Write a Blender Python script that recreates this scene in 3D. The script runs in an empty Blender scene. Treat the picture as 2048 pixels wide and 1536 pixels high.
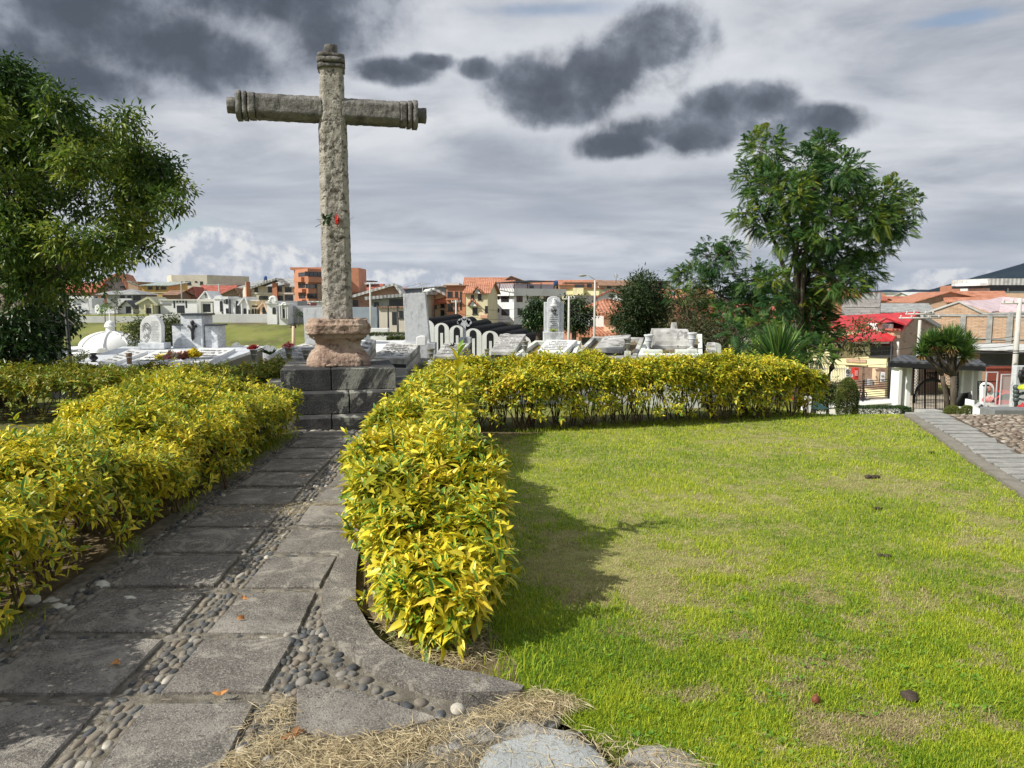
import bpy, bmesh, math, random
import numpy as np
from mathutils import Vector, Matrix, noise as mnoise
C = bpy.context.scene
COL = C.collection
PI = math.pi
R = math.radians
rng = np.random.default_rng(7)
random.seed(7)

# ------------------------------------------------------------------ camera
FP = 1500.0                       # focal length in photograph pixels (2048 wide)
PITCH = math.atan(168/FP)
EYE = 1.6
cam = bpy.data.cameras.new('camera'); co = bpy.data.objects.new('camera', cam); COL.objects.link(co)
co.location = (0, 0, EYE); co.rotation_euler = (R(90)-PITCH, 0, 0)
cam.sensor_width = 36; cam.lens = 36*FP/2048; cam.clip_start = 0.05; cam.clip_end = 20000
C.camera = co
C.render.resolution_x = 1024; C.render.resolution_y = 768
C.view_settings.view_transform = 'Standard'; C.view_settings.look = 'None'
C.view_settings.exposure = 0.3; C.view_settings.gamma = 1
cP, sP = math.cos(PITCH), math.sin(PITCH)

def ray(u, v):
    a = (u-1024)/FP; b = -(v-768)/FP
    return (a, cP+b*sP, -sP+b*cP)
def P(u, v, d):
    """world point seen at photograph pixel u,v at distance Y=d"""
    a, y, z = ray(u, v); k = d/y
    return Vector((a*k, d, EYE+z*k))
def G(u, v, z0=0.0):
    a, y, z = ray(u, v); k = (z0-EYE)/z
    return Vector((a*k, y*k, z0))
def zat(v, d): return P(1024, v, d).z
def xat(u, d, v=650):
    return P(u, v, d).x

# ------------------------------------------------------------------ sun
SUN = Vector((-0.67, -0.31, 0.62)).normalized()
sl = bpy.data.lights.new('sun', 'SUN'); so = bpy.data.objects.new('sun', sl); COL.objects.link(so)
sl.energy = 4.8; sl.angle = R(0.55); sl.color = (1.0, 0.95, 0.86)
so.rotation_euler = SUN.to_track_quat('Z', 'Y').to_euler(); so.location = (-20, -12, 30)

# ------------------------------------------------------------------ node helpers
class NT:
    def __init__(s, tree): s.t = tree; s.n = tree.nodes; s.l = tree.links
    def new(s, kind, **kw):
        n = s.n.new(kind)
        for k, v in kw.items(): setattr(n, k, v)
        return n
    def put(s, sock, v):
        if isinstance(v, bpy.types.NodeSocket): s.l.new(v, sock)
        elif v is not None: sock.default_value = v
    def m(s, op, a, b=None, c=None, clamp=False):
        n = s.new('ShaderNodeMath', operation=op, use_clamp=clamp)
        s.put(n.inputs[0], a)
        if b is not None: s.put(n.inputs[1], b)
        if c is not None: s.put(n.inputs[2], c)
        return n.outputs[0]
    def noise(s, vec, scale, detail=5, rough=.55, dist=0, dim='3D'):
        n = s.new('ShaderNodeTexNoise', noise_dimensions=dim)
        s.put(n.inputs['Vector'], vec); s.put(n.inputs['Scale'], scale); n.inputs['Detail'].default_value = detail
        n.inputs['Roughness'].default_value = rough; n.inputs['Distortion'].default_value = dist
        return n.outputs['Fac']
    def ss(s, x, lo, hi, a=0., b=1.):
        n = s.new('ShaderNodeMapRange', interpolation_type='SMOOTHSTEP')
        s.put(n.inputs['Value'], x); n.inputs['From Min'].default_value = lo; n.inputs['From Max'].default_value = hi
        n.inputs['To Min'].default_value = a; n.inputs['To Max'].default_value = b
        return n.outputs[0]
    def mix(s, f, a, b):
        n = s.new('ShaderNodeMix', data_type='RGBA')
        s.put(n.inputs[0], f)
        for i, x in ((6, a), (7, b)):
            if isinstance(x, (tuple, list)): x = tuple(x)+(1,) if len(x) == 3 else x
            s.put(n.inputs[i], x)
        return n.outputs[2]
    def ramp(s, f, stops):
        n = s.new('ShaderNodeValToRGB'); s.put(n.inputs[0], f)
        e = n.color_ramp.elements
        while len(e) > 1: e.remove(e[-1])
        for i, (p, c) in enumerate(stops):
            q = e[0] if i == 0 else e.new(p)
            q.position = p; q.color = tuple(c)+(1,)
        return n.outputs[0]
    def vec(s, x, y, z):
        n = s.new('ShaderNodeCombineXYZ')
        for i, q in enumerate((x, y, z)): s.put(n.inputs[i], q)
        return n.outputs[0]
    def sep(s, v):
        n = s.new('ShaderNodeSeparateXYZ'); s.put(n.inputs[0], v); return n.outputs

# ------------------------------------------------------------------ world: Nishita sky under a broken cloud deck
w = bpy.data.worlds.new('World'); C.world = w; w.use_nodes = True
N = NT(w.node_tree); N.n.clear()
STR = 0.10
sky = N.new('ShaderNodeTexSky', sky_type='NISHITA'); sky.sun_disc = False
sky.sun_elevation = math.asin(SUN.z); sky.sun_rotation = math.atan2(SUN.x, SUN.y)
sky.air_density = 1.0; sky.dust_density = 1.2
tc = N.new('ShaderNodeTexCoord'); D = tc.outputs['Generated']
dx, dy, dz = N.sep(D)
AZ = N.m('ARCTAN2', dx, dy); EL = N.m('ARCSINE', dz)
def azel(u, v):
    a, y, z = ray(u, v); return math.atan2(a, y), math.atan2(z, math.hypot(a, y))
# cloud-plane coordinates: the streaks of the deck converge towards the horizon
kz = N.m('DIVIDE', 1.0, N.m('ADD', N.m('MAXIMUM', dz, 0.0), 0.16))
cp = N.vec(N.m('MULTIPLY', dx, kz), N.m('MULTIPLY', dy, kz), 0.0)
mp = N.new('ShaderNodeMapping'); N.put(mp.inputs[0], cp); mp.inputs['Rotation'].default_value = (0, 0, R(20)); mp.inputs['Scale'].default_value = (1, 2.0, 1)
deck = N.noise(mp.outputs[0], 0.75, 8, .56, .5)
deck2 = N.noise(cp, 1.9, 8, .6, .3)
base = N.ramp(N.m('ADD', N.m('MULTIPLY', deck, .65), N.m('MULTIPLY', deck2, .35)),
              [(0.34, (.21, .24, .29)), (.43, (.31, .335, .385)), (.51, (.43, .45, .49)), (.60, (.60, .61, .635))])
# brighter, warmer towards the horizon
base = N.mix(N.ss(EL, .02, .30, .38, 0.), base, (.50, .53, .57))
ae = N.vec(AZ, EL, 0.0)
edge = N.noise(ae, 6.5, 9, .62, .35)
edge_f = N.noise(ae, 22, 7, .64, .2)
edgex = N.m('ADD', N.m('MULTIPLY', edge, .72), N.m('MULTIPLY', edge_f, .28))
def field(blobs):
    acc = None
    for (u, v, ru, rv) in blobs:
        a0, e0 = azel(u, v); a1 = azel(u+ru, v)[0]-a0; e1 = azel(u, v-rv)[1]-e0
        xx = N.m('DIVIDE', N.m('SUBTRACT', AZ, a0), abs(a1)); yy = N.m('DIVIDE', N.m('SUBTRACT', EL, e0), abs(e1))
        r = N.m('SQRT', N.m('ADD', N.m('MULTIPLY', xx, xx), N.m('MULTIPLY', yy, yy)))
        f = N.m('SUBTRACT', 1.0, r)
        acc = f if acc is None else N.m('SMOOTH_MAX', acc, f, 0.25)
    return acc
# patches of open sky
blue = field([(360, 455, 110, 26), (1120, 20, 250, 22), (1900, 40, 130, 20)])
bm = N.ss(N.m('ADD', blue, N.m('MULTIPLY', N.m('SUBTRACT', edgex, .5), 2.2)), -.1, .8)
skyc = N.new('ShaderNodeVectorMath', operation='SCALE'); N.put(skyc.inputs[0], sky.outputs[0]); skyc.inputs[3].default_value = STR*1.0
col = N.mix(N.m('MULTIPLY', bm, .65), base, skyc.outputs[0])
# light streak bank behind the dark clouds
lt = field([(900, 70, 260, 60), (560, 180, 330, 60), (1560, 120, 300, 90), (1750, 400, 330, 110), (1000, 480, 420, 60), (250, 300, 300, 90), (1930, 200, 250, 120)])
lm = N.ss(N.m('ADD', lt, N.m('MULTIPLY', N.m('SUBTRACT', deck2, .5), 3.2)), -.1, 1.3)
col = N.mix(N.m('MULTIPLY', lm, .5), col, (.58, .595, .635))
# middle grey bands
gr = field([(850, 370, 420, 70), (1900, 540, 300, 36), (1950, 470, 220, 60), (1150, 420, 300, 50), (430, 380, 240, 40), (120, 230, 260, 60)])
gm = N.ss(N.m('ADD', gr, N.m('MULTIPLY', N.m('SUBTRACT', deck2, .5), 3.0)), -.1, 1.2)
col = N.mix(N.m('MULTIPLY', gm, .50), col, (.25, .285, .36))
# white cumulus heads above the horizon
wh = field([(470, 545, 210, 60), (330, 510, 100, 45), (430, 478, 90, 26), (610, 545, 90, 36), (790, 572, 160, 34), (1850, 562, 160, 28), (950, 585, 120, 14), (150, 560, 160, 50)])
wt = N.m('ADD', wh, N.m('MULTIPLY', N.m('SUBTRACT', edgex, .5), 3.0))
wm = N.ss(wt, .0, .28)
wsh = N.m('ADD', N.m('ADD', N.m('MULTIPLY', N.noise(ae, 24, 7, .58, .2), .5), .25), N.m('MULTIPLY', N.m('SUBTRACT', N.noise(N.vec(N.m('ADD', AZ, .006), N.m('ADD', EL, -.008), 0.), 24, 6, .58, .2), N.noise(ae, 24, 6, .58, .2)), -1.2))
whc = N.ramp(wsh, [(.38, (.40, .43, .49)), (.50, (.56, .57, .60)), (.62, (.76, .75, .72))])
col = N.mix(N.m('MULTIPLY', wm, .75), col, whc)
# dark cumulus: soft ragged sheets top left, crisper lumps right of the cross
edged = N.m('ADD', N.m('ADD', N.m('MULTIPLY', edge, .50), N.m('MULTIPLY', N.noise(ae, 13, 5, .55, .1), .36)), N.m('MULTIPLY', edge_f, .14))
dks = field([(-60, 70, 380, 170), (150, 20, 380, 130), (310, 90, 310, 110), (640, 50, 170, 120), (560, 0, 300, 110), (430, 120, 190, 85), (160, 160, 220, 60)])
dkh = field([(780, 143, 120, 40), (860, 125, 60, 24), (958, 140, 56, 28),
            (1200, 150, 220, 98), (1080, 175, 140, 80), (1310, 95, 130, 92), (1130, 225, 110, 44), (1370, 262, 240, 66), (1250, 290, 130, 42), (1110, 200, 130, 50), (1430, 215, 110, 60), (1520, 205, 86, 56), (1650, 245, 140, 46), (1560, 270, 130, 40)])
nz_ = N.m('SUBTRACT', edged, .5)
ds = N.m('ADD', dks, N.m('MULTIPLY', nz_, 2.6)); dh = N.m('ADD', dkh, N.m('MULTIPLY', nz_, 2.5))
rim = N.m('MULTIPLY', N.ss(dh, -.75, .05), N.m('SUBTRACT', 1., N.ss(ds, -.4, .2)))
col = N.mix(N.m('MULTIPLY', rim, .5), col, (.60, .62, .66))
pen = N.ss(ds, -.30, .35)
col = N.mix(N.m('MULTIPLY', pen, .45), col, (.24, .27, .335))
dm = N.m('MAXIMUM', N.ss(ds, .0, .62), N.ss(dh, -.02, .46))
dt = N.m('MAXIMUM', ds, dh)
ae2 = N.vec(N.m('ADD', AZ, .018), N.m('ADD', EL, -.022), 0.0)   # relief: billows catch the light on their upper left side
def relief(sc_, k): return N.m('MULTIPLY', N.m('SUBTRACT', N.noise(ae, sc_, 7, .6, .2), N.noise(ae2, sc_, 7, .6, .2)), k)
dsh = N.m('ADD', N.m('ADD', N.m('MULTIPLY', N.noise(ae, 7, 6, .55, .3), .75), N.m('MULTIPLY', deck, .25)), N.m('MULTIPLY', dt, -.26))
dsh = N.m('ADD', dsh, relief(11, -.75))
dkc = N.ramp(dsh, [(.20, (.054, .066, .086)), (.33, (.080, .095, .122)), (.46, (.15, .172, .21)), (.60, (.31, .335, .38))])
col = N.mix(N.m('MULTIPLY', dm, .95), col, dkc)
sc = N.new('ShaderNodeVectorMath', operation='SCALE'); N.put(sc.inputs[0], col); sc.inputs[3].default_value = 1/STR
bg = N.new('ShaderNodeBackground'); N.put(bg.inputs[0], sc.outputs[0]); bg.inputs[1].default_value = STR
wo = N.new('ShaderNodeOutputWorld'); N.l.new(bg.outputs[0], wo.inputs[0])
w.cycles.sampling_method = 'MANUAL'; w.cycles.sample_map_resolution = 512

# ------------------------------------------------------------------ object helpers
def tag(o, label=None, cat=None, group=None, kind=None):
    if label: o['label'] = label
    if cat: o['category'] = cat
    if group: o['group'] = group
    if kind: o['kind'] = kind
    return o
def empty(name, loc, rz=0, label=None, cat=None, group=None):
    o = bpy.data.objects.new(name, None); COL.objects.link(o); o.location = loc; o.rotation_euler = (0, 0, rz)
    o.empty_display_size = .2
    return tag(o, label, cat, group)
def link(me, name, mats, parent=None):
    if not isinstance(mats, (list, tuple)): mats = [mats]
    for m in mats: me.materials.append(m)
    o = bpy.data.objects.new(name, me); COL.objects.link(o)
    if parent is not None: o.parent = parent
    return o
def copy_tree(o, parent=None):
    c = o.copy(); COL.objects.link(c); c.parent = parent
    for ch in list(o.children): copy_tree(ch, c)
    return c
def npmesh(name, V, faces, attrs=None, smooth=False, mi=None):
    """V (n,3); faces: list of (m,k) index arrays"""
    me = bpy.data.meshes.new(name)
    V = np.asarray(V, dtype=np.float32)
    loops = np.concatenate([f.reshape(-1) for f in faces]).astype(np.int32)
    tot = np.concatenate([np.full(len(f), f.shape[1], dtype=np.int32) for f in faces])
    start = np.concatenate([[0], np.cumsum(tot)[:-1]]).astype(np.int32)
    me.vertices.add(len(V)); me.vertices.foreach_set('co', V.reshape(-1))
    me.loops.add(len(loops)); me.loops.foreach_set('vertex_index', loops)
    me.polygons.add(len(tot)); me.polygons.foreach_set('loop_start', start); me.polygons.foreach_set('loop_total', tot)
    if smooth: me.polygons.foreach_set('use_smooth', np.ones(len(tot), dtype=bool))
    if mi is not None: me.polygons.foreach_set('material_index', mi.astype(np.int32))
    for k, v in (attrs or {}).items():
        a = me.attributes.new(k, 'FLOAT_VECTOR', 'POINT'); a.data.foreach_set('vector', np.asarray(v, dtype=np.float32).reshape(-1))
    me.update(calc_edges=True); me.validate()
    return me

class MB:
    """collects shapes into ONE mesh"""
    def __init__(s): s.v = []; s.f = []; s.m = []; s.sm = []
    def add(s, vs, fs, mi=0, sm=False):
        o = len(s.v); s.v += [tuple(p) for p in vs]; s.f += [tuple(i+o for i in f) for f in fs]; s.m += [mi]*len(fs); s.sm += [sm]*len(fs); return s
    def box(s, x0, y0, z0, x1, y1, z1, mi=0, rz=0, piv=None):
        vs = [(x, y, z) for z in (z0, z1) for (x, y) in ((x0, y0), (x1, y0), (x1, y1), (x0, y1))]
        if rz:
            px, py = piv or ((x0+x1)/2, (y0+y1)/2); c, q = math.cos(rz), math.sin(rz)
            vs = [(px+(x-px)*c-(y-py)*q, py+(x-px)*q+(y-py)*c, z) for x, y, z in vs]
        return s.add(vs, [(0, 3, 2, 1), (4, 5, 6, 7), (0, 1, 5, 4), (1, 2, 6, 5), (2, 3, 7, 6), (3, 0, 4, 7)], mi)
    def hexa(s, b, t, mi=0):
        return s.add(list(b)+list(t), [(0, 3, 2, 1), (4, 5, 6, 7), (0, 1, 5, 4), (1, 2, 6, 5), (2, 3, 7, 6), (3, 0, 4, 7)], mi)
    def prism(s, pts, vec, mi=0):
        """closed polygon pts (3D, ordered) extruded by vec"""
        n = len(pts); vec = Vector(vec); vs = [Vector(p) for p in pts]+[Vector(p)+vec for p in pts]
        fs = [tuple(range(n))[::-1], tuple(range(n, 2*n))]+[(i, (i+1) % n, (i+1) % n+n, i+n) for i in range(n)]
        return s.add(vs, fs, mi)
    def tube(s, pts, rad, n=6, mi=0, cap=True, sm=True):
        pts = [Vector(p) for p in pts]; k = len(pts)
        if not isinstance(rad, (list, tuple)): rad = [rad]*k
        o = len(s.v); up = Vector((0, 0, 1)); vs = []
        for i, p in enumerate(pts):
            t = (pts[min(i+1, k-1)]-pts[max(i-1, 0)])
            if t.length < 1e-9: t = Vector((0, 0, 1))
            t.normalize(); a = t.cross(up if abs(t.z) < .95 else Vector((1, 0, 0))).normalized(); b = t.cross(a)
            for j in range(n):
                q = 2*PI*j/n; vs.append(p+(a*math.cos(q)+b*math.sin(q))*rad[i])
        fs = [(i*n+j, i*n+(j+1) % n, (i+1)*n+(j+1) % n, (i+1)*n+j) for i in range(k-1) for j in range(n)]
        if cap: fs += [tuple(range(n))[::-1], tuple(range((k-1)*n, k*n))]
        return s.add(vs, fs, mi, sm)
    def lathe(s, prof, cx=0, cy=0, n=16, mi=0, sm=True):
        vs = [(cx+r*math.cos(2*PI*j/n), cy+r*math.sin(2*PI*j/n), z) for r, z in prof for j in range(n)]
        k = len(prof)
        fs = [(i*n+j, i*n+(j+1) % n, (i+1)*n+(j+1) % n, (i+1)*n+j) for i in range(k-1) for j in range(n)]
        fs += [tuple(range(n))[::-1], tuple(range((k-1)*n, k*n))]
        return s.add(vs, fs, mi, sm)
    def blob(s, c, r, mi=0, seed=0, amp=.15, sub=2, sq=(1, 1, 1)):
        bm = bmesh.new(); bmesh.ops.create_icosphere(bm, subdivisions=sub, radius=1)
        vs = []
        for v in bm.verts:
            d = v.co.normalized(); k = 1+amp*mnoise.noise(d*1.7+Vector((seed*3.1, seed, 0)))*2
            vs.append((c[0]+d.x*r*k*sq[0], c[1]+d.y*r*k*sq[1], c[2]+d.z*r*k*sq[2]))
        fs = [tuple(v.index for v in f.verts) for f in bm.faces]; bm.free()
        return s.add(vs, fs, mi, True)
    def build(s, name, mats, parent=None, bevel=0):
        me = bpy.data.meshes.new(name); me.from_pydata([tuple(p) for p in s.v], [], s.f)
        me.polygons.foreach_set('material_index', s.m); me.polygons.foreach_set('use_smooth', s.sm); me.update()
        if bevel:
            bm = bmesh.new(); bm.from_mesh(me)
            bmesh.ops.bevel(bm, geom=bm.edges[:], offset=bevel, segments=1, affect='EDGES', clamp_overlap=True)
            bm.to_mesh(me); bm.free()
        return link(me, name, mats, parent)

# ------------------------------------------------------------------ materials
def mat(name, cols, scale=4., rough=.85, bump=.15, bscale=None, spec=.3, detail=6, spread=.22, vec=None, metal=0, extra=None, dist=0, bdist=.02):
    """plain surface with mottled colour and a noise relief"""
    m = bpy.data.materials.new(name); m.use_nodes = True; T = NT(m.node_tree)
    b = m.node_tree.nodes['Principled BSDF']; t = T.new('ShaderNodeTexCoord').outputs['Object']
    if vec:
        mpn = T.new('ShaderNodeMapping'); T.put(mpn.inputs[0], t); mpn.inputs['Scale'].default_value = vec; t = mpn.outputs[0]
    if len(cols) == 1: cols = [tuple(c*.86 for c in cols[0]), tuple(min(1, c*1.1) for c in cols[0])]
    f = T.noise(t, scale, detail, .62, dist)
    n = len(cols); st = [(.5+spread*(2*i/(n-1)-1), c) for i, c in enumerate(cols)]
    colr = T.ramp(f, st)
    if extra: colr = extra(T, t, colr)
    T.put(b.inputs['Base Color'], colr); b.inputs['Roughness'].default_value = rough
    b.inputs['Specular IOR Level'].default_value = spec; b.inputs['Metallic'].default_value = metal
    if bump:
        bn = T.new('ShaderNodeBump'); bn.inputs['Strength'].default_value = bump; bn.inputs['Distance'].default_value = bdist
        T.put(bn.inputs['Height'], T.noise(t, bscale or scale*6, 8, .65)); T.l.new(bn.outputs[0], b.inputs['Normal'])
    return m
def grime(c=(.12, .12, .11), amt=.6, scale=1.5, lo=.52, hi=.7):
    """rain stains: long vertical blotches with a shape of their own"""
    def f(T, t, colr):
        mp_ = T.new('ShaderNodeMapping'); T.put(mp_.inputs[0], t); mp_.inputs['Scale'].default_value = (1, 1, .35)
        return T.mix(T.m('MULTIPLY', T.ss(T.noise(mp_.outputs[0], scale, 7, .65), lo, hi), amt), colr, c)
    return f
def brickmat(name, c1, c2, mortar=(.32, .30, .27), w_=.42, h_=.16, rough=.9):
    m = bpy.data.materials.new(name); m.use_nodes = True; T = NT(m.node_tree); b = m.node_tree.nodes['Principled BSDF']
    t = T.new('ShaderNodeTexCoord').outputs['Object']; x, y, z = T.sep(t)
    v = T.vec(T.m('ADD', x, T.m('MULTIPLY', y, .7)), z, 0.)
    br = T.new('ShaderNodeTexBrick'); T.put(br.inputs['Vector'], v); br.inputs['Scale'].default_value = 1
    br.inputs['Brick Width'].default_value = w_; br.inputs['Row Height'].default_value = h_; br.inputs['Mortar Size'].default_value = .02
    br.inputs['Color1'].default_value = tuple(c1)+(1,); br.inputs['Color2'].default_value = tuple(c2)+(1,); br.inputs['Mortar'].default_value = tuple(mortar)+(1,)
    n1 = T.noise(T.vec(T.m('MULTIPLY', x, .5), T.m('MULTIPLY', y, .5), T.m('MULTIPLY', z, 2.2)), 1.6, 7, .7)
    c = T.mix(T.ss(n1, .50, .68, 0., .6), br.outputs['Color'], tuple(q*.45 for q in c1))
    c = T.mix(T.ss(T.noise(t, .6, 5, .6), .5, .75, 0., .35), c, (.38, .36, .33))
    T.put(b.inputs['Base Color'], c); b.inputs['Roughness'].default_value = rough; b.inputs['Specular IOR Level'].default_value = .2
    bn = T.new('ShaderNodeBump'); bn.inputs['Strength'].default_value = .4; bn.inputs['Distance'].default_value = .03
    T.put(bn.inputs['Height'], T.m('SUBTRACT', 1., br.outputs['Fac'])); T.l.new(bn.outputs[0], b.inputs['Normal'])
    return m
def roofmat(name, c1, c2, pitch=.35, rough=.8, strength=.6, axis='x'):
    m = bpy.data.materials.new(name); m.use_nodes = True; T = NT(m.node_tree); b = m.node_tree.nodes['Principled BSDF']
    t = T.new('ShaderNodeTexCoord').outputs['Object']; x, y, z = T.sep(t)
    n1 = T.noise(t, .9, 7, .68); n2 = T.noise(t, 5, 4, .6)
    c = T.ramp(T.m('ADD', T.m('MULTIPLY', n1, .7), T.m('MULTIPLY', n2, .3)), [(.36, tuple(q*.6 for q in c1)), (.47, c1), (.6, c2)])
    T.put(b.inputs['Base Color'], c); b.inputs['Roughness'].default_value = rough; b.inputs['Specular IOR Level'].default_value = .25
    s_ = T.m('SINE', T.m('MULTIPLY', x if axis == 'x' else y, 2*PI/pitch))
    bn = T.new('ShaderNodeBump'); bn.inputs['Strength'].default_value = strength; bn.inputs['Distance'].default_value = .05
    T.put(bn.inputs['Height'], s_); T.l.new(bn.outputs[0], b.inputs['Normal'])
    return m
def leafmat(name, stops, edge=None, trans=.35, rough=.45, vein=.0, spec=.4):
    """attribute luv = (across 0..1, along 0..1, random per leaf)"""
    m = bpy.data.materials.new(name); m.use_nodes = True; T = NT(m.node_tree); b = m.node_tree.nodes['Principled BSDF']
    at = T.new('ShaderNodeAttribute', attribute_name='luv'); a, l, r = T.sep(at.outputs['Vector'])
    c = T.ramp(r, stops)
    t = T.new('ShaderNodeTexCoord').outputs['Object']
    if edge:
        # variegated leaf: ragged green heart, coloured margin
        dmid = T.m('ABSOLUTE', T.m('SUBTRACT', a, .5))
        nz = T.noise(t, 60, 3, .6)
        thr = T.m('ADD', T.m('MULTIPLY', T.m('FRACT', T.m('MULTIPLY', r, 7.31)), .42), -.14)
        f = T.ss(T.m('SUBTRACT', T.m('ADD', dmid, T.m('MULTIPLY', T.m('SUBTRACT', nz, .5), .35)), thr), -.04, .06, 1., 0.)
        c = T.mix(f, c, edge)
    if vein:
        dmid = T.m('ABSOLUTE', T.m('SUBTRACT', a, .5)); c = T.mix(T.ss(dmid, .0, .06, vein, 0.), c, tuple(min(1, q*1.5) for q in stops[-1][1]))
    T.put(b.inputs['Base Color'], c); b.inputs['Roughness'].default_value = rough; b.inputs['Specular IOR Level'].default_value = spec
    tr = T.new('ShaderNodeBsdfTranslucent'); T.put(tr.inputs[0], c)
    mx = T.new('ShaderNodeMixShader'); mx.inputs[0].default_value = trans
    out = m.node_tree.nodes['Material Output']
    T.l.new(b.outputs[0], mx.inputs[1]); T.l.new(tr.outputs[0], mx.inputs[2]); T.l.new(mx.outputs[0], out.inputs[0])
    return m
def flat(name, c, rough=.5, spec=.4, metal=0):
    m = bpy.data.materials.new(name); m.use_nodes = True; b = m.node_tree.nodes['Principled BSDF']; T = NT(m.node_tree)
    t = T.new('ShaderNodeTexCoord').outputs['Object']
    T.put(b.inputs['Base Color'], T.ramp(T.noise(t, 3, 5, .6), [(.35, tuple(q*.82 for q in c)), (.65, tuple(min(1, q*1.08) for q in c))]))
    b.inputs['Roughness'].default_value = rough; b.inputs['Specular IOR Level'].default_value = spec; b.inputs['Metallic'].default_value = metal
    return m

# ------------------------------------------------------------------ terrain
def sstep(x, a, b):
    t = np.clip((x-a)/(b-a), 0, 1); return t*t*(3-2*t)
LY, LZ = [0, 19, 22, 34, 60, 86, 100, 105, 106.5, 150, 250, 600, 5000], [0, 0, -.5, -5, -5, -4.6, -1.75, -1.5, -.45, 0, .8, 0, -5]
CY, CZ = [0, 18.5, 21, 34, 60, 120, 150, 250, 600, 5000], [0, 0, -.5, -5, -5.2, -5.2, -4, -1.5, -1, -5]
RY, RZ = [0, 10.3, 12, 30, 44, 60, 90, 150, 300, 600, 5000], [0, 0, -.28, -3.4, -5.6, -6.8, -8, -8, -4, -2, -5]
def terr(x, y):
    x = np.asarray(x, dtype=float); y = np.asarray(y, dtype=float); yy = np.maximum(y, .5); a = x/yy
    l = np.interp(y, LY, LZ); c = np.interp(y, CY, CZ); r = np.interp(y, RY, RZ)
    wl = 1-sstep(a, -.26, -.16); wr = sstep(a, .29, .44)
    return c*(1-wl)*(1-wr)+l*wl+r*wr
def tz(x, y): return float(terr(x, y))

# ================================================================== SETTING
def axis(fine, mids, far):
    a = list(np.arange(0, fine[0], fine[1]))+list(np.arange(fine[0], mids[0], mids[1]))+list(np.geomspace(mids[0], far, 26))
    return a
xs = axis((24, .6), (130, 3.2), 7000); xs = sorted(set([-q for q in xs]+xs))
ys = sorted(set([-q for q in axis((6, 2), (60, 12), 3000)]+axis((36, .5), (160, 1.5), 8000)+[105.0, 106.5]))
XX, YY = np.meshgrid(xs, ys); ZZ = terr(XX, YY)-.03
nx, ny = len(xs), len(ys)
idx = np.arange(nx*ny).reshape(ny, nx)
F = np.stack([idx[:-1, :-1], idx[:-1, 1:], idx[1:, 1:], idx[1:, :-1]], -1).reshape(-1, 4)
m_ground = mat('grassy earth', [(.10, .085, .045), (.115, .13, .03), (.17, .19, .04), (.20, .21, .055)], scale=.16, spread=.16, bump=.5, bscale=3, detail=10, bdist=.1,
               extra=lambda T, t, c: T.mix(T.ss(T.noise(t, .9, 8, .7), .5, .66, 0, .6), c, (.24, .19, .10)))
o = link(npmesh('ground', np.stack([XX, YY, ZZ], -1).reshape(-1, 3), [F], smooth=True), 'ground', m_ground); tag(o, kind='structure')

def fbm2(x, y, s=1., seed=0, octv=4):
    r = np.random.default_rng(seed+99); out = np.zeros_like(x, dtype=float); amp = 1.; tot = 0
    for k in range(octv):
        g = r.random((64, 64)); f = s*2**k
        X = (x*f+17.3*k) % 64; Y = (y*f+9.1*k) % 64
        i, j = np.floor(X).astype(int) % 64, np.floor(Y).astype(int) % 64
        a, b = X-np.floor(X), Y-np.floor(Y); a = a*a*(3-2*a); b = b*b*(3-2*b); i1, j1 = (i+1) % 64, (j+1) % 64
        out += amp*(g[i, j]*(1-a)*(1-b)+g[i1, j]*a*(1-b)+g[i, j1]*(1-a)*b+g[i1, j1]*a*b); tot += amp; amp *= .55
    return out/tot

# kerb line of the lawn on the right (x as a function of y)
KY = [2.0, 4.0, 5.87, 6.44, 6.97, 7.56, 8.96, 9.78, 10.3, 13]
KX = [2.9, 3.55, 4.1, 4.28, 4.43, 4.6, 5.04, 5.28, 5.42, 6.1]
kx = lambda y: np.interp(y, KY, KX)
# near-left edge of the lawn: right-hand edge of the hedge bed and of the rough stones
LYs = [1.4, 2.42, 2.88, 2.95, 3.15, 3.5, 8.0, 8.6, 9.2, 10.4, 13]
LXs = [1.2, .45, .0, .04, .02, -.1, -.12, .0, .6, 3.2, 4.0]
lx = lambda y: np.interp(y, LYs, LXs)

m_soil = mat('thatch and soil', [(.07, .05, .03), (.16, .12, .065), (.25, .20, .11)], scale=9, bump=.6, bscale=60)
m_lawnsoil = mat('lawn thatch', [(.13, .14, .035), (.24, .26, .06), (.36, .33, .14)], scale=9, bump=.6, bscale=70)
def sheet(name, x0f, x1f, y0, y1, dz, m, nxs=24, nys=60, parent=None):
    yv = np.linspace(y0, y1, nys); V = []
    for y in yv:
        a, b = float(x0f(y)), float(x1f(y)); xv = np.linspace(a, max(b, a+.01), nxs); V.append(np.stack([xv, np.full(nxs, y), terr(xv, np.full(nxs, y))+dz], -1))
    V = np.concatenate(V); I = np.arange(nxs*nys).reshape(nys, nxs)
    F = np.stack([I[:-1, :-1], I[:-1, 1:], I[1:, 1:], I[1:, :-1]], -1).reshape(-1, 4)
    return link(npmesh(name, V, [F], smooth=True), name, m, parent)
tag(sheet('lawn', lx, kx, 1.4, 12.6, .004, m_lawnsoil), kind='structure')
tag(sheet('hedge_bed', lambda y: -3.6, lambda y: -2.36-.03*(y-3.3), .8, 9.2, .002, m_soil, 6, 40), kind='structure')
tag(sheet('planting_bed', lambda y: max(-.95, -1.0 if y > 3.9 else -.95+.9*(3.9-y)), lx, 2.93, 9.0, .002, m_soil, 8, 60), kind='structure')

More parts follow.
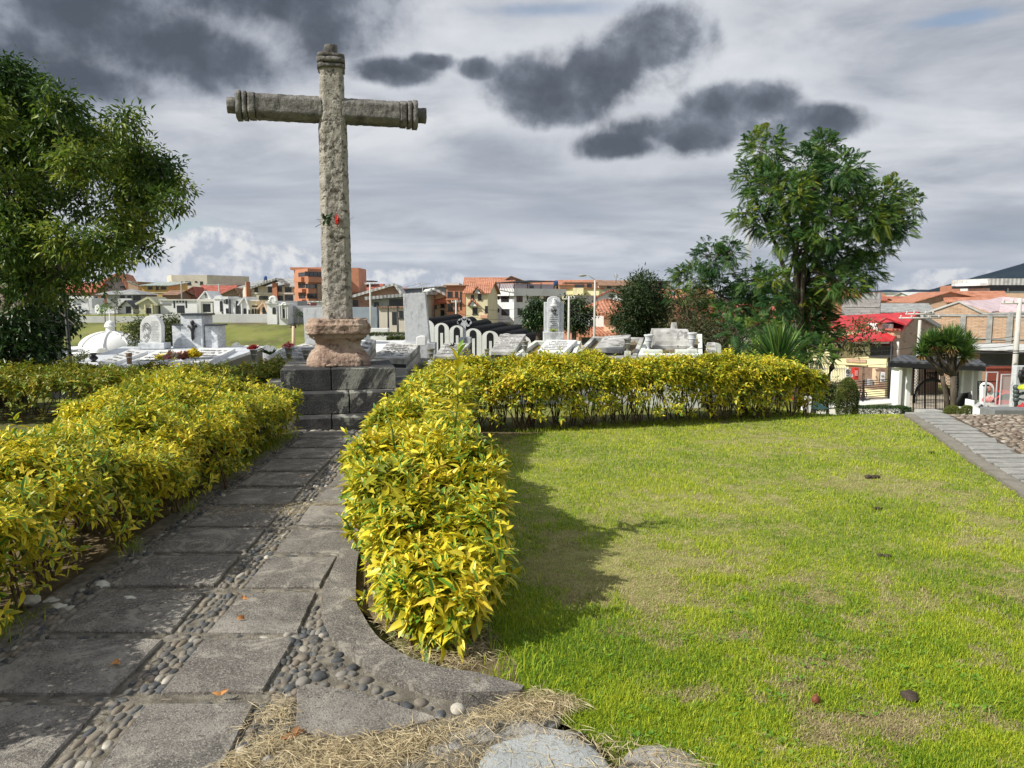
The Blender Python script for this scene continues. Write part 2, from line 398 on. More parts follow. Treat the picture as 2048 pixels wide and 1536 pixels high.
# ---- pebbles, blades and leaves as vectorised meshes
def ico(sub):
    bm = bmesh.new(); bmesh.ops.create_icosphere(bm, subdivisions=sub, radius=1)
    V = np.array([v.co[:] for v in bm.verts]); F = np.array([[v.index for v in f.verts] for f in bm.faces]); bm.free(); return V, F
def pebbles(name, pos, L, Wd, H, rot, mats, parent=None, sub=2, tone=None):
    V0, F0 = ico(sub); n = len(pos); pos = np.asarray(pos)
    V = V0[None]*(1+.12*np.sin(V0[None, :, [1, 2, 0]]*3+rng.random((n, 1, 1))*6))
    V = np.sign(V)*np.abs(V)**.85
    V = V*np.stack([L, Wd, H], -1)[:, None, :]/2
    c, s_ = np.cos(rot)[:, None], np.sin(rot)[:, None]
    V = np.stack([V[..., 0]*c-V[..., 1]*s_, V[..., 0]*s_+V[..., 1]*c, V[..., 2]], -1)+pos[:, None, :]
    F = (F0[None]+(np.arange(n)*len(V0))[:, None, None]).reshape(-1, 3)
    r = rng.random(n) if tone is None else tone
    A = np.stack([np.repeat(r, len(V0)), np.repeat(rng.random(n), len(V0)), np.repeat(r, len(V0))], -1)
    return link(npmesh(name, V.reshape(-1, 3), [F], {'luv': A}, smooth=True), name, mats, parent)
def attrmat(name, stops, rough=.7, bump=.2, bscale=80, dirt=None):
    m = bpy.data.materials.new(name); m.use_nodes = True; T = NT(m.node_tree); b = m.node_tree.nodes['Principled BSDF']
    at = T.new('ShaderNodeAttribute', attribute_name='luv'); a, l, r = T.sep(at.outputs['Vector'])
    t = T.new('ShaderNodeTexCoord').outputs['Object']
    c = T.ramp(r, stops)
    c = T.mix(T.ss(T.noise(t, bscale*.25, 7, .7), .45, .62, 0, .7), c, dirt or (.30, .28, .23))
    T.put(b.inputs['Base Color'], c); b.inputs['Roughness'].default_value = rough; b.inputs['Specular IOR Level'].default_value = .35
    bn = T.new('ShaderNodeBump'); bn.inputs['Strength'].default_value = bump; bn.inputs['Distance'].default_value = .005
    T.put(bn.inputs['Height'], T.noise(t, bscale, 6, .65)); T.l.new(bn.outputs[0], b.inputs['Normal'])
    return m
m_pebble = attrmat('river pebble', [(0, (.040, .043, .047)), (.4, (.085, .092, .098)), (.62, (.13, .12, .105)), (.8, (.19, .155, .115)), (.93, (.22, .21, .19)), (1, (.48, .45, .38))], dirt=(.24, .21, .165), bscale=60)
m_mortar = mat('mortar', [(.10, .088, .068), (.21, .19, .15), (.36, .33, .27)], scale=14, bump=.9, bscale=110, spread=.2)
def slabx(T, t, c):
    oi = T.new('ShaderNodeObjectInfo').outputs['Random']; c = T.mix(T.m('MULTIPLY', oi, .55), c, (.12, .108, .10))
    c = T.mix(T.ss(T.noise(t, 1.7, 8, .72, 1.2), .50, .62, 0, .65), c, (.085, .078, .07))
    c = T.mix(T.ss(T.noise(t, 90, 4, .75), .50, .60, 0, .75), c, (.40, .375, .33))
    c = T.mix(T.ss(T.noise(t, 70, 3, .7), .56, .66, 0, .7), c, (.045, .04, .036))
    return T.mix(T.ss(T.noise(t, 3.6, 9, .78, 1.4), .51, .60, 0, .8), c, (.44, .41, .35))
m_slab = mat('dark andesite slab', [(.165, .15, .135), (.26, .238, .213), (.38, .35, .31)], scale=5, bump=.9, bscale=130, extra=slabx, spread=.16)
drift = lambda y: -.045*(y-2.75)

# ---- path: mortar bed, slabs, pebble bands
path = sheet('path', lambda y: -2.36+drift(y)*.7, lambda y: -1.02 if y > 3.9 else float(np.interp(y, [1.2, 2.45, 2.62, 2.86, 3.15, 3.5, 3.9], [.9, .25, .05, -.30, -.70, -.92, -1.0])), 1.2, 9.0, .017, m_mortar, 20, 90)
tag(path, kind='structure')
cx = []
def slab(x0, x1, y0, y1, z0=.0, z1=.034, jit=.012, name='paving_slab'):
    r = random.uniform
    q = [(x0+r(-jit, jit)+drift(y0), y0+r(-jit, jit)), (x1+r(-jit, jit)+drift(y0), y0+r(-jit, jit)), (x1+r(-jit, jit)+drift(y1), y1+r(-jit, jit)), (x0+r(-jit, jit)+drift(y1), y1+r(-jit, jit))]
    return slabpoly(q, z0, z1+r(-.004, .004), name)
def slabpoly(q, z0, z1, name='paving_slab', m=None, parent=path, sub=7):
    # rounded, slightly worn slab: refined outline with a wavering edge
    out = []
    n = len(q)
    for i in range(n):
        a, b = Vector(q[i]).to_2d() if False else Vector((q[i][0], q[i][1])), Vector((q[(i+1) % n][0], q[(i+1) % n][1]))
        for k in range(sub):
            t = k/sub; p = a.lerp(b, t); w_ = mnoise.noise(Vector((p.x*9, p.y*9, 1.7)))*.010
            nrm = Vector((b.y-a.y, a.x-b.x)).normalized(); out.append((p.x+nrm.x*w_, p.y+nrm.y*w_))
    cxy = Vector((sum(p[0] for p in out)/len(out), sum(p[1] for p in out)/len(out)))
    mb = MB(); k = len(out)
    ins = [((Vector(p)-cxy)*.975+cxy) for p in out]; e = .006
    vs = [(p[0], p[1], z0) for p in out]+[(p[0], p[1], z1-e) for p in out]+[(p[0], p[1], z1) for p in ins]
    fs = [(i, (i+1) % k, (i+1) % k+k, i+k) for i in range(k)]+[(i+k, (i+1) % k+k, (i+1) % k+2*k, i+2*k) for i in range(k)]+[tuple(range(2*k, 3*k))]
    mb.add(vs, fs)
    return mb.build(name, m or m_slab, parent)
pits = []
y = 2.86-.565*3; row = 0
PB = []   # pebble bands: x0,x1,y0,y1,dir
while y < 8.75:
    y1 = min(y+.475, 8.9)
    slab(-2.16, -1.60, y, y1)
    if not (y < 2.5): slab(-1.41, -1.0, y+.0, y1)
    if y < 2.5: slab(-1.41, -1.0+(.0 if y > 2 else .0), y, y1)
    PB.append((-1.585, -1.425, y-.01, y1, 0)); PB.append((-2.2, -1.0, y1+.005, y+.56, 1)); PB.append((-.985, -.87, y-.02, y+.56, 0))
    PB.append((-2.33, -2.18, y, y+.56, 0))
    y += .565; row += 1
# the wedge slab at the mouth of the path and the curved dark kerb round the hedge end
slabpoly([G(595, 1392)[:2], G(612, 1383)[:2], G(700, 1395)[:2], G(780, 1420)[:2], G(872, 1450)[:2], G(800, 1472)[:2], G(700, 1490)[:2], G(590, 1478)[:2]], 0, .034)
kin = [(668, 1010), (672, 1110), (712, 1205), (726, 1250), (760, 1300), (820, 1338), (890, 1360), (960, 1371), (1048, 1397)]
kout = [(640, 1010), (644, 1110), (645, 1215), (662, 1286), (704, 1328), (764, 1368), (840, 1395), (925, 1411), (1040, 1406)]
kerb = MB(); A = [G(u, v) for u, v in kin]; B = [G(u, v) for u, v in kout]
A[0] = Vector((-1.02, 5.9, 0)); B[0] = Vector((-1.15, 5.9, 0)); A[1] = Vector((-.97, 4.7, 0)); B[1] = Vector((-1.08, 4.7, 0))
def fine(L, k=5):
    out = []
    for i in range(len(L)-1):
        p0, p1, p2, p3 = L[max(i-1, 0)], L[i], L[i+1], L[min(i+2, len(L)-1)]
        for j in range(k):
            t = j/k; out.append(.5*((2*p1)+(p2-p0)*t+(2*p0-5*p1+4*p2-p3)*t*t+(3*p1-3*p2+p3-p0)*t**3))
    return out+[L[-1]]
A, B = fine(A), fine(B)
for i in range(len(A)-1):
    z0, z1 = -.03, .056
    kerb.hexa([(p.x, p.y, z0) for p in (B[i], A[i], A[i+1], B[i+1])], [(p.x, p.y, z1) for p in (B[i], A[i], A[i+1], B[i+1])])
o = kerb.build('kerb', m_slab); bm = bmesh.new(); bm.from_mesh(o.data); bmesh.ops.remove_doubles(bm, verts=bm.verts, dist=1e-4); bm.to_mesh(o.data); bm.free()
tag(o, kind='structure')
# long kerb strip on the left side of the path
kl = MB()
for i in range(14):
    ya, yb = 1.6+i*.55, 1.6+i*.55+.545
    kl.hexa([(-2.44+drift(ya)*.7, ya, -.05), (-2.33+drift(ya)*.7, ya, -.05), (-2.33+drift(yb)*.7, yb, -.05), (-2.44+drift(yb)*.7, yb, -.05)],
            [(-2.44+drift(ya)*.7, ya, .03), (-2.33+drift(ya)*.7, ya, .03), (-2.33+drift(yb)*.7, yb, .03), (-2.44+drift(yb)*.7, yb, .03)])
tag(kl.build('kerb', m_mortar), kind='structure')
# pebbles in the bands: packed in rows along the band
pos, L_, W_, H_, RT = [], [], [], [], []
def addpeb(x, y, l, w_, rot, z=.018):
    if random.random() < .07: return
    z -= random.uniform(.002, .009)
    pos.append((x, y, z)); L_.append(l); W_.append(w_); H_.append(min(l, w_)*random.uniform(.7, 1.0)); RT.append(rot)
for x0, x1, y0, y1, d in PB:
    if d == 0:
        xx = x0+.02
        while xx < x1:
            yy = y0+random.uniform(0, .03)
            w_ = random.uniform(.028, .042)
            while yy < y1:
                l = random.uniform(.04, .085)
                addpeb(xx+drift(yy)+random.uniform(-.006, .006), yy+l/2, l, w_*random.uniform(.8, 1.15), PI/2+random.uniform(-.3, .3)); yy += l*random.uniform(.95, 1.15)
            xx += w_*.95
    else:
        yy = y0+.012
        while yy < y1:
            xx = x0+random.uniform(0, .03); h = random.uniform(.026, .045)
            while xx < x1:
                l = random.uniform(.04, .10)
                if random.random() < .88: addpeb(xx+l/2+drift(yy), yy+random.uniform(-.006, .006), l, h*random.uniform(.8, 1.15), random.uniform(-.35, .35), .014)
                xx += l*random.uniform(.95, 1.2)
            yy += h
# the fan of pebbles between slabs and curved kerb, at the mouth of the path
def inpoly(px, py, poly):
    r = False; n = len(poly)
    for i in range(n):
        (x1, y1), (x2, y2) = poly[i][:2], poly[(i+1) % n][:2]
        if (y1 > py) != (y2 > py) and px < (x2-x1)*(py-y1)/(y2-y1)+x1: r = not r
    return r
fan = [G(*p) for p in [(585, 1240), (640, 1240), (660, 1290), (700, 1342), (760, 1385), (840, 1412), (930, 1428), (1000, 1425), (960, 1460), (850, 1440), (780, 1412), (700, 1385), (600, 1380), (575, 1480), (560, 1536), (440, 1536), (520, 1425)]]
done = []
for _ in range(2600):
    x, y_ = random.uniform(-1.2, .1), random.uniform(2.35, 3.8)
    if inpoly(x, y_, fan):
        l = random.uniform(.03, .075)
        if all((x-a)**2+(y_-b)**2 > (.5*(l+c))**2*.62 for a, b, c in done):
            done.append((x, y_, l)); addpeb(x, y_, l, l*random.uniform(.6, .95), random.uniform(0, PI))
o = pebbles('pebbles', pos, np.array(L_), np.array(W_), np.array(H_), np.array(RT), m_pebble, path); tag(o, kind='stuff')

# ---- rough stones at the very front, right of the path
m_rough = mat('pale rough stone', [(.20, .19, .17), (.33, .32, .29), (.50, .49, .46)], scale=7, bump=.8, bscale=60, extra=grime((.07, .065, .05), .85, 8, .52, .62))
def boulder(poly, top, name, label, m, seed):
    pts = [G(u, v) for u, v in poly]; c = sum(pts, Vector())/len(pts); mb = MB(); V0, F0 = ico(4); vs = []
    ang = [math.atan2(p.y-c.y, p.x-c.x) for p in pts]; rad = [(p-c).length for p in pts]
    order = sorted(range(len(pts)), key=lambda i: ang[i]); aa = [ang[i] for i in order]; rr = [rad[i] for i in order]
    aa = [aa[-1]-2*PI]+aa+[aa[0]+2*PI]; rr = [rr[-1]]+rr+[rr[0]]
    for d in V0:
        rho = min(1, math.hypot(d[0], d[1])); th = math.atan2(d[1], d[0]); r_ = float(np.interp(th, aa, rr))
        flat_ = rho**.55; nz = mnoise.fractal(Vector((d[0]*2.3+seed, d[1]*2.3, d[2]*2.3)), .8, 2, 4)
        z = math.copysign((1-rho**5)**.5 if rho < 1 else 0, d[2])*top*(1+.14*nz)
        vs.append((c.x+math.cos(th)*r_*flat_, c.y+math.sin(th)*r_*flat_, z+.02*nz*(.3+top*3)*.3))
    mb.add(vs, [tuple(f) for f in F0], 0, True); o = mb.build(name, m)
    return tag(o, label, 'stone', 'rough stones at the end of the path')
m_boul = mat('worn grey boulder', [(.27, .29, .29), (.36, .38, .375), (.44, .45, .44)], scale=3, bump=.6, bscale=70, extra=grime((.15, .155, .15), .6, 22, .55, .66))
boulder([(955, 1560), (975, 1505), (1020, 1487), (1100, 1478), (1170, 1492), (1215, 1530), (1230, 1600), (1100, 1640), (960, 1640)], .036, 'stone', 'smooth pale grey boulder cut by the lower frame edge, left of the other lawn-edge stone', m_boul, 1)
boulder([(1240, 1536), (1290, 1497), (1350, 1500), (1400, 1530), (1450, 1600), (1300, 1640), (1230, 1600)], .026, 'stone', 'rough mottled stone poking out of the grass right of the smooth boulder', m_rough, 5)
boulder([(1005, 1430), (1060, 1412), (1130, 1432), (1185, 1470), (1205, 1500), (1150, 1480), (1080, 1472), (1000, 1482), (900, 1500), (840, 1530), (820, 1515), (900, 1470)], .022, 'stone', 'long low lichen-covered rock between the straw and the smooth boulder', m_rough, 9)

# ---- grass blades
def blades(name, x, y, h, wd, lean, az, attr, m, parent=None, z0=.004, curl=.6):
    n = len(x); z = terr(x, y)+z0
    ca, sa = np.cos(az), np.sin(az); dxy = np.stack([ca, sa], -1); sd = np.stack([-sa, ca], -1)
    P0 = np.stack([x, y], -1)
    def pt(t, side):
        hz = h*np.sin(np.clip(1-lean*t, .05, 1)*PI/2)*t; out = h*lean*t**1.6*1.1
        q = P0+dxy*out[:, None]+sd*(side*wd*(1-t**2*.9)/2)[:, None]
        return np.concatenate([q, (z+hz)[:, None]], 1)
    ring = [pt(np.full(n, 0.), -1.), pt(np.full(n, 0.), 1.), pt(np.full(n, .55), 1.), pt(np.full(n, .55), -1.), pt(np.full(n, 1.), 0.)]
    V = np.stack(ring, 1).reshape(-1, 3); b0 = (np.arange(n)*5)[:, None]
    Fq = b0+np.array([[0, 1, 2, 3]]); Ft = b0+np.array([[3, 2, 4]])
    al = np.tile(np.array([0, 0, .55, .55, 1.]), n); tone = rng.random(n)*.62+np.clip((fbm2(x, y, 2.1, 61, 4)-.5)*1.6+.5, 0, 1)*.38
    A = np.stack([np.repeat(attr, 5), al, np.repeat(tone, 5)], -1)
    return link(npmesh(name, V, [Fq, Ft], {'luv': A}), name, m, parent)
def grassmat():
    m = bpy.data.materials.new('grass blade'); m.use_nodes = True; T = NT(m.node_tree); b = m.node_tree.nodes['Principled BSDF']
    at = T.new('ShaderNodeAttribute', attribute_name='luv'); a, l, r = T.sep(at.outputs['Vector'])
    g = T.ramp(r, [(0, (.06, .17, .012)), (.28, (.18, .32, .022)), (.58, (.42, .50, .030)), (.85, (.56, .60, .045)), (1, (.64, .62, .13))])
    s_ = T.ramp(r, [(0, (.26, .20, .10)), (.5, (.46, .38, .21)), (1, (.66, .57, .36))])
    c = T.mix(T.m('GREATER_THAN', a, T.m('ADD', T.m('MULTIPLY', T.m('FRACT', T.m('MULTIPLY', r, 13.7)), .6), .25)), g, s_)
    T.put(b.inputs['Base Color'], c); b.inputs['Roughness'].default_value = .55; b.inputs['Specular IOR Level'].default_value = .3
    tr = T.new('ShaderNodeBsdfTranslucent'); T.put(tr.inputs[0], c); mx = T.new('ShaderNodeMixShader'); mx.inputs[0].default_value = .4
    T.l.new(b.outputs[0], mx.inputs[1]); T.l.new(tr.outputs[0], mx.inputs[2]); T.l.new(mx.outputs[0], m.node_tree.nodes['Material Output'].inputs[0]); return m
m_grass = grassmat()
def Gv(u, v):
    a = (u-1024)/FP; b = -(v-768)/FP; yy = cP+b*sP; zz = -sP+b*cP; k = -EYE/zz; return a*k, yy*k
n = 640000
u = rng.uniform(300, 2700, n); v = 812+rng.random(n)**.9*(1640-812); x1, y1 = Gv(u, v)
n2 = 90000; x2, y2 = rng.uniform(-.2, 6.5, n2), rng.uniform(1.6, 12.4, n2)
gx, gy = np.concatenate([x1, x2]), np.concatenate([y1, y2])
nzb = (fbm2(gx, gy, 1.6, 3, 3)-.5)*.10
ok = (gx > lx(gy)+nzb*.8) & (gx < kx(gy)+nzb*.3) & (gy > 1.4) & (gy < 12.5); gx, gy = gx[ok], gy[ok]
dry = (fbm2(gx, gy, 1.1, 5, 4)-.5)*1.9+(fbm2(gx, gy, 7, 8, 3)-.5)*1.5+.03
for (pu, pv, ru, rv, am) in [(1180, 1130, 150, 60, .65), (1850, 1450, 260, 60, .6), (2040, 1300, 110, 60, .5), (1420, 1040, 130, 30, .25), (1750, 960, 90, 40, .3), (1980, 950, 60, 40, .45), (1060, 1020, 60, 50, .35), (1560, 1010, 130, 40, .2), (1150, 1390, 120, 25, .35), (1400, 1330, 160, 40, -.4), (1480, 1450, 150, 50, -.5), (1250, 1480, 90, 30, -.3)]:
    cx_, cy_ = Gv(pu, pv); sx = ru/FP*cy_; sy = rv*cy_*cy_/(EYE*FP)
    dry += am*np.exp(-((gx-cx_)/sx)**2-((gy-cy_)/sy)**2)
dry = np.clip(dry, 0, 1)
keep = rng.random(len(gx)) > dry*.35
gx, gy, dry = gx[keep], gy[keep], dry[keep]
n = len(gx)
tuft = fbm2(gx, gy, 3.2, 21, 3)
h = rng.uniform(.018, .042, n)*(1-.45*dry)*(.55+.95*tuft); wd = rng.uniform(.0022, .0042, n)*np.clip(gy/4.5, 1, 2.4)
o = blades('grass', gx, gy, h, wd, np.clip(rng.uniform(.15, .95, n)+dry*.35, 0, .98), rng.uniform(0, 2*PI, n), dry, m_grass)
tag(o, 'short sunlit lawn grass with straw-coloured dry patches beside the hedge', 'grass', kind='stuff')
grass = o
# longer tufts at the hedge end, round the bed edges and along the far hedge foot
def tufts(name, spots, label, n_per=60, hh=(.06, .16), m=m_grass):
    X, Y, Hh = [], [], []
    for (x, y_, r_, k) in spots:
        kk = int(n_per*k); X.append(rng.normal(x, r_, kk)); Y.append(rng.normal(y_, r_, kk)); Hh.append(rng.uniform(hh[0], hh[1], kk))
    X, Y, Hh = map(np.concatenate, (X, Y, Hh)); n = len(X)
    o = blades(name, X, Y, Hh, rng.uniform(.003, .006, n), rng.uniform(.2, .9, n), rng.uniform(0, 2*PI, n), np.full(n, .1), m)
    return tag(o, label, 'grass', kind='stuff')
sp = [(G(u, v).x, G(u, v).y, .06, 1.6) for u, v in [(990, 1320), (1020, 1350), (1060, 1370), (1100, 1385), (985, 1280), (1030, 1300), (1000, 1375), (1070, 1330)]]
tufts('long_grass', sp, 'taller green grass tuft at the near end of the golden hedge', 26, (.04, .12))
sp = [(-2.42, y_, .05, 1) for y_ in np.arange(2.6, 3.6, .12)]+[(-2.6+.02*math.sin(y_*9), y_, .06, 1.4) for y_ in np.arange(6.4, 8.6, .14)]+[(-2.42, 4.6, .05, 1.5), (-2.46, 5.5, .05, 1.)]
tufts('long_grass', sp, 'dark green grass growing along the foot of the left hedge', 40, (.06, .2))
sp = [(lx(y_)+random.uniform(-.25, .1), y_, .10, 1) for y_ in np.arange(3.6, 10.5, .07)]
tufts('long_grass', sp, 'shaded fringe of grass under the right side of the hedges', 34, (.03, .09))
x_, y_ = rng.uniform(-6, -3.3, 9000), rng.uniform(5.5, 9.4, 9000)
o = blades('grass', x_, y_, rng.uniform(.02, .06, 9000), rng.uniform(.004, .008, 9000), rng.uniform(.2, .9, 9000), rng.uniform(0, 6.3, 9000), np.full(9000, .15), m_grass)
tag(o, 'shaded green grass in the gap left of the long hedge', 'grass', kind='stuff')
# broad-leaved weeds in the lawn
# ---- leaf cards (vectorised): base, axis, normal, length, width
def leaves(name, base, ax, nm, ln, wd, rnd, m, parent=None, detail=2, droop=.25, fold=.18):
    n = len(base); ax = ax/np.linalg.norm(ax, axis=1, keepdims=True); nm = nm-(nm*ax).sum(1, keepdims=True)*ax
    nm = nm/np.maximum(np.linalg.norm(nm, axis=1, keepdims=True), 1e-6); sd = np.cross(ax, nm)
    def pt(s, t, up):
        return base+ax*(ln*t)[:, None]+sd*(wd*s)[:, None]+nm*(wd*up-ln*droop*t*t)[:, None]
    if detail == 2:
        prof = [(0, 0, 0), (-.46, .34, fold), (0, .36, 0), (.46, .34, fold), (-.34, .68, fold*.8), (0, .7, 0), (.34, .68, fold*.8), (0, 1, 0)]
        quads = [[1, 2, 5, 4], [2, 3, 6, 5]]; tris = [[0, 2, 1], [0, 3, 2], [4, 5, 7], [5, 6, 7]]
    elif detail == 1:
        prof = [(0, 0, 0), (-.5, .45, fold), (.5, .45, fold), (0, 1, 0)]; quads = []; tris = [[0, 3, 1], [0, 2, 3]]
        prof = [(0, 0, 0), (-.5, .42, fold), (0, 1, 0), (.5, .42, fold)]; tris = [[0, 2, 1], [0, 3, 2]]
    else:
        prof = [(-.5, 0, 0), (.5, 0, 0), (.42, 1, 0), (-.42, 1, 0)]; quads = [[0, 1, 2, 3]]; tris = []
    one = np.ones(n)
    V = np.stack([pt(s*one, t*one, u_*one) for s, t, u_ in prof], 1).reshape(-1, 3)
    b0 = (np.arange(n)*len(prof))[:, None]
    F = []
    if quads: F.append((b0[:, :, None]+np.array(quads)[None]).reshape(-1, 4))
    if tris: F.append((b0[:, :, None]+np.array(tris)[None]).reshape(-1, 3))
    A = np.stack([np.tile([s+.5 for s, t, u_ in prof], n), np.tile([t for s, t, u_ in prof], n), np.repeat(rnd, len(prof))], -1)
    return link(npmesh(name, V, F, {'luv': A}), name, m, parent)
def unit(v): return v/np.maximum(np.linalg.norm(v, axis=1, keepdims=True), 1e-9)
m_weed = leafmat('weed leaf', [(0, (.10, .24, .02)), (.6, (.18, .34, .03)), (1, (.30, .42, .05))], trans=.3)
u = rng.uniform(950, 2500, 420); v = rng.uniform(1180, 1560, 420); wx, wy = Gv(u, v); k_ = (wx > lx(wy)+.1) & (fbm2(wx, wy, 1.3, 40, 2) > .5); wx, wy = wx[k_], wy[k_]
B_, A_, R_ = [], [], []
for x, y in zip(wx, wy):
    for q in range(random.randint(4, 7)):
        a = random.uniform(0, 6.3); B_.append((x+.01*math.cos(a), y+.01*math.sin(a), .012+random.random()*.01)); A_.append((math.cos(a), math.sin(a), random.uniform(.2, .9))); R_.append(random.random())
B_ = np.array(B_); n = len(B_)
o = leaves('weeds', B_, np.array(A_), np.tile([0., 0, 1], (n, 1)), rng.uniform(.012, .030, n), rng.uniform(.008, .018, n), np.array(R_), m_weed)
tag(o, 'small broad-leaved weeds scattered in the near lawn', 'weeds', kind='stuff')
# straw clippings
m_straw = leafmat('straw', [(0, (.34, .26, .14)), (.5, (.50, .41, .24)), (1, (.66, .57, .37))], trans=.15, rough=.7)
def straw(name, poly, n, label, zmax=.03, ln=(.03, .09)):
    xs_, ys_ = [], []; gp = [G(*p) for p in poly]
    x0, x1, y0, y1 = min(p.x for p in gp), max(p.x for p in gp), min(p.y for p in gp), max(p.y for p in gp)
    while len(xs_) < n:
        x, y = random.uniform(x0, x1), random.uniform(y0, y1)
        if inpoly(x, y, gp) and random.random() < .15+1.2*float(fbm2(np.array([x]), np.array([y]), 5, 77, 3)[0]) - .25: xs_.append(x); ys_.append(y)
    a = rng.uniform(0, 2*PI, n); ax = np.stack([np.cos(a), np.sin(a), rng.uniform(-.12, .25, n)], -1)
    base = np.stack([xs_, ys_, .03+rng.random(n)**2*zmax], -1)
    o = leaves(name, base, ax, np.tile([0., 0, 1], (n, 1))+rng.normal(0, .5, (n, 3)), rng.uniform(*ln, n), rng.uniform(.0016, .0034, n), rng.random(n), m_straw, detail=2, droop=.3)
    return tag(o, label, 'straw', kind='stuff')
straw('dry_clippings', [(420, 1560), (560, 1480), (700, 1500), (860, 1470), (980, 1435), (1070, 1395), (1170, 1420), (1100, 1452), (1000, 1470), (900, 1490), (820, 1530), (760, 1600)], 5200, 'dry straw-coloured grass clippings strewn along the stone edge of the lawn')
straw('dry_clippings', [(880, 1600), (830, 1525), (1000, 1478), (1200, 1480), (1290, 1500), (1430, 1540), (1400, 1640)], 1500, 'thin straw litter caught round the rough stones at the bottom', .015)
straw('dry_clippings', [(495, 1425), (560, 1400), (590, 1440), (570, 1500), (470, 1520)], 500, 'small heap of pale dried roots and straw on the pebbles')
straw('dry_clippings', [(420, 1025), (690, 1008), (690, 1030), (560, 1035), (400, 1042)], 900, 'faint line of dry cut grass lying across the path', .012)
straw('dry_clippings', [(745, 1250), (790, 1240), (960, 1240), (985, 1340), (900, 1350), (800, 1325)], 1500, 'dried grass litter on the soil inside the rounded kerb', .02)
# dark earth clods, a brown seed and fallen leaves
m_clod = mat('dark clod', [(.03, .022, .016), (.08, .06, .045)], scale=30)
m_dead = leafmat('dead leaf', [(0, (.30, .12, .04)), (.5, (.50, .22, .07)), (1, (.62, .33, .12))], trans=.2, rough=.7)
for (u, v, s_, z_, lab) in [(490, 1253, .05, .05, 'small orange fallen leaf curled up on the second nearest right-hand slab'), (240, 1345, .055, .05, 'pale orange fallen leaf on the left slab near the lower left corner'), (443, 1410, .05, .05, 'upright orange fallen leaf on the pebbles between two near slabs'),
                          (485, 1210, .045, .04, 'flat tan fallen leaf on the pebble band behind the curled leaf'), (590, 1492, .07, .045, 'wide ochre fallen leaf lying in the straw at the bottom'), (605, 960, .06, .04, 'brown fallen leaf on the shaded far part of the path')]:
    g = G(u, v); k = 3
    a = np.array([[random.uniform(-1, 1), random.uniform(-1, 1), random.uniform(.1, .6)] for _ in range(k)])
    tag(leaves('fallen_leaf', np.tile([g.x, g.y, z_-.008], (k, 1)), a, np.array([[random.uniform(-.6, .6), -.6, .8]]*k), np.full(k, s_*.7), np.full(k, s_*.4), rng.random(k), m_dead, droop=.5, fold=.35), lab, 'leaf', 'fallen leaves')
for (u, v, r_, lab, mm) in [(1822, 1402, .045, 'crumbly dark clod of earth on the dry patch at lower right', m_clod), (1744, 957, .05, 'brown withered leaf clump in the middle of the lawn', m_clod), (1752, 1021, .03, 'small black mole-like clod below the withered clump', m_clod), (1865, 908, .03, 'tiny dark clod near the slab strip', m_clod), (1768, 1117, .035, 'grey brown clod in the right half of the lawn', m_clod)]:
    g = G(u, v); mb = MB()
    for q in range(4): mb.blob((g.x+random.uniform(-1, 1)*r_*.8, g.y+random.uniform(-1, 1)*r_*.4, .018), r_*random.uniform(.35, .6), seed=q+u, amp=.3, sq=(1.3, 1, .6))
    tag(mb.build('earth_clod', mm), lab, 'clod', 'clods in the lawn')
g = G(1631, 1412); mb = MB(); mb.blob((g.x, g.y, .026), .018, seed=3, amp=.08, sub=3, sq=(.9, .9, 1.1)); mb.tube([(g.x, g.y, .042), (g.x+.004, g.y, .055)], .0025)
tag(mb.build('seed_pod', mat('rust brown husk', [(.12, .04, .02), (.20, .07, .035)], scale=30, rough=.5)), 'round rust-brown seed pod lying in the grass near the bottom', 'seed pod')
for (u, v, lab) in [(2050, 1222, 'yellow petal'), (1760, 1140, 'yellow petal')]: pass
for (u, v, r_, lab) in [(205, 1178, .035, 'white chalky stone beside the kerb, farthest of the row'), (262, 1206, .03, 'white stone lying second along the hedge foot'), (118, 1222, .03, 'rounded white pebble nearest the lower left corner'), (60, 1210, .045, 'broad off-white stone half under the left hedge'), (100, 1212, .035, 'yellowish white stone between two others under the hedge')]:
    g = G(u, v); mb = MB(); mb.blob((g.x, g.y, .02), r_, seed=u, amp=.25, sub=3, sq=(1.3, .9, .6))
    tag(mb.build('white_stone', mat('chalk stone', [(.5, .48, .42), (.7, .68, .6)], scale=20)), lab, 'stone', 'white stones under the left hedge')

# ---- slab strip and cobbled drive on the right
drive = sheet('cobbled_drive', lambda y: kx(y)+.62, lambda y: 9+y*1.2, 3.0, 12.2, .004, mat('cobble joints', [(.07, .055, .04), (.13, .10, .075)], scale=20, bump=.8), 20, 50); tag(drive, kind='structure')
m_cob = attrmat('brown cobble', [(0, (.08, .058, .042)), (.4, (.15, .11, .08)), (.75, (.23, .175, .13)), (.95, (.33, .28, .22)), (1, (.45, .42, .37))], bscale=40)
pos, L_, W_, H_, RT = [], [], [], [], []
yy = 4.5
while yy < 12:
    xx = float(kx(yy))+.68
    while xx < 5.2+.62*yy:
        l = random.uniform(.05, .14); pos.append((xx+l/2, yy+random.uniform(-.02, .02), tz(xx, yy)+.004)); L_.append(l*.97); W_.append(random.uniform(.05, .08)); H_.append(random.uniform(.025, .05)); RT.append(random.uniform(-.35, .35)); xx += l
    yy += .062
o = pebbles('cobbles', pos, np.array(L_), np.array(W_), np.array(H_), np.array(RT), m_cob, drive, sub=1); tag(o, kind='stuff')
strip = sheet('slab_strip', kx, lambda y: kx(y)+.64, 3.0, 11.2, .006, m_mortar, 6, 50); tag(strip, kind='structure')
m_flag = mat('grey flagstone', [(.20, .20, .19), (.29, .29, .27), (.38, .37, .34)], scale=8, bump=.5, bscale=60)
yy = 3.4
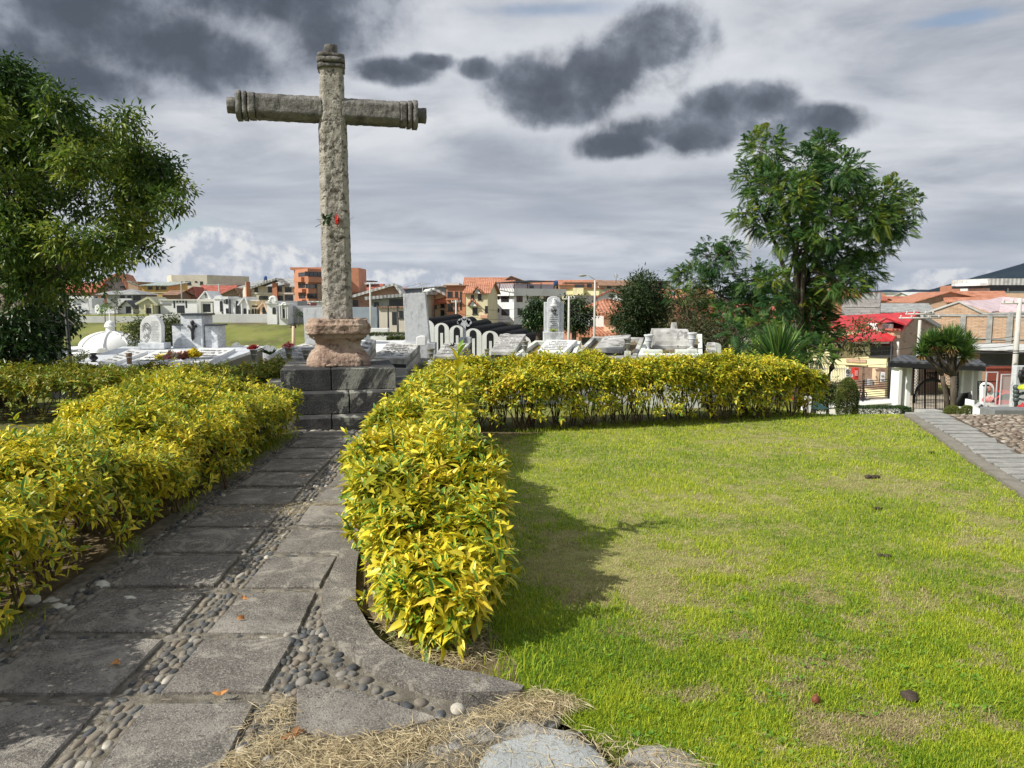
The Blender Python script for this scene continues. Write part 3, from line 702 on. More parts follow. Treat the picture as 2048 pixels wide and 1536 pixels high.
while yy < 10.9:
    h_ = random.uniform(.13, .24); j = random.uniform(-.02, .02); a = float(kx(yy)); b = float(kx(yy+h_)); z = tz(a+.4, yy)
    slabpoly([(a+.19+j, yy), (a+.60+j+random.uniform(-.04, .05), yy+.01), (b+.60+j+random.uniform(-.04, .05), yy+h_), (b+.19+j, yy+h_-.01)], z-.02, z+.022+random.uniform(0, .008), m=m_flag, parent=strip, sub=3)
    yy += h_+.045
kb = MB()
for i in range(60):
    ya, yb = 3.2+i*.14, 3.2+(i+1)*.14; za, zb = tz(kx(ya), ya), tz(kx(yb), yb)
    kb.hexa([(kx(ya)+.02, ya, za-.05), (kx(ya)+.15, ya, za-.05), (kx(yb)+.15, yb, zb-.05), (kx(yb)+.02, yb, zb-.05)], [(kx(ya)+.02, ya, za+.03), (kx(ya)+.15, ya, za+.03), (kx(yb)+.15, yb, zb+.03), (kx(yb)+.02, yb, zb+.03)])
tag(kb.build('kerb', mat('kerb concrete', [(.16, .15, .12), (.27, .25, .21)], scale=8, bump=.5)), kind='structure')

# ================================================================== HEDGES
GOLD = [(0, (.20, .24, .02)), (.22, (.36, .34, .022)), (.5, (.64, .54, .025)), (.8, (.82, .71, .05)), (1, (.74, .58, .05))]
m_gold = leafmat('golden variegated leaf', [(0, (.08, .20, .02)), (.4, (.14, .28, .03)), (1, (.24, .36, .04))], edge=None, trans=.35, rough=.4)
def goldmat(name, margin, heart, trans=.24):
    m = bpy.data.materials.new(name); m.use_nodes = True; T = NT(m.node_tree); b = m.node_tree.nodes['Principled BSDF']
    at = T.new('ShaderNodeAttribute', attribute_name='luv'); a, l, r = T.sep(at.outputs['Vector']); t = T.new('ShaderNodeTexCoord').outputs['Object']
    mg = T.ramp(r, margin); hr = T.ramp(T.m('FRACT', T.m('MULTIPLY', r, 5.3)), heart)
    dm_ = T.m('ABSOLUTE', T.m('SUBTRACT', a, .5)); nz = T.noise(t, 70, 3, .6)
    thr = T.m('SUBTRACT', T.m('MULTIPLY', T.m('FRACT', T.m('MULTIPLY', r, 17.31)), .52), .22)
    f = T.ss(T.m('SUBTRACT', T.m('ADD', dm_, T.m('MULTIPLY', T.m('SUBTRACT', nz, .5), .3)), thr), -.03, .05, 1., 0.)
    c = T.mix(f, mg, hr)
    T.put(b.inputs['Base Color'], c); b.inputs['Roughness'].default_value = .42; b.inputs['Specular IOR Level'].default_value = .4
    tr = T.new('ShaderNodeBsdfTranslucent'); T.put(tr.inputs[0], c); mx = T.new('ShaderNodeMixShader'); mx.inputs[0].default_value = trans
    T.l.new(b.outputs[0], mx.inputs[1]); T.l.new(tr.outputs[0], mx.inputs[2]); T.l.new(mx.outputs[0], m.node_tree.nodes['Material Output'].inputs[0]); return m
HEART = [(0, (.07, .20, .025)), (.5, (.13, .29, .03)), (1, (.25, .40, .05))]
m_gold = goldmat('golden variegated leaf', GOLD, HEART)
m_gold2 = goldmat('olive golden leaf with painted shade', [(0, (.17, .19, .02)), (.5, (.30, .27, .025)), (1, (.46, .36, .03))], HEART)  # margins darkened: the back hedge's shade is put into its leaf colour
m_stem = mat('brown twig', [(.09, .055, .03), (.20, .13, .08)], scale=30, bump=.2)
def polydist(x, y, poly):
    """signed distance inside polygon (positive inside) and outward direction"""
    n = len(poly); best = np.full(len(x), 1e9); nx_ = np.zeros(len(x)); ny_ = np.zeros(len(x)); ins = np.zeros(len(x), bool)
    for i in range(n):
        (x1, y1), (x2, y2) = poly[i], poly[(i+1) % n]; ex, ey = x2-x1, y2-y1
        t = np.clip(((x-x1)*ex+(y-y1)*ey)/(ex*ex+ey*ey), 0, 1); px, py = x1+t*ex-x, y1+t*ey-y; d = np.hypot(px, py)
        k = d < best; best = np.where(k, d, best); nx_ = np.where(k, px/np.maximum(d, 1e-6), nx_); ny_ = np.where(k, py/np.maximum(d, 1e-6), ny_)
        c = ((y1 > y) != (y2 > y)) & (x < (x2-x1)*(y-y1)/(y2-y1+1e-12)+x1); ins ^= c
    return np.where(ins, best, -best), nx_, ny_
def hedge(name, poly, hf, nshoot, label, m, leaf=(.06, .09), wid=.36, detail=2, per=9, seed=0, skirt=.22, thick=.26, bare=.18, group='golden hedges', stems=90, over=.0):
    g = np.random.default_rng(seed+500); xs0, ys0 = [p[0] for p in poly], [p[1] for p in poly]; K = nshoot*14
    x, y = g.uniform(min(xs0), max(xs0), K), g.uniform(min(ys0), max(ys0), K)
    d, ox, oy = polydist(x, y, poly); ok = d > 0; x, y, d, ox, oy = x[ok], y[ok], d[ok], ox[ok], oy[ok]
    H = hf(x, y)+(fbm2(x, y, 2.2, seed, 3)-.5)*.38; edge_ = np.clip(d/.28, 0, 1); Ht = H*(.80+.20*np.sqrt(edge_))
    top = g.random(len(x)) < .50
    z = np.where(top, Ht-np.abs(g.normal(0, .07, len(x)))+(g.random(len(x)) < .05)*g.uniform(.02, .12, len(x)), skirt+(Ht-skirt)*g.random(len(x))**.8)
    dep = np.minimum(d, Ht-z)
    ok = (dep < thick) & (g.random(len(x)) < np.exp(-dep/thick*1.5))
    low = np.clip((z-skirt)/bare, 0, 1); ok &= g.random(len(x)) < (.25+.75*low)
    x, y, z, d, ox, oy, Ht = [q[ok][:nshoot] for q in (x, y, z, d, ox, oy, Ht)]
    n = len(x); tw = np.clip(1-(Ht-z)/.25, 0, 1); sw = np.clip(1-d/.25, 0, 1)
    bul = (fbm2(x, y+z, 3.0, seed+4, 2)-.5)*.22*sw
    x = x+ox*(bul+over*sw); y = y+oy*bul
    ax = np.stack([ox*sw*.9, oy*sw*.9, .35+tw*1.0-sw*.15], -1)+g.normal(0, .38, (n, 3)); ax = unit(ax)
    tip = np.stack([x, y, z], -1)
    # leaves spiral down each shoot
    k = per; T_ = np.tile(np.arange(k), n); S = np.repeat(np.arange(n), k)
    sh = g.uniform(.07, .13, n)
    along = (T_/k)
    a0 = ax[S]; ref = unit(np.cross(a0, g.normal(0, 1, (n, 3))[S])); ref2 = np.cross(a0, ref)
    ang = T_*2.4+g.normal(0, .3, n*k)
    outd = ref*np.cos(ang)[:, None]+ref2*np.sin(ang)[:, None]
    spread = .35+.95*along
    la = unit(a0*(1.15-spread)[:, None]+outd*(.5+.5*along)[:, None]+g.normal(0, .12, (n*k, 3)))
    la[:, 2] -= .12; la = unit(la)
    base = tip[S]-a0*(sh[S]*along)[:, None]
    sz = g.uniform(leaf[0], leaf[1], n*k)*(.55+.55*np.clip(along*1.6, 0, 1))
    nrm = a0*.8+np.array([0, 0, .5])+g.normal(0, .25, (n*k, 3))
    rnd = np.clip(.50+(fbm2(base[:, 0], base[:, 1]+base[:, 2], 4.5, seed+9, 3)-.5)*1.3+g.normal(0, .22, n*k), 0, 1)
    root = empty(name, (float(np.mean(xs0)), float(np.mean(ys0)), 0), 0, label, 'hedge', group)
    inv = np.array(root.location[:])
    fo = leaves('foliage', base-inv, la, nrm, sz, sz*wid*g.uniform(.85, 1.2, n*k), rnd, m, root, detail=detail, droop=.22)
    # woody stems fanning from the ground
    mb = MB(); r_ = random.Random(seed)
    for q in range(stems):
        i = r_.randrange(n); gx0, gy0 = x[i]-ox[i]*r_.uniform(.1, .3), y[i]-oy[i]*r_.uniform(.1, .3); gx0 += r_.uniform(-.12, .12); gy0 += r_.uniform(-.12, .12)
        for w_ in range(3):
            j = r_.randrange(n)
            cand = [r_.randrange(n) for _ in range(30)]; j = min(cand, key=lambda c: (x[c]-gx0)**2+(y[c]-gy0)**2)
            p0 = Vector((gx0+r_.uniform(-.03, .03), gy0+r_.uniform(-.03, .03), -.02))-root.location; p2 = Vector((x[j], y[j], z[j]))-root.location
            p1 = p0.lerp(p2, .5)+Vector((r_.uniform(-.05, .05), r_.uniform(-.05, .05), .05)); mb.tube([p0, p0.lerp(p1, .5)+Vector((r_.uniform(-.02, .02),)*3), p1, p2], [.007, .006, .005, .002], 4, cap=False)
    mb.build('stems', m_stem, root)
    return root
cst = lambda h: (lambda x, y: np.full_like(x, h))
# right-hand hedge beside the path
hedge('hedge', [(-.76, 3.62), (-.52, 3.24), (-.27, 3.10), (-.10, 3.25), (-.02, 3.8), (-.02, 4.6), (-.25, 5.4), (-.45, 6.4), (-.40, 8.6), (-1.15, 8.6), (-1.28, 7.0), (-1.12, 5.0)],
      lambda x, y: np.interp(y, [3.1, 3.3, 3.7, 4.1, 4.6, 5.2, 6.6, 7.6, 9], [.24, .38, .62, .72, .68, .62, .64, .76, .82]), 3300,
      'near golden-leaved hedge between the stone path and the lawn', m_gold, (.07, .115), .38, 2, 9, 1, skirt=.05, bare=.08, stems=70)
# left-hand hedge beside the path, widening away from the camera
hedge('hedge', [(-2.42, 2.2), (-2.40, 5.0), (-2.56, 8.7), (-4.3, 8.7), (-4.1, 7.4), (-3.55, 5.7), (-3.2, 4.4), (-3.25, 2.2)],
      lambda x, y: np.interp(y, [2, 4, 6, 9], [.79, .79, .77, .70]), 9200, 'long golden-leaved hedge along the left edge of the stone path', m_gold, (.052, .085), .38, 2, 9, 2, skirt=.12, bare=.18, stems=150, over=.12)
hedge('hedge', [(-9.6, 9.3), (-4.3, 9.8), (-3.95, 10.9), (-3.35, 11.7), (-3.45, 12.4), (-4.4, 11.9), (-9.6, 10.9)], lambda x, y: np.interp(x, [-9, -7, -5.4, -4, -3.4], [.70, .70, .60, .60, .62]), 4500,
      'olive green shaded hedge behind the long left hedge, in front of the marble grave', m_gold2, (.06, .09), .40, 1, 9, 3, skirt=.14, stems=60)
hedge('hedge', [(-1.25, 8.95), (.2, 8.9), (2.2, 9.35), (4.35, 10.2), (4.55, 11.0), (3.4, 11.0), (1.5, 10.4), (-1.2, 9.95)],
      lambda x, y: np.interp(x, [-1, 1, 3, 3.9, 4.6], [.80, .84, .84, .78, .55]), 8200, 'golden hedge with bare stems crossing behind the lawn to the spiky yucca', m_gold, (.05, .09), .42, 1, 9, 4, skirt=.14, bare=.30, stems=110)
# stray shoots
def shoot(base, tip, n, ll, label, seed, m=None):
    m = m or m_gold; r = np.random.default_rng(seed); b, t = Vector(base), Vector(tip); root = empty('hedge_shoot', b, 0, label, 'shoot', 'long shoots growing out of the hedge')
    ax = (t-b); mb = MB(); mid = ax*.5+Vector((.015, 0, 0)); mb.tube([(0, 0, 0), mid, ax], [.007, .006, .003], 6); mb.build('stem', mat('green stem', [(.10, .16, .03), (.16, .22, .05)], scale=20), root)
    T_ = np.linspace(.35, 1, n); a = np.array(ax.normalized()[:]); ang = np.arange(n)*1.571+r.normal(0, .2, n)+np.floor(np.arange(n)/2)*.4
    e1 = unit(np.cross(a, [[1, .2, 0]]))[0]; e2 = np.cross(a, e1); od = np.cos(ang)[:, None]*e1+np.sin(ang)[:, None]*e2
    la = unit(od*(1.1-.75*T_**3)[:, None]+a*(.35+.8*T_**3)[:, None]); base_ = np.array(ax[:])*T_[:, None]
    sz = ll*(1.05-.55*T_**2)
    leaves('leaf_cluster', base_, la, np.tile(a, (n, 1))+.1, sz, sz*.36, np.clip(r.random(n)*.7+.1, 0, 1), m, root, 2, droop=.3)
def W(u, v, d): return P(u, v, d)
shoot(W(905, 905, 4.6), W(916, 706, 4.6), 22, .20, 'tallest upright green-gold shoot standing above the near hedge', 1)
shoot(W(790, 900, 4.6), W(768, 815, 4.6), 8, .10, 'short pale variegated shoot in front of the stone steps', 2)
shoot(W(740, 920, 4.4), W(690, 865, 4.4), 8, .10, 'small side shoot leaning left over the path near the steps', 3)
shoot(W(700, 1060, 4.2), W(676, 1028, 4.2), 6, .07, 'thin side shoot poking out over the slabs halfway along the near hedge', 4)
shoot(W(900, 1290, 3.3), W(925, 1335, 3.25), 9, .06, 'lowest yellow sprig hanging over the rounded kerb', 5)
for i, (u0, v0, u1, v1, d, n_, lab) in enumerate([(800, 1240, 770, 1292, 3.5, 9, 'drooping yellow sprig at the left corner of the rounded kerb'), (850, 1260, 838, 1312, 3.4, 9, 'drooping yellow sprig left of the lowest one, over the bare soil'), (900, 1240, 905, 1302, 3.35, 10, 'bright drooping sprig just above the lowest one'), (940, 1240, 968, 1296, 3.45, 9, 'drooping sprig at the lawn side of the near hedge end'), (730, 1180, 708, 1226, 3.75, 8, 'small sprig hanging over the inner edge of the curved kerb')]):
    shoot(W(u0, v0, d), W(u1, v1, d-.06), n_, .085, lab, 20+i)
shoot(W(960, 1080, 3.9), W(1035, 1062, 3.9), 8, .08, 'sprig reaching right from the near hedge over the lawn', 6)
shoot(W(420, 800, 5.5), W(450, 742, 5.5), 10, .10, 'long green shoot rising from the left hedge', 7)

# ================================================================== CROSS
def lich(T, t, c):
    c = T.mix(T.ss(T.noise(t, 3.2, 8, .7, .6), .50, .64, 0, .85), c, (.075, .07, .062))
    return T.mix(T.ss(T.noise(t, 16, 6, .7), .55, .66, 0, .6), c, (.05, .047, .04))
m_shaft = mat('pitted pale stone', [(.27, .25, .215), (.42, .395, .345), (.55, .52, .46)], scale=6, bump=1.0, bscale=38, detail=10, bdist=.035, extra=lambda T, t, c: T.mix(T.ss(T.noise(t, 15, 7, .74, .5), .52, .59, 0, .9), c, (.075, .062, .048)))
m_arm = mat('lichen darkened stone', [(.11, .105, .098), (.205, .197, .182), (.34, .328, .30)], scale=7, bump=1.0, bscale=40, detail=10, bdist=.035, extra=lich)
m_ped = mat('rosy weathered stone', [(.22, .125, .10), (.36, .25, .19), (.50, .38, .29), (.60, .51, .42)], scale=3.2, bump=1.0, bscale=24, detail=10, bdist=.05, extra=lambda T, t, c: T.mix(T.ss(T.noise(t, 6, 8, .7, .5), .54, .62, 0, .75), c, (.11, .06, .05)))
def stepx(T, t, c):
    c = T.mix(T.ss(T.noise(t, 1.7, 9, .70, .9), .52, .60, 0, .85), c, (.33, .33, .285))
    return T.mix(T.ss(T.noise(t, 60, 4, .7), .56, .7, 0, .4), c, (.2, .2, .185))
m_step = mat('black stained step stone', [(.022, .022, .024), (.045, .045, .046), (.085, .085, .08)], scale=4, bump=.8, bscale=45, extra=stepx, bdist=.02)
YC = 10.38; yaw = R(13)
pc = P(677, 700, YC)
CR = empty('stone_cross', (pc.x, YC, 0), yaw, 'tall weathered stone cross on a rosy carved pedestal and dark stepped base', 'cross')
def rough_solid(mb, q, disp, nse, seed, mi=0, cuts=6, origin=None):
    """refine mesh q (MB) and push the surface in and out"""
    me = bpy.data.meshes.new('t'); me.from_pydata([tuple(p) for p in q.v], [], q.f); bm = bmesh.new(); bm.from_mesh(me)
    bmesh.ops.remove_doubles(bm, verts=bm.verts, dist=1e-5); bmesh.ops.recalc_face_normals(bm, faces=bm.faces)
    for it in range(8):
        long_ = [e for e in bm.edges if e.calc_length() > cuts]
        if not long_: break
        bmesh.ops.subdivide_edges(bm, edges=long_, cuts=1, use_grid_fill=True)
        bmesh.ops.triangulate(bm, faces=[f for f in bm.faces if len(f.verts) > 4])
    bm.normal_update(); co_ = [v.co.copy() for v in bm.verts]; nn = [v.normal.copy() for v in bm.verts]
    for v, c0, n0 in zip(bm.verts, co_, nn):
        s_ = Vector((seed*5.1, seed*1.3, seed*.7)); k = mnoise.fractal(c0*nse+s_, .9, 2, 5); k2 = mnoise.noise(c0*nse*4+s_)
        v.co = c0+n0*disp*(k*.9-max(0, k2-.15)*1.3)
    bm.verts.index_update()
    mb.add([v.co for v in bm.verts], [tuple(v.index for v in f.verts) for f in bm.faces], mi, True); bm.free(); bpy.data.meshes.remove(me)
def oct_prism(w0, d0, z0, w1, d1, z1, ch=.22, x0=0, x1=0):
    def sec(w_, d_, z, xo):
        c = ch*w_; a, b = w_/2, d_/2
        return [(xo+x, y, z) for x, y in ((-a+c, -b), (a-c, -b), (a, -b+c), (a, b-c), (a-c, b), (-a+c, b), (-a, b-c), (-a, -b+c))]
    A, B = sec(w0, d0, z0, x0), sec(w1, d1, z1, x1); q = MB(); q.add(A+B, [tuple(range(8))[::-1], tuple(range(8, 16))]+[(i, (i+1) % 8, (i+1) % 8+8, i+8) for i in range(8)]); return q
# steps (each course split in blocks)
def course(w_, z0, z1, cuts, name='step'):
    st = None; root = None; mb = MB()
    xs_ = [-w_/2]+cuts+[w_/2]
    for i in range(len(xs_)-1):
        q = MB(); g_ = .004
        a, b = xs_[i]+(g_ if i else 0), xs_[i+1]-(g_ if i < len(xs_)-2 else 0)
        mb.box(a, -w_/2+.002*i, z0, b, w_/2-.002*i, z1)
    return mb.build(name, m_step, CR, .009)
course(2.60, -.06, .165, [-.9, -.1, .75]); course(2.02, .166, .435, [-.66, .12, .7]); course(1.46, .436, .715, [-.10])
# pedestal: square turned base with chamfered corners
mb = MB()
prof = [(.82, .715, .62), (.84, .80, .80), (.80, .87, .80), (.70, .96, .66), (.60, 1.02, .60), (.66, 1.08, .72), (.78, 1.13, .78), (.79, 1.165, .8), (.84, 1.18, .84), (.86, 1.30, .86), (.80, 1.365, .80)]
q = MB(); k = 8
def sq(w_, z, c=.17):
    a = w_/2; c = c*w_; return [(x, y, z) for x, y in ((-a+c, -a), (a-c, -a), (a, -a+c), (a, a-c), (a-c, a), (-a+c, a), (-a, a-c), (-a, -a+c))]
pr = [(.84, .712), (.83, .80), (.77, .86), (.64, .93), (.585, 1.00), (.62, 1.05), (.75, 1.095), (.76, 1.13), (.85, 1.15), (.86, 1.27), (.80, 1.285), (.79, 1.34)]
vs = [p for w_, z in pr for p in sq(w_, z)]
q.add(vs, [tuple(range(8))[::-1], tuple(range(8*(len(pr)-1), 8*len(pr)))]+[(i*8+j, i*8+(j+1) % 8, (i+1)*8+(j+1) % 8, (i+1)*8+j) for i in range(len(pr)-1) for j in range(8)])
rough_solid(mb, q, .016, 11, 3, cuts=.03); mb.build('pedestal', m_ped, CR)
mb = MB(); mb.blob((-.10, -.45, .735), .055, seed=2, amp=.35, sq=(1.5, 1, .5)); mb.blob((-.18, -.44, .74), .04, seed=6, amp=.35, sq=(1, 1, .8)); mb.build('broken_fragment', m_ped, CR)
# shaft
ztop = P(660, 112, YC).z; za0, za1 = P(677, 247, YC).z, P(677, 203, YC).z
mb = MB()
rough_solid(mb, oct_prism(.40, .37, 1.335, .365, .34, za0-.01, .19), .011, 14, 11, cuts=.025)
rough_solid(mb, oct_prism(.335, .33, za0-.02, .31, .31, ztop-.16, .14), .008, 13, 12, cuts=.03)
mb.build('shaft', m_shaft, CR)
mb = MB()
for i, (w_, a, b) in enumerate([(.35, -.19, -.13), (.36, -.115, -.055), (.35, -.05, -.005)]): rough_solid(mb, oct_prism(w_, w_, ztop+a, w_, w_, ztop+b, .15), .012, 7, 20+i, cuts=.04)
rough_solid(mb, oct_prism(.20, .20, ztop-.01, .17, .17, ztop+.13, .28), .012, 6, 25, cuts=.04)
mb.build('head_moulding', m_arm, CR)
# arms, running along local x, with mouldings and end bosses
zc = (za0+za1)/2+.02
for sx, Lh in ((-1, 1.33), (1, 1.25)):
    mb = MB()
    def along(q, sx=sx): return [(sx*(p[2]), p[1], zc+p[0]) for p in q]
    def seg(w_, a, b, ch, disp, seed, c=.05, d_=.32):
        q = oct_prism(w_, d_, a, w_, d_, b, ch); q.v = along(q.v)
        rough_solid(mb, q, disp, 13, seed, cuts=c)
    seg(.305, .13, Lh-.36, .20, .008, 30+sx, .023)
    for i, (a, b, w_) in enumerate([(Lh-.355, Lh-.27, .315), (Lh-.255, Lh-.20, .335), (Lh-.185, Lh-.12, .35)]): seg(w_, a, b, .17, .006, 40+i+sx, .035, .34)
    seg(.19, Lh-.125, Lh+.0, .28, .010, 50+sx, .04, .19)
    mb.build('arm', m_arm, CR)
# wire, rose
fr = -.20
rz = P(660, 440, YC-.2).z
mb = MB(); pts = [(math.cos(a)*.205, math.sin(a)*.2, rz+.01*math.sin(a*2)) for a in np.linspace(0, 2*PI, 17)]; mb.tube([Vector(p) for p in pts], .003, 5, cap=False)
mb.tube([(.18, -.14, rz), (.24, -.2, rz+.05)], .002, 4)
tag(mb.build('binding_wire', flat('rusty wire', (.05, .045, .04), .6)), 'thin dark wire tied round the cross shaft to hold the rose', 'wire').matrix_world = Matrix.Translation(CR.location) @ Matrix.Rotation(yaw, 4, 'Z')
rr = empty('rose', (0, 0, 0), 0, 'red rose with dark leaves tied to the front of the cross shaft', 'flower'); rr.matrix_world = Matrix.Translation(CR.location) @ Matrix.Rotation(yaw, 4, 'Z')
mb = MB(); mb.tube([(-.26, -.22, rz-.10), (-.12, -.225, rz-.02), (-.03, -.23, rz+.0)], .004, 5); mb.tube([(-.24, -.21, rz+.0), (-.1, -.22, rz+.01)], .003, 4); mb.build('stem', flat('rose stem', (.03, .05, .02)), rr)
mb = MB(); r_ = random.Random(4)
for ring, (k, rad, tilt) in enumerate([(3, .018, .1), (5, .032, .5), (6, .048, .9), (7, .058, 1.25)]):
    for j in range(k):
        a = 2*PI*j/k+ring*.6; c, s_ = math.cos(a), math.sin(a); e = Vector((0, c, s_)); ax_ = Vector((1, 0, 0)); q = Vector((0, -s_, c)); w_ = rad*1.1
        b0 = Vector((0, -.235, rz))+e*rad*.3; t0 = b0+ax_*(.055-ring*.006)+e*rad*math.sin(tilt); m0 = b0+ax_*.03+e*rad*.9
        mb.add([b0-q*w_*.4, b0+q*w_*.4, m0+q*w_*.7, t0+q*w_*.35, t0-q*w_*.35, m0-q*w_*.7], [(0, 1, 2, 5), (5, 2, 3, 4)], 0, True)
mb.build('petals', mat('red petal', [(.35, .015, .012), (.55, .03, .02)], scale=20, rough=.5), rr)
nl = 11; bs = np.array([[-.10+r_.uniform(-.05, .05), -.235, rz+r_.uniform(-.02, .04)] for _ in range(nl)]); axx = np.array([[r_.uniform(-1, .6), -.3, r_.uniform(-1, 1)] for _ in range(nl)])
leaves('leaf_cluster', bs, axx, np.tile([0, -1., .3], (nl, 1)), np.full(nl, .085), np.full(nl, .045), rng.random(nl), leafmat('rose leaf', [(0, (.02, .05, .02)), (1, (.05, .10, .03))]), rr)

# ================================================================== GRAVES ON THE TERRACE
m_marb = mat('grey streaked marble', [(.42, .45, .49), (.60, .63, .66), (.76, .78, .80)], scale=3.5, rough=.35, bump=.05, vec=(1, 1, 2.6), dist=1.6, spread=.14)
m_white = mat('white marble', [(.60, .61, .60), (.74, .75, .74), (.82, .82, .80)], scale=3, rough=.5, bump=.1, extra=grime((.22, .22, .20), .5, 5, .56, .7))
m_stain = mat('stained grave stone', [(.20, .20, .185), (.42, .42, .40), (.62, .62, .59)], scale=2.6, bump=.4, bscale=30, extra=grime((.09, .09, .08), .75, 7, .54, .64), spread=.15)
m_gran = mat('pale speckled granite', [(.42, .44, .46), (.52, .54, .56), (.60, .62, .63)], scale=14, bump=.2, bscale=60, extra=grime((.24, .25, .26), .6, 5, .52, .6))
m_plinth = mat('whitewashed plinth', [(.52, .56, .50), (.66, .70, .63), (.74, .76, .71)], scale=3, bump=.2, extra=grime((.25, .27, .23), .45, 4, .55, .7))
m_dark = flat('dark edge stone', (.045, .05, .055), .4)
m_ink = flat('engraved dark lettering', (.07, .07, .07), .7)
m_inkg = flat('weathered grey lettering', (.22, .22, .21), .8)
m_urn = mat('bronze green urn', [(.16, .155, .12), (.25, .245, .19)], scale=12, rough=.45, bump=.1, metal=.2)
m_wht = mat('white paint', [(.72, .73, .72), (.82, .82, .80)], scale=2, rough=.6, bump=.05, extra=grime((.42, .42, .39), .35, 2.2, .56, .72))
m_black = flat('black metal', (.018, .018, .02), .5)
m_conc = mat('grey concrete', [(.24, .24, .23), (.36, .36, .345), (.45, .45, .43)], scale=1.2, bump=.3, extra=grime((.15, .15, .14), .4, 1.5))

def fin(mb, name, mats, root, bevel=0):
    L = root.location; mb.v = [(p[0]-L.x, p[1]-L.y, p[2]-L.z) for p in mb.v]
    return mb.build(name, mats, root, bevel)
def lerp4(c, s, t):   # c = NL NR FR FL
    a = c[0].lerp(c[1], s); b = c[3].lerp(c[2], s); return a.lerp(b, t)
def scribble(c, nl, root, m, seed, s0=.1, s1=.9, t0=.12, t1=.88, dens=.8, th=.55, nm='inscription'):
    """broken rows of illegible worn lettering on the quad c"""
    r = random.Random(seed); mb = MB(); n = (c[1]-c[0]).cross(c[3]-c[0]).normalized(); n = n if n.z > 0 or n.y < 0 else -n
    for i in range(nl):
        t = t1-(t1-t0)*(i+.5)/nl; h_ = (t1-t0)/nl*th/2; ind = r.uniform(0, .18)*(s1-s0); s = s0+ind; e = s1-ind*r.uniform(.5, 1.2)
        while s < e:
            w_ = r.uniform(.015, .05)
            if r.random() < dens:
                q = [lerp4(c, s, t-h_*r.uniform(.5, 1)), lerp4(c, min(s+w_, e), t-h_*r.uniform(.5, 1)), lerp4(c, min(s+w_, e), t+h_*r.uniform(.4, 1)), lerp4(c, s, t+h_*r.uniform(.4, 1))]
                mb.add([p+n*.004 for p in q], [(0, 1, 2, 3)])
            s += w_*r.uniform(1.05, 1.5)
    fin(mb, nm, m, root)
def grave(label, c4, d1, d2, th=.08, m=m_stain, lines=6, ink=m_ink, plinth=None, seed=0, under=m_dark, lowz=None):
    c = [P(u, v, d) for (u, v), d in zip(c4, (d1, d1, d2, d2))]
    root = empty('grave', (c[0].x, c[0].y, 0), 0, label, 'grave', 'graves on the terrace')
    mb = MB(); dn = Vector((0, 0, -th)); mb.hexa([p+dn for p in c], c); fin(mb, 'slab', m, root, .008)
    if under:
        ctr = sum(c, Vector())/4; mb = MB(); q = [ctr+(p-ctr)*.97 for p in c]; mb.hexa([Vector((p.x, p.y, p.z-th-.06)) for p in q], [p-Vector((0, 0, th+.002)) for p in q]); fin(mb, 'underlay', under, root)
    if plinth is not None:
        ex, pm, zt = plinth; ctr = sum(c, Vector())/4; zt_ = zt if zt is not None else min(p.z for p in c)-th-.06
        q = [Vector((ctr.x+(p.x-ctr.x)*(1+ex), ctr.y+(p.y-ctr.y)*(1+ex), 0)) for p in c]
        mb = MB(); mb.hexa([Vector((p.x, p.y, tz(p.x, p.y)-.4)) for p in q], [Vector((p.x, p.y, zt_ if zt is not None else c[i].z-th-.06)) for i, p in enumerate(q)]); fin(mb, 'plinth', pm, root, .01)
    if lines: scribble(c, lines, root, ink, seed)
    return root
def plate(poly, d, th, mb=None, mi=0):
    """upright plate: pixel outline at distance d, real thickness th going back"""
    mb = mb or MB(); mb.prism([P(u, v, d) for u, v in poly], (0, th, 0), mi); return mb
def arch(u0, u1, v0, v1, rise, n=9):
    """outline of a plate with an arched top: v0 springing line top, v1 bottom"""
    uc, r = (u0+u1)/2, (u1-u0)/2
    return [(u0, v1), (u1, v1)]+[(uc+r*math.cos(t), v0-rise*math.sin(t)) for t in np.linspace(0, PI, n)]
def boxpx(mb, u0, u1, v0, v1, d, dep, mi=0, zb=None):
    a, b = P(u0, v1, d), P(u1, v0, d); mb.box(a.x, d, a.z if zb is None else zb, b.x, d+dep, b.z, mi); return mb
def urn(u, v0, v1, d, label, prof=None, m=m_urn, foot=0):
    """v0 rim, v1 foot"""
    a, b = P(u, v1, d), P(u, v0, d); H = b.z-a.z; r = H*.34
    root = empty('urn', (a.x, d, a.z), 0, label, 'urn', 'urns beside the graves')
    pr = prof or [(.62, 0), (.62, .06), (.34, .10), (.30, .16), (.62, .30), (.84, .55), (.92, .80), (.94, .86), (1.12, .90), (1.16, .97), (1.05, 1.0), (.8, .97), (.72, .8)]
    MB().lathe([(r*q*.8, H*z) for q, z in pr], n=18).build('bowl', m, root)
    mb = MB(); mb.lathe([(r*.93*.8+.004, H*.60), (r*.97*.8+.004, H*.62), (r*.93*.8+.004, H*.64)], n=18); mb.build('rim_band', m_marb, root)
    gz = foot
    if a.z > tz(a.x, d)+.05:
        mb = MB(); mb.box(-r*.7, -r*.7, tz(a.x, d)-a.z-.1, r*.7, r*.7, 0); mb.build('pedestal', m_plinth, root)
    return root
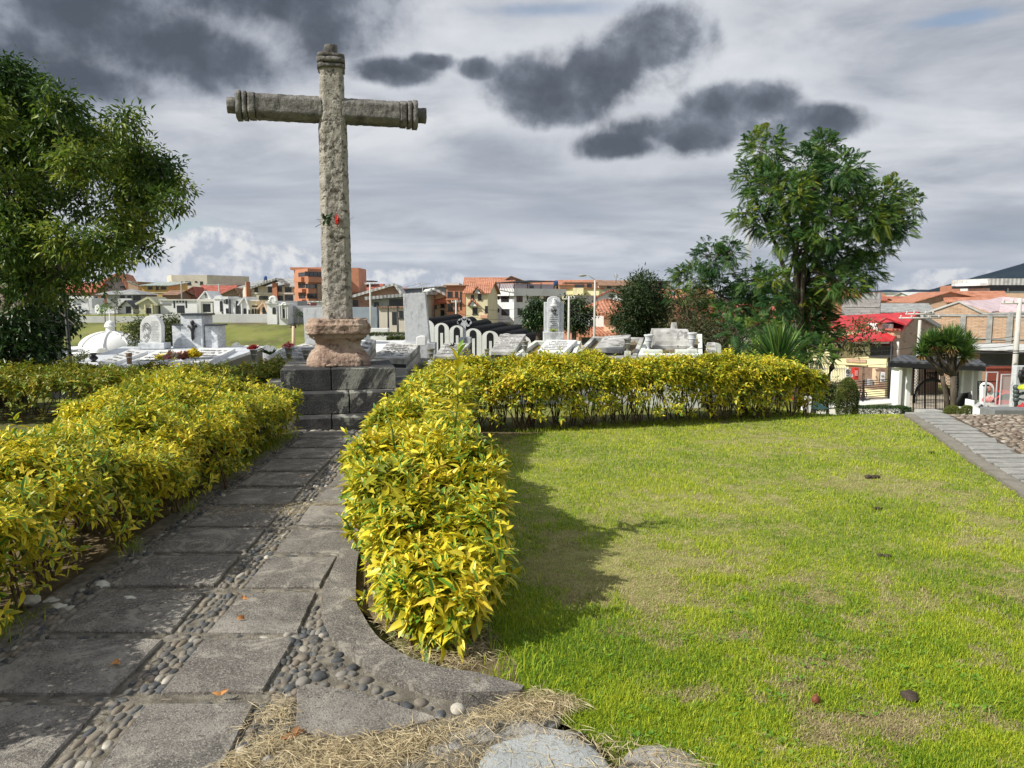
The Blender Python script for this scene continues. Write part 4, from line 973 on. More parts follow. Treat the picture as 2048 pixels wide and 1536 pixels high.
def bouquet(u, v, d, rpx, label, cols, n=26, green=30, pot=None, fl=.035, seed=0, name='flowers'):
    c = P(u, v, d); r = rpx*d/FP; rd = random.Random(seed); root = empty(name, c, 0, label, 'flowers')
    for i, (nm, cc, share) in enumerate(cols):
        mb = MB()
        for k in range(int(n*1.9*share)):
            a = rd.uniform(0, 2*PI); q = rd.random()**.5; x, y, z = r*q*math.cos(a)*1.0, r*q*math.sin(a)*.8, r*rd.uniform(.0, .75)*(1.2-q)
            if len(cols) > 2: x = (-r+2*r*(i+rd.random())/len(cols))
            for p in range(7):
                t = 2*PI*p/7; f = fl*rd.uniform(.8, 1.2); tilt = rd.uniform(.2, .9)
                nn_ = Vector((-.4+rd.uniform(-.3, .3), -.55, .7)).normalized(); b1 = nn_.cross(Vector((0, 0, 1))).normalized(); b2 = b1.cross(nn_); o_ = Vector((x, y-.02, z)); e = b1*math.cos(t)+b2*math.sin(t)+nn_*tilt*.4; s_ = b2*math.cos(t)-b1*math.sin(t)
                mb.add([o_, o_+e*f*.6+s_*f*.3, o_+e*f, o_+e*f*.6-s_*f*.3], [(0, 1, 2, 3)])
        mb.build('petals', leafmat(nm, [(0, cc), (1, cc)], trans=.25, rough=.6), root)
    k = green; ax = np.array([[rd.uniform(-1, 1), rd.uniform(-1, .6), rd.uniform(-.1, 1)] for _ in range(k)])
    leaves('leaf_cluster', np.zeros((k, 3))+np.array([[rd.uniform(-r, r)*.6, 0, rd.uniform(-.3, .2)*r] for _ in range(k)]), ax, np.tile([0., 0, 1], (k, 1)), np.full(k, r*.75), np.full(k, r*.18), rng.random(k), m_weed, root)
    return root

# --- left: broad marble platform with its headstones
top = [G(225, 758, .42), G(396, 740, .42), G(548, 694, .42), G(270, 694, .42)]
top = [P(90, 742, 12.2), P(392, 740, 12.2), P(530, 693, 17.4), P(245, 693, 17.4)]
pl = empty('grave_platform', (top[0].x, top[0].y, 0), 0, 'broad low grey marble platform carrying several slabs at the left', 'platform')
mb = MB(); mb.hexa([p-Vector((0, 0, .06)) for p in top], top); fin(mb, 'marble_top', m_marb, pl, .006)
mb = MB(); ctr = sum(top, Vector())/4; q = [ctr+(p-ctr)*.97 for p in top]; mb.hexa([Vector((p.x, p.y, -.1)) for p in q], [p-Vector((0, 0, .062)) for p in q]); fin(mb, 'base', m_dark, pl)
grave('white slab with worn lettering at the left end of the marble platform', [(196, 723), (222, 728), (296, 703), (262, 697)], 12.9, 15.4, .07, m_white, 5, m_inkg, (0, m_white, None), 1)
grave('low white slab in the middle of the marble platform behind the yellow flowers', [(250, 728), (318, 727), (372, 700), (318, 699)], 12.8, 15.8, .05, m_white, 4, m_inkg, (0, m_white, None), 2, under=None)
grave('bright white slab at the right end of the marble platform', [(362, 724), (420, 722), (471, 697), (400, 695)], 13.0, 16.0, .09, m_white, 4, m_inkg, (0, m_white, None), 3)
hs = empty('headstone', P(304, 697, 16.6), 0, 'white arched headstone engraved with a praying veiled figure', 'headstone')
mb = plate(arch(280, 323, 655, 688, 24, 13), 16.6, .16); fin(mb, 'tablet', m_white, hs, .006)
mb = MB(); boxpx(mb, 276, 328, 686, 698, 16.5, .34); fin(mb, 'base', m_marb, hs, .008)
c = [P(300, 683, 16.595), P(319, 683, 16.595), P(319, 642, 16.595), P(300, 642, 16.595)]
c = [c[0], c[1], c[2], c[3]]
scribble([Vector((p.x, p.y, p.z)) for p in c], 13, hs, m_inkg, 9, 0, 1, 0, 1, .85, .4)
mb = MB()
def strokes(lst, d, w_, mb):
    for L in lst: mb.tube([P(u, v, d) for u, v in L], w_, 5, cap=True)
strokes([[(284, 662), (285, 651), (289, 646), (295, 646), (299, 651), (299, 660), (296, 668), (297, 674), (293, 680), (289, 684)], [(288, 660), (287, 653), (291, 649), (296, 653), (295, 660)], [(289, 668), (287, 676)], [(292, 666), (294, 674)], [(290, 655), (294, 655)]], 16.59, .006, mb)
fin(mb, 'engraved_figure', m_inkg, hs)
mn = empty('grave_monument', P(392, 696, 17.0), 0, 'three-block grey streaked marble monument with a dark crucifix on its centre', 'monument')
for (u0, u1, v0, dd, dep) in ((352, 366, 0, 0, 0),): pass
for (u0, u1, v0, dep, nm) in ((346, 368, 651, .5, 'side_block'), (364, 403, 631, .62, 'centre_block'), (411, 434, 652, .5, 'side_block')):
    mb = MB(); boxpx(mb, u0, u1, v0, 697, 17.0 if nm != 'centre_block' else 16.92, dep); fin(mb, nm, m_marb, mn, .004)
for (u0, u1, v0, v1, dep) in ((343, 364, 648.5, 651.5, .54), (361, 406, 627, 631, .68), (409, 437, 649, 652, .54)):
    mb = MB(); boxpx(mb, u0, u1, v0, v1, 16.88, dep); fin(mb, 'coping', m_dark, mn)
mb = MB(); boxpx(mb, 402, 412, 651, 697, 17.03, .4); fin(mb, 'recess', m_dark, mn)
cf = empty('crucifix', P(384, 665, 16.9), 0, 'dark bronze crucifix mounted on the streaked marble monument', 'crucifix')
mb = MB(); strokes([[(384.5, 644), (385, 662), (386, 679)]], 16.88, .035, mb); strokes([[(376, 651), (380, 656), (384, 657), (389, 655), (393, 651)]], 16.88, .022, mb); mb.blob(P(384.5, 645, 16.86), .05, seed=1); mb.blob(P(385, 658, 16.87), .055, seed=2, sq=(1, .6, 1.6))
fin(mb, 'figure', m_black, cf)
mb = MB(); strokes([[(384, 641), (385.5, 682)], [(375, 654), (394, 654)]], 16.9, .014, mb); fin(mb, 'cross_bars', m_black, cf)
bouquet(334, 716, 12.5, 18, 'yellow and white flower arrangement on the front of the marble platform, left half', [('yellow petal', (.80, .66, .02), .6), ('pale petal', (.72, .66, .50), .4)], 34, 10, seed=1, fl=.06)
bouquet(357, 716, 12.4, 20, 'pink, cream and brown roses at the centre of the flower arrangement', [('pink petal', (.60, .20, .18), .3), ('cream petal', (.78, .66, .52), .4), ('dusky petal', (.35, .12, .08), .3)], 34, 10, seed=2, fl=.06)
bouquet(386, 712, 12.5, 17, 'bright yellow chrysanthemums at the right end of the flower arrangement', [('yellow petal', (.82, .68, .02), .8), ('gold petal', (.75, .50, .02), .2)], 38, 10, seed=3, fl=.06)
urn(259, 706, 728, 12.7, 'small rusty brown vase between two white slabs', m=mat('rust brown metal', [(.13, .08, .05), (.24, .16, .10)], scale=20), prof=[(.7, 0), (.75, .05), (.8, .5), (.95, .9), (1.0, 1), (.85, .97)])
for (u, v0, v1, d, lab, fc) in ((508, 700, 724, 12.6, 'glass vase of red carnations left of the cross, beside the marble platform', (.62, .03, .03)), (578, 696, 722, 12.4, 'tall glass vase of red and white flowers close to the cross', (.66, .06, .08))):
    urn(u, v0, v1, d, lab.replace('of red', 'holder under red'), m=m_urn); bouquet(u, v0-3, d, 10, 'bunch of flowers, '+lab.split(' vase of ')[1], [('carnation petal', fc, .75), ('white petal', (.8, .72, .68), .25)], 20, 10, seed=u, fl=.04)
urn(612, 700, 724, 12.6, 'empty green vase just left of the rosy pedestal')
grave('low white slab with dark lettering behind the red flower vases', [(528, 716), (620, 716), (650, 694), (572, 692)], 12.9, 14.8, .06, m_stain, 6, m_ink, (.03, m_conc, None), 5)
grave('second low slab behind, partly hidden by the cross pedestal', [(575, 698), (660, 698), (690, 686), (610, 685)], 15.2, 17, .06, m_stain, 3, m_ink, (.03, m_conc, None), 6)
mb = MB(); boxpx(mb, 470, 655, 748, 752, 12.0, 6.0, zb=-.1); tag(mb.build('paving', m_conc), kind='structure')
# agave by the platform
sp_ = empty('agave', P(545, 712, 14.5), 0, 'small dark agave growing between the platform and the low slab', 'plant'); k = 26
a = rng.uniform(0, 2*PI, k); leaves('blade_leaves', np.zeros((k, 3)), np.stack([np.cos(a), np.sin(a), rng.uniform(.3, 1.3, k)], -1), np.tile([0., 0, 1], (k, 1)), rng.uniform(.2, .34, k), np.full(k, .05), rng.random(k), leafmat('agave leaf', [(0, (.03, .06, .02)), (1, (.08, .13, .05))], trans=.1), sp_, 1)
# --- behind the cross: tall stele to the left
def stele(label, poly, d, th, m, name='headstone', base=None, extra=None):
    c = P(sum(p[0] for p in poly)/len(poly), max(p[1] for p in poly), d); root = empty(name, (c.x, c.y, c.z), 0, label, 'headstone')
    fin(plate(poly, d, th), 'tablet', m, root, .006)
    if base: mb = MB(); boxpx(mb, *base[:4], d-.06, th+.14, zb=base[4] if len(base) > 4 else None); fin(mb, 'base', m, root, .008)
    return root
stele('broad pale grey upright slab half hidden behind the left of the cross shaft', [(606, 616), (690, 614), (690, 704), (611, 704)], 16.5, .35, m_gran)
stele('tall leaning grey granite slab standing right of the cross', [(806, 588), (850, 586), (860, 688), (811, 690)], 14.2, .20, m_gran, base=(800, 870, 686, 694, -.1))
st = empty('small_white_stone', P(842, 690, 13.6), 0, 'small white block with a rounded top at the foot of the leaning slab', 'headstone'); fin(plate(arch(832, 851, 676, 691, 4), 13.6, .25), 'block', m_white, st, .02)
grave('tilted lettered slab with black edge right of the rosy pedestal', [(748, 715), (812, 717), (841, 688), (776, 684)], 12.2, 14.0, .10, m_stain, 7, m_ink, (.0, m_conc, None), 11)
grave('dark-edged slab touching the right side of the cross pedestal', [(700, 714), (726, 716), (752, 680), (735, 676)], 12.6, 14.6, .12, m_stain, 3, m_ink, (0, m_conc, None), 12)
mb = MB(); c4 = [P(640, 716, 14.6), P(745, 708, 14.6), P(812, 682, 17.4), P(720, 680, 17.4)]; mb.hexa([Vector((p.x, p.y, -.1)) for p in c4], c4)
tag(mb.build('low_grave', m_white), 'plain whitewashed low grave base behind the dark-edged slab', 'grave')
grave('low slab with a small metal ornament between the two bronze urns', [(868, 712), (914, 712), (941, 686), (888, 686)], 12.4, 14.0, .06, m_stain, 7, m_ink, (.02, m_conc, None), 13)
mb = MB(); c = P(905, 692, 12.9)
for k in range(7): mb.tube([c, c+Vector((random.uniform(-.09, .09), -.02, random.uniform(0, .07)))], .008, 4)
tag(mb.build('metal_ornament', m_black), 'small dark twisted metal ornament lying on the low slab', 'ornament')
urn(862, 697, 721, 12.0, 'squat bronze-green urn left of the ornament slab')
urn(974, 698, 716, 12.0, 'bronze-green urn half sunk in the hedge under the steep slab')
urn(1050, 682, 706, 12.3, 'bronze-green urn at the right edge of the steep slab')
grave('steeply tilted densely lettered stone slab between two urns', [(981, 702), (1029, 703), (1052, 668), (1000, 668)], 12.6, 13.9, .07, m_stain, 9, m_inkg, (-.05, m_conc, None), 14)
# white trefoil cross
tc_ = empty('white_cross', P(929, 686, 14.6), 0, 'white budded cross on a low block in front of the arched vault row', 'cross')
mb = MB(); d = 14.6; boxpx(mb, 925.5, 931.5, 640, 676, d, .07); boxpx(mb, 919, 938, 645, 650, d+.003, .064)
for (u, v) in ((928.5, 637), (918, 645), (939, 645), (924.5, 640.5), (932.5, 640.5), (921.5, 649), (935.5, 649), (920, 642), (937, 642)):
    c = P(u, v, d-.002); r = .042; mb.prism([(c.x+r*math.cos(t), c.y, c.z+r*math.sin(t)) for t in np.linspace(0, 2*PI, 14)[:-1]], (0, .076, 0))
fin(mb, 'cross_bars', m_gran, tc_); mb = MB(); boxpx(mb, 918, 942, 675, 687, d-.05, .3); fin(mb, 'base', m_gran, tc_, .01)
# --- right group
s1 = stele('tall arched grey stele with a small saint figure and dark lettering', arch(1095, 1121, 600, 667, 8, 9), 14.0, .18, m_gran, base=(1087, 1128, 664, 682))
mb = MB(); boxpx(mb, 1088, 1096, 604, 666, 14.03, .14); boxpx(mb, 1120.5, 1128, 604, 666, 14.03, .14); fin(mb, 'side_panel', m_gran, s1, .006)
fin(plate(arch(1098, 1118, 606, 663, 8, 9), 13.985, .014), 'inset', m_marb, s1)
mb = MB(); d = 13.96; mb.blob(P(1108, 598.5, d), .022, seed=1); mb.blob(P(1108, 606, d), .05, seed=3, sq=(.8, .5, 1.3)); mb.blob(P(1108, 611, d), .05, seed=5, sq=(1.4, .5, .6)); fin(mb, 'saint_figure', m_white, s1)
mb = MB(); strokes([[(1103, 618), (1106, 622), (1109, 618), (1112, 624)], [(1102, 622), (1114, 620)], [(1105, 626), (1112, 627)]], 13.97, .014, mb); fin(mb, 'emblem', m_ink, s1)
scribble([P(1099, 662, 13.98), P(1118, 662, 13.98), P(1118, 628, 13.98), P(1099, 628, 13.98)], 8, s1, m_ink, 22, 0, 1, 0, 1, .95, .65)
bouquet(1107, 662, 13.8, 8, 'small green plant at the foot of the saint stele', [('leafy bud', (.20, .25, .05), 1)], 4, 40, seed=33, name='potted_plant')
grave('white marble slab lettered in script in front of the saint stele', [(1072, 703), (1130, 704), (1155, 680), (1093, 679)], 12.2, 13.5, .10, m_white, 6, m_inkg, (.0, m_white, None), 23, under=None)
def bed(label, c4, z, m, name='grave_enclosure', d1=11.6, d2=14.2, w_=.11, fill=m_soil):
    c = [P(u, v, d) for (u, v), d in zip(c4, (d1, d1, d2, d2))]; root = empty(name, (c[0].x, c[0].y, 0), 0, label, 'grave', 'graves on the terrace')
    mb = MB(); ctr = sum(c, Vector())/4; inn = [ctr+(p-ctr)*.86 for p in c]
    for i in range(4):
        a, b, e, f = c[i], c[(i+1) % 4], inn[(i+1) % 4], inn[i]; mb.hexa([Vector((p.x, p.y, -.15)) for p in (a, b, e, f)], [a, b, e, f])
    fin(mb, 'frame', m, root); mb = MB(); mb.hexa([Vector((p.x, p.y, -.1)) for p in inn], [p-Vector((0, 0, .07)) for p in inn]); fin(mb, 'soil', fill, root); return root
bed('whitewashed frame of the script-lettered grave, cut off by the hedge', [(1018, 716), (1148, 716), (1162, 682), (1070, 681)], 0, m_plinth, d1=11.7, d2=14)
bed('weedy stone frame round the warped slab', [(1142, 716), (1272, 714), (1288, 675), (1185, 673)], 0, m_stain, d1=11.6, d2=14.2)
grave('warped thick lettered slab lying in the weedy stone frame', [(1190, 694), (1245, 697), (1262, 669), (1208, 672)], 12.4, 13.6, .09, m_stain, 6, m_ink, (-.03, m_dark, None), 24)
urn(1255, 678, 702, 12.0, 'bronze-green urn at the right corner of the warped slab')
g3 = bed('high white-walled grave enclosure carrying the half-round vault', [(1276, 710), (1405, 710), (1404, 668), (1296, 668)], 0, m_plinth, d1=11.3, d2=13.8)
mb = MB()
for (u0, u1) in ((1285, 1326), (1354, 1395)): boxpx(mb, u0, u1, 700, 709, 11.5, .16)
fin(mb, 'parapet', m_plinth, g3, .005)
vt_ = empty('vault', P(1345, 692, 12.6), 0, 'half-round barrel vault tomb stained grey and white', 'tomb')
mb = MB(); a, b = P(1310, 690, 12.4), P(1380, 690, 12.4); r = .27; n = 14
pts = [(a.x, 12.65-r*math.cos(t), a.z+r*.95*math.sin(t)) for t in np.linspace(0, PI, n)]; mb.prism(pts, (b.x-a.x, 0, 0)); fin(mb, 'barrel', m_stain, vt_)
mb = MB(); mb.box(a.x-.03, 12.32, a.z-.10, b.x+.03, 13.0, a.z); fin(mb, 'base', m_stain, vt_, .01)
mb = MB(); mb.box(a.x+.06, 12.74, a.z, b.x-.1, 13.1, P(1340, 658, 12.8).z); fin(mb, 'back_wall', m_stain, vt_, .01)
pyr = empty('finial_stone', P(1348, 659, 13.0), 0, 'small tapering stone with a carved face standing on the half-round vault', 'stone')
mb = MB(); c = P(1348, 659, 13.0); t_ = P(1348, 645, 13.0).z; mb.hexa([(c.x-.055, 12.95, c.z), (c.x+.055, 12.95, c.z), (c.x+.055, 13.06, c.z), (c.x-.055, 13.06, c.z)], [(c.x-.04, 12.97, t_), (c.x+.04, 12.97, t_), (c.x+.04, 13.05, t_), (c.x-.04, 13.05, t_)]); fin(mb, 'block', m_stain, pyr, .006)
urn(1297, 669, 700, 11.9, 'tall stone-coloured urn on the left of the barrel vault', m=m_gran)
urn(1384, 665, 697, 11.9, 'tall stone-coloured urn on the right of the barrel vault', m=m_gran)
grave('upright-tilted mottled slab at the right end of the grave row', [(1408, 721), (1437, 720), (1431, 684), (1414, 684)], 12.0, 12.5, .10, m_stain, 3, m_inkg, (0, m_plinth, None), 25)
stele('round-shouldered blank white headstone at the right end of the row', arch(1422, 1443, 692, 745, 6, 9), 12.6, .14, m_plinth, base=(1418, 1446, 740, 748, -.1))
# weeds between the graves
def weedpatch(name, poly, d0, d1, n, label, stops, ln=(.05, .16), z=.0):
    us, vs_ = rng.uniform(poly[0], poly[1], n), rng.uniform(d0, d1, n); x = (us-1024)/FP*vs_; k = n
    base = np.stack([x, vs_, terr(x, vs_)+z+rng.random(n)*poly[2]], -1); a = rng.uniform(0, 2*PI, n)
    o = leaves(name, base, np.stack([np.cos(a)*.7, np.sin(a)*.7, rng.uniform(.2, 1.4, n)], -1), np.tile([0., 0, 1], (n, 1))+rng.normal(0, .4, (n, 3)), rng.uniform(*ln, n), rng.uniform(.008, .022, n), rng.random(n), leafmat(name+' leaf', stops, trans=.25), None, 1)
    return tag(o, label, 'weeds', kind='stuff')
WEED = [(0, (.07, .09, .02)), (.4, (.17, .19, .05)), (.7, (.30, .26, .10)), (1, (.38, .30, .15))]
weedpatch('weeds', (760, 1090, .42), 12.2, 14.3, 5200, 'dense scrubby weeds growing between the lettered slabs', WEED)
weedpatch('weeds', (1130, 1300, .55), 12.0, 14.6, 2600, 'dry yellowish weeds round the warped slab', WEED)
weedpatch('weeds', (1290, 1410, .60), 11.7, 13.7, 1300, 'dead weeds inside the barrel vault enclosure', [(0, (.16, .13, .06)), (.6, (.33, .26, .13)), (1, (.42, .35, .2))])
weedpatch('weeds', (640, 790, .35), 12.6, 15, 1400, 'green weeds beside the cross pedestal', WEED)

# --- left middle distance: domed mausoleum, black urns, leaning post
d = 34.0; c = P(183, 700, d); dm_ = empty('domed_mausoleum', (c.x, d+1.7, tz(c.x, d)), 0, 'low white ribbed dome with a small lantern and cross on top', 'mausoleum')
zb = zat(706, d)-tz(c.x, d); zt_ = zat(664, d+1.6)-tz(c.x, d); r = 1.44; H = zt_-zb
mb = MB(); mb.lathe([(r*math.cos(t), zb+H*math.sin(t)) for t in np.linspace(0, PI/2-.12, 12)], n=40); mb.build('dome', m_wht, dm_)
for k in range(8):
    a = 2*PI*k/8+.25; mb = MB(); mb.tube([(math.cos(a)*(r+.01)*math.cos(t), math.sin(a)*(r+.01)*math.cos(t), zb+H*math.sin(t)+.01) for t in np.linspace(0, PI/2-.12, 10)], .055, 6); mb.build('rib', m_wht, dm_)
    mb = MB(); q = [(-.0, -.22, 0), (0, .22, 0)]+[(0, .22*math.cos(t), .22*math.sin(t)) for t in np.linspace(0, PI, 8)][1:-1]; ca, sa = math.cos(a), math.sin(a)
    mb.prism([(ca*(r-.2)-y*sa, sa*(r-.2)+y*ca, zb+z) for x, y, z in q], (ca*.5, sa*.5, 0)); mb.build('buttress', m_wht, dm_)
mb = MB(); mb.lathe([(.28, zt_-.12), (.24, zt_+.02), (.20, zt_+.06), (.20, zt_+.22), (.26, zt_+.24), (.26, zt_+.28)]+[(.24*math.cos(t), zt_+.28+.26*math.sin(t)) for t in np.linspace(0, PI/2-.05, 7)], n=20); mb.build('lantern', m_wht, dm_)
mb = MB(); zz = zt_+.52; mb.box(-.025, -.02, zz, .025, .02, zz+.62); mb.box(-.17, -.018, zz+.38, .17, .018, zz+.43); mb.build('cross', m_wht, dm_)
mb = MB(); mb.lathe([(r+.02, 0), (r+.02, zb-.2), (r+.35, zb-.15), (r+.35, zb), (r+.1, zb+.001)], n=8, sm=False); mb.build('drum', m_wht, dm_)
mb = MB(); mb.box(-1.9, -2.3, 0, -1.2, -1.5, zb-.1); mb.box(-2.05, -2.45, zb-.1, .3, -1.4, zb+.02); mb.build('porch', m_wht, dm_)
for (u, lab) in ((124, 'glossy black urn on a white block at the left of the round shrub'), (188, 'glossy black urn on a white block at the right of the round shrub')):
    a = P(u, 724, 13.6); b = P(u, 706, 13.6); root = empty('urn', a, 0, lab, 'urn', 'black urns'); H = b.z-a.z
    MB().lathe([(.05, 0), (.055, .01), (.03, H*.15), (.07, H*.35), (.075, H*.5), (.035, H*.72), (.06, H*.95), (.065, H), (.05, H*.97)], n=16).build('bowl', flat('black glaze', (.01, .01, .012), .2), root)
    mb = MB(); mb.box(-.11, -.11, -a.z-.05, .11, .11, 0); mb.build('block', m_white, root)
for (u0, u1, v0, v1, lab) in ((112, 142, 722, 735, 'white grave block under the left black urn'),):
    pass
lp = empty('leaning_post', (P(143, 735, 13).x, 13, 0), 0, 'thin dark post leaning left in front of the white dome', 'post')
mb = MB(); mb.tube([P(144, 745, 13)-Vector((0, 0, .5)), P(138, 690, 13), P(127, 575, 13)], [.035, .03, .022], 8); fin(mb, 'pole', flat('dark grey iron', (.06, .065, .06), .6), lp); mb = MB(); mb.tube([P(127, 576, 13), P(126, 560, 13)], .012, 6); mb.tube([P(124, 576, 13), P(130, 576, 13)], .02, 6); fin(mb, 'tip', m_black, lp)
lf = empty('lattice_fence', (P(40, 740, 15.5).x, 15.5, 0), 0, 'white latticed grave railing at the far left under the tree', 'railing')
mb = MB()
for i in range(9): boxpx(mb, 34+i*12, 37+i*12, 716, 752, 15.5, .04)
for v in (716, 729, 742): boxpx(mb, 28, 140, v, v+2.6, 15.49, .06)
fin(mb, 'bars', m_wht, lf); mb = MB(); boxpx(mb, 72, 128, 702, 707, 15.8, .5); boxpx(mb, 80, 84, 706, 750, 15.8, .1); boxpx(mb, 116, 120, 706, 750, 15.8, .1); fin(mb, 'shelf', m_wht, lf)

weedpatch('weeds', (470, 640, .25), 12.0, 15.5, 1500, 'sparse dry weeds and litter on the bare ground left of the cross pedestal', [(0, (.10, .11, .03)), (.6, (.28, .24, .12)), (1, (.5, .46, .34))])

# ================================================================== TREES AND PLANTS
m_bark = mat('rough grey bark', [(.04, .032, .024), (.10, .08, .06), (.17, .14, .11)], scale=7, bump=1.0, bscale=22, vec=(1, 1, .3), bdist=.06)
m_bark2 = mat('pale smooth bark', [(.13, .11, .085), (.26, .22, .175)], scale=4, bump=.4)
m_leafA = leafmat('mango green leaf', [(0, (.03, .075, .012)), (.45, (.075, .145, .02)), (.78, (.19, .26, .03)), (1, (.36, .40, .06))], trans=.35)
m_leafB = leafmat('dark glossy leaf', [(0, (.012, .035, .008)), (.6, (.03, .07, .014)), (1, (.06, .11, .02))], trans=.15, rough=.35)
m_leafJ = leafmat('feathery leaflet', [(0, (.025, .08, .024)), (.45, (.055, .14, .034)), (.75, (.13, .23, .035)), (1, (.30, .33, .03))], trans=.35)
m_leafC = leafmat('dark conifer spray', [(0, (.015, .035, .01)), (.6, (.035, .065, .015)), (1, (.075, .10, .025))], trans=.12, rough=.6)
m_leafD = leafmat('rusty conifer spray', [(0, (.03, .045, .015)), (.5, (.07, .08, .025)), (.8, (.14, .10, .05)), (1, (.20, .13, .08))], trans=.12, rough=.6)
m_leafS = leafmat('bright shrub leaf', [(0, (.05, .13, .015)), (.6, (.13, .26, .03)), (1, (.24, .36, .05))], trans=.35)
m_leafO = leafmat('olive shrub leaf', [(0, (.035, .06, .018)), (.6, (.09, .12, .03)), (1, (.17, .19, .06))], trans=.2)
def crownpts(blobs, dens, seed, shell=.55, low=1.0, flatten=1.):
    g = np.random.default_rng(seed); Cn, Dr, Tn = [], [], []
    for bi, b in enumerate(blobs):
        u, v, rp, d = b[:4]; c = np.array(P(u, v, d)[:]); r = rp*d/FP; n = max(4, int(dens*r**2*(b[4] if len(b) > 4 else 1)))
        q = unit(g.normal(0, 1, (n, 3))); rad = shell+(1-shell)*g.random(n)**.6
        p = c+q*(r*rad)[:, None]*np.array([1, 1, .9]); Cn.append(p); Dr.append(q); Tn.append(np.clip(.5+.35*g.normal(0, .45)+.25*q[:, 2]*0+g.normal(0, .16, n), 0, 1))
    return np.concatenate(Cn), np.concatenate(Dr), np.concatenate(Tn)
def limbs(mb, trunk, blobs, r0, seed, twigs=None, tr=.006, frac=.45):
    r = random.Random(seed); nodes = [(Vector(p), rr) for p, rr in trunk]; mb.tube([p for p, _ in nodes], [q for _, q in nodes], 10, cap=True)
    start = len(nodes)//2; top = nodes[-1][0]; cs = sorted([P(*b[:2], b[3]) for b in blobs], key=lambda c: (c-top).length)
    pool = nodes[start:]
    for c in cs:
        p, rr = min(pool, key=lambda q: (q[0]-c).length+(q[0]-top).length*.25); L = (c-p).length
        m1 = p.lerp(c, .35)+Vector((r.uniform(-.12, .12)*L, r.uniform(-.12, .12)*L, -.02*L)); m2 = p.lerp(c, .7)+Vector((r.uniform(-.1, .1)*L, r.uniform(-.1, .1)*L, .08*L))
        r1 = max(rr*.62, .012); mb.tube([p, m1, m2, c], [r1, r1*.8, r1*.62, r1*.45], 6, cap=False); pool += [(m1, r1*.8), (m2, r1*.62), (c, r1*.45)]
    if twigs is not None:
        P_ = np.array([q[0][:] for q in pool]); 
        for i in range(len(twigs)):
            if r.random() > frac: continue
            t = twigs[i]; k = int(np.argmin(((P_-t)**2).sum(1))); a = Vector(P_[k]); b = Vector(t); m1 = a.lerp(b, .5)+Vector((r.uniform(-.06, .06), r.uniform(-.06, .06), r.uniform(-.03, .06)))
            mb.tube([a, m1, b], [tr*1.7, tr*1.2, tr*.5], 3, cap=False)
def tree(name, label, cat, trunk, blobs, leaf, m, bark, dens=60, per=24, spread=.16, seed=1, droop=.35, down=.3, shell=.55, wid=.3, detail=1, frac=.4, group=None, tr=.006, trunkname='trunk', crown='crown'):
    base = Vector(trunk[0][0]); root = empty(name, base, 0, label, cat, group); g = np.random.default_rng(seed)
    cp_, dr, tn = crownpts(blobs, dens, seed, shell)
    mb = MB(); limbs(mb, trunk, blobs, 0, seed, cp_, tr, frac); fin(mb, trunkname, bark, root)
    n = len(cp_)*per; S = np.repeat(np.arange(len(cp_)), per); off = g.normal(0, spread, (n, 3))*np.array([1, 1, .75])
    base_ = cp_[S]+off; ax = unit(dr[S]*.6+g.normal(0, .6, (n, 3))+unit(off)*.5); ax[:, 2] -= down; nm = np.array([0, 0, 1.])+g.normal(0, .55, (n, 3))
    ln = g.uniform(leaf[0], leaf[1], n); rnd = np.clip(tn[S]+g.normal(0, .13, n), 0, 1)
    leaves(crown, base_-np.array(base[:]), ax, nm, ln, ln*wid, rnd, m, root, detail, droop=droop)
    return root
def fronds(name, label, cat, trunk, blobs, L, m, bark, dens=40, seed=1, group=None, pairs=9, frac=.6, shell=.5, tr=.008):
    base = Vector(trunk[0][0]); root = empty(name, base, 0, label, cat, group); g = np.random.default_rng(seed)
    cp_, dr, tn = crownpts(blobs, dens, seed, shell); mb = MB(); limbs(mb, trunk, blobs, 0, seed, cp_, tr, frac); fin(mb, 'trunk', bark, root)
    per = 4; S = np.repeat(np.arange(len(cp_)), per); n = len(S); a = unit(dr[S]*.9+g.normal(0, .55, (n, 3))+np.array([0, 0, .25])); L_ = g.uniform(L*.75, L*1.2, n)
    up = np.array([0, 0, 1.])+g.normal(0, .2, (n, 3)); sd = unit(np.cross(a, up)); nm = np.cross(sd, a); B0 = cp_[S]+g.normal(0, .06, (n, 3)); tone = np.clip(tn[S]+g.normal(0, .08, n)+.15*nm[:, 2]*0, 0, 1)
    BB, AA, NN, LL, RR = [], [], [], [], []
    for j in range(pairs):
        t = (j+.6)/pairs; pos = B0+a*(L_*t)[:, None]; pos[:, 2] -= L_*.42*t*t; prof = math.sin(PI*min(.97, t*.72+.22))
        for s_ in (-1, 1):
            ax = unit(sd*s_+a*.45-np.array([0, 0, .28+.3*t])); BB.append(pos); AA.append(ax); NN.append(nm); LL.append(L_*.36*prof); RR.append(tone)
    BB, AA, NN, LL, RR = map(np.concatenate, (BB, AA, NN, LL, RR))
    leaves('crown', BB-np.array(base[:]), AA, NN, LL, np.full(len(LL), L*.072), RR, m, root, 1, droop=.25, fold=.1)
    return root
def tp(lst, d, rads):
    return [(P(u, v, d) if not isinstance(d, (list, tuple)) else P(u, v, d[i]), rads[i]) for i, (u, v) in enumerate(lst)]
def root_at(lst): # extend the first point down to the ground
    p, r = lst[0]; return [(Vector((p.x, p.y, tz(p.x, p.y)-.15)), r*1.15)]+lst
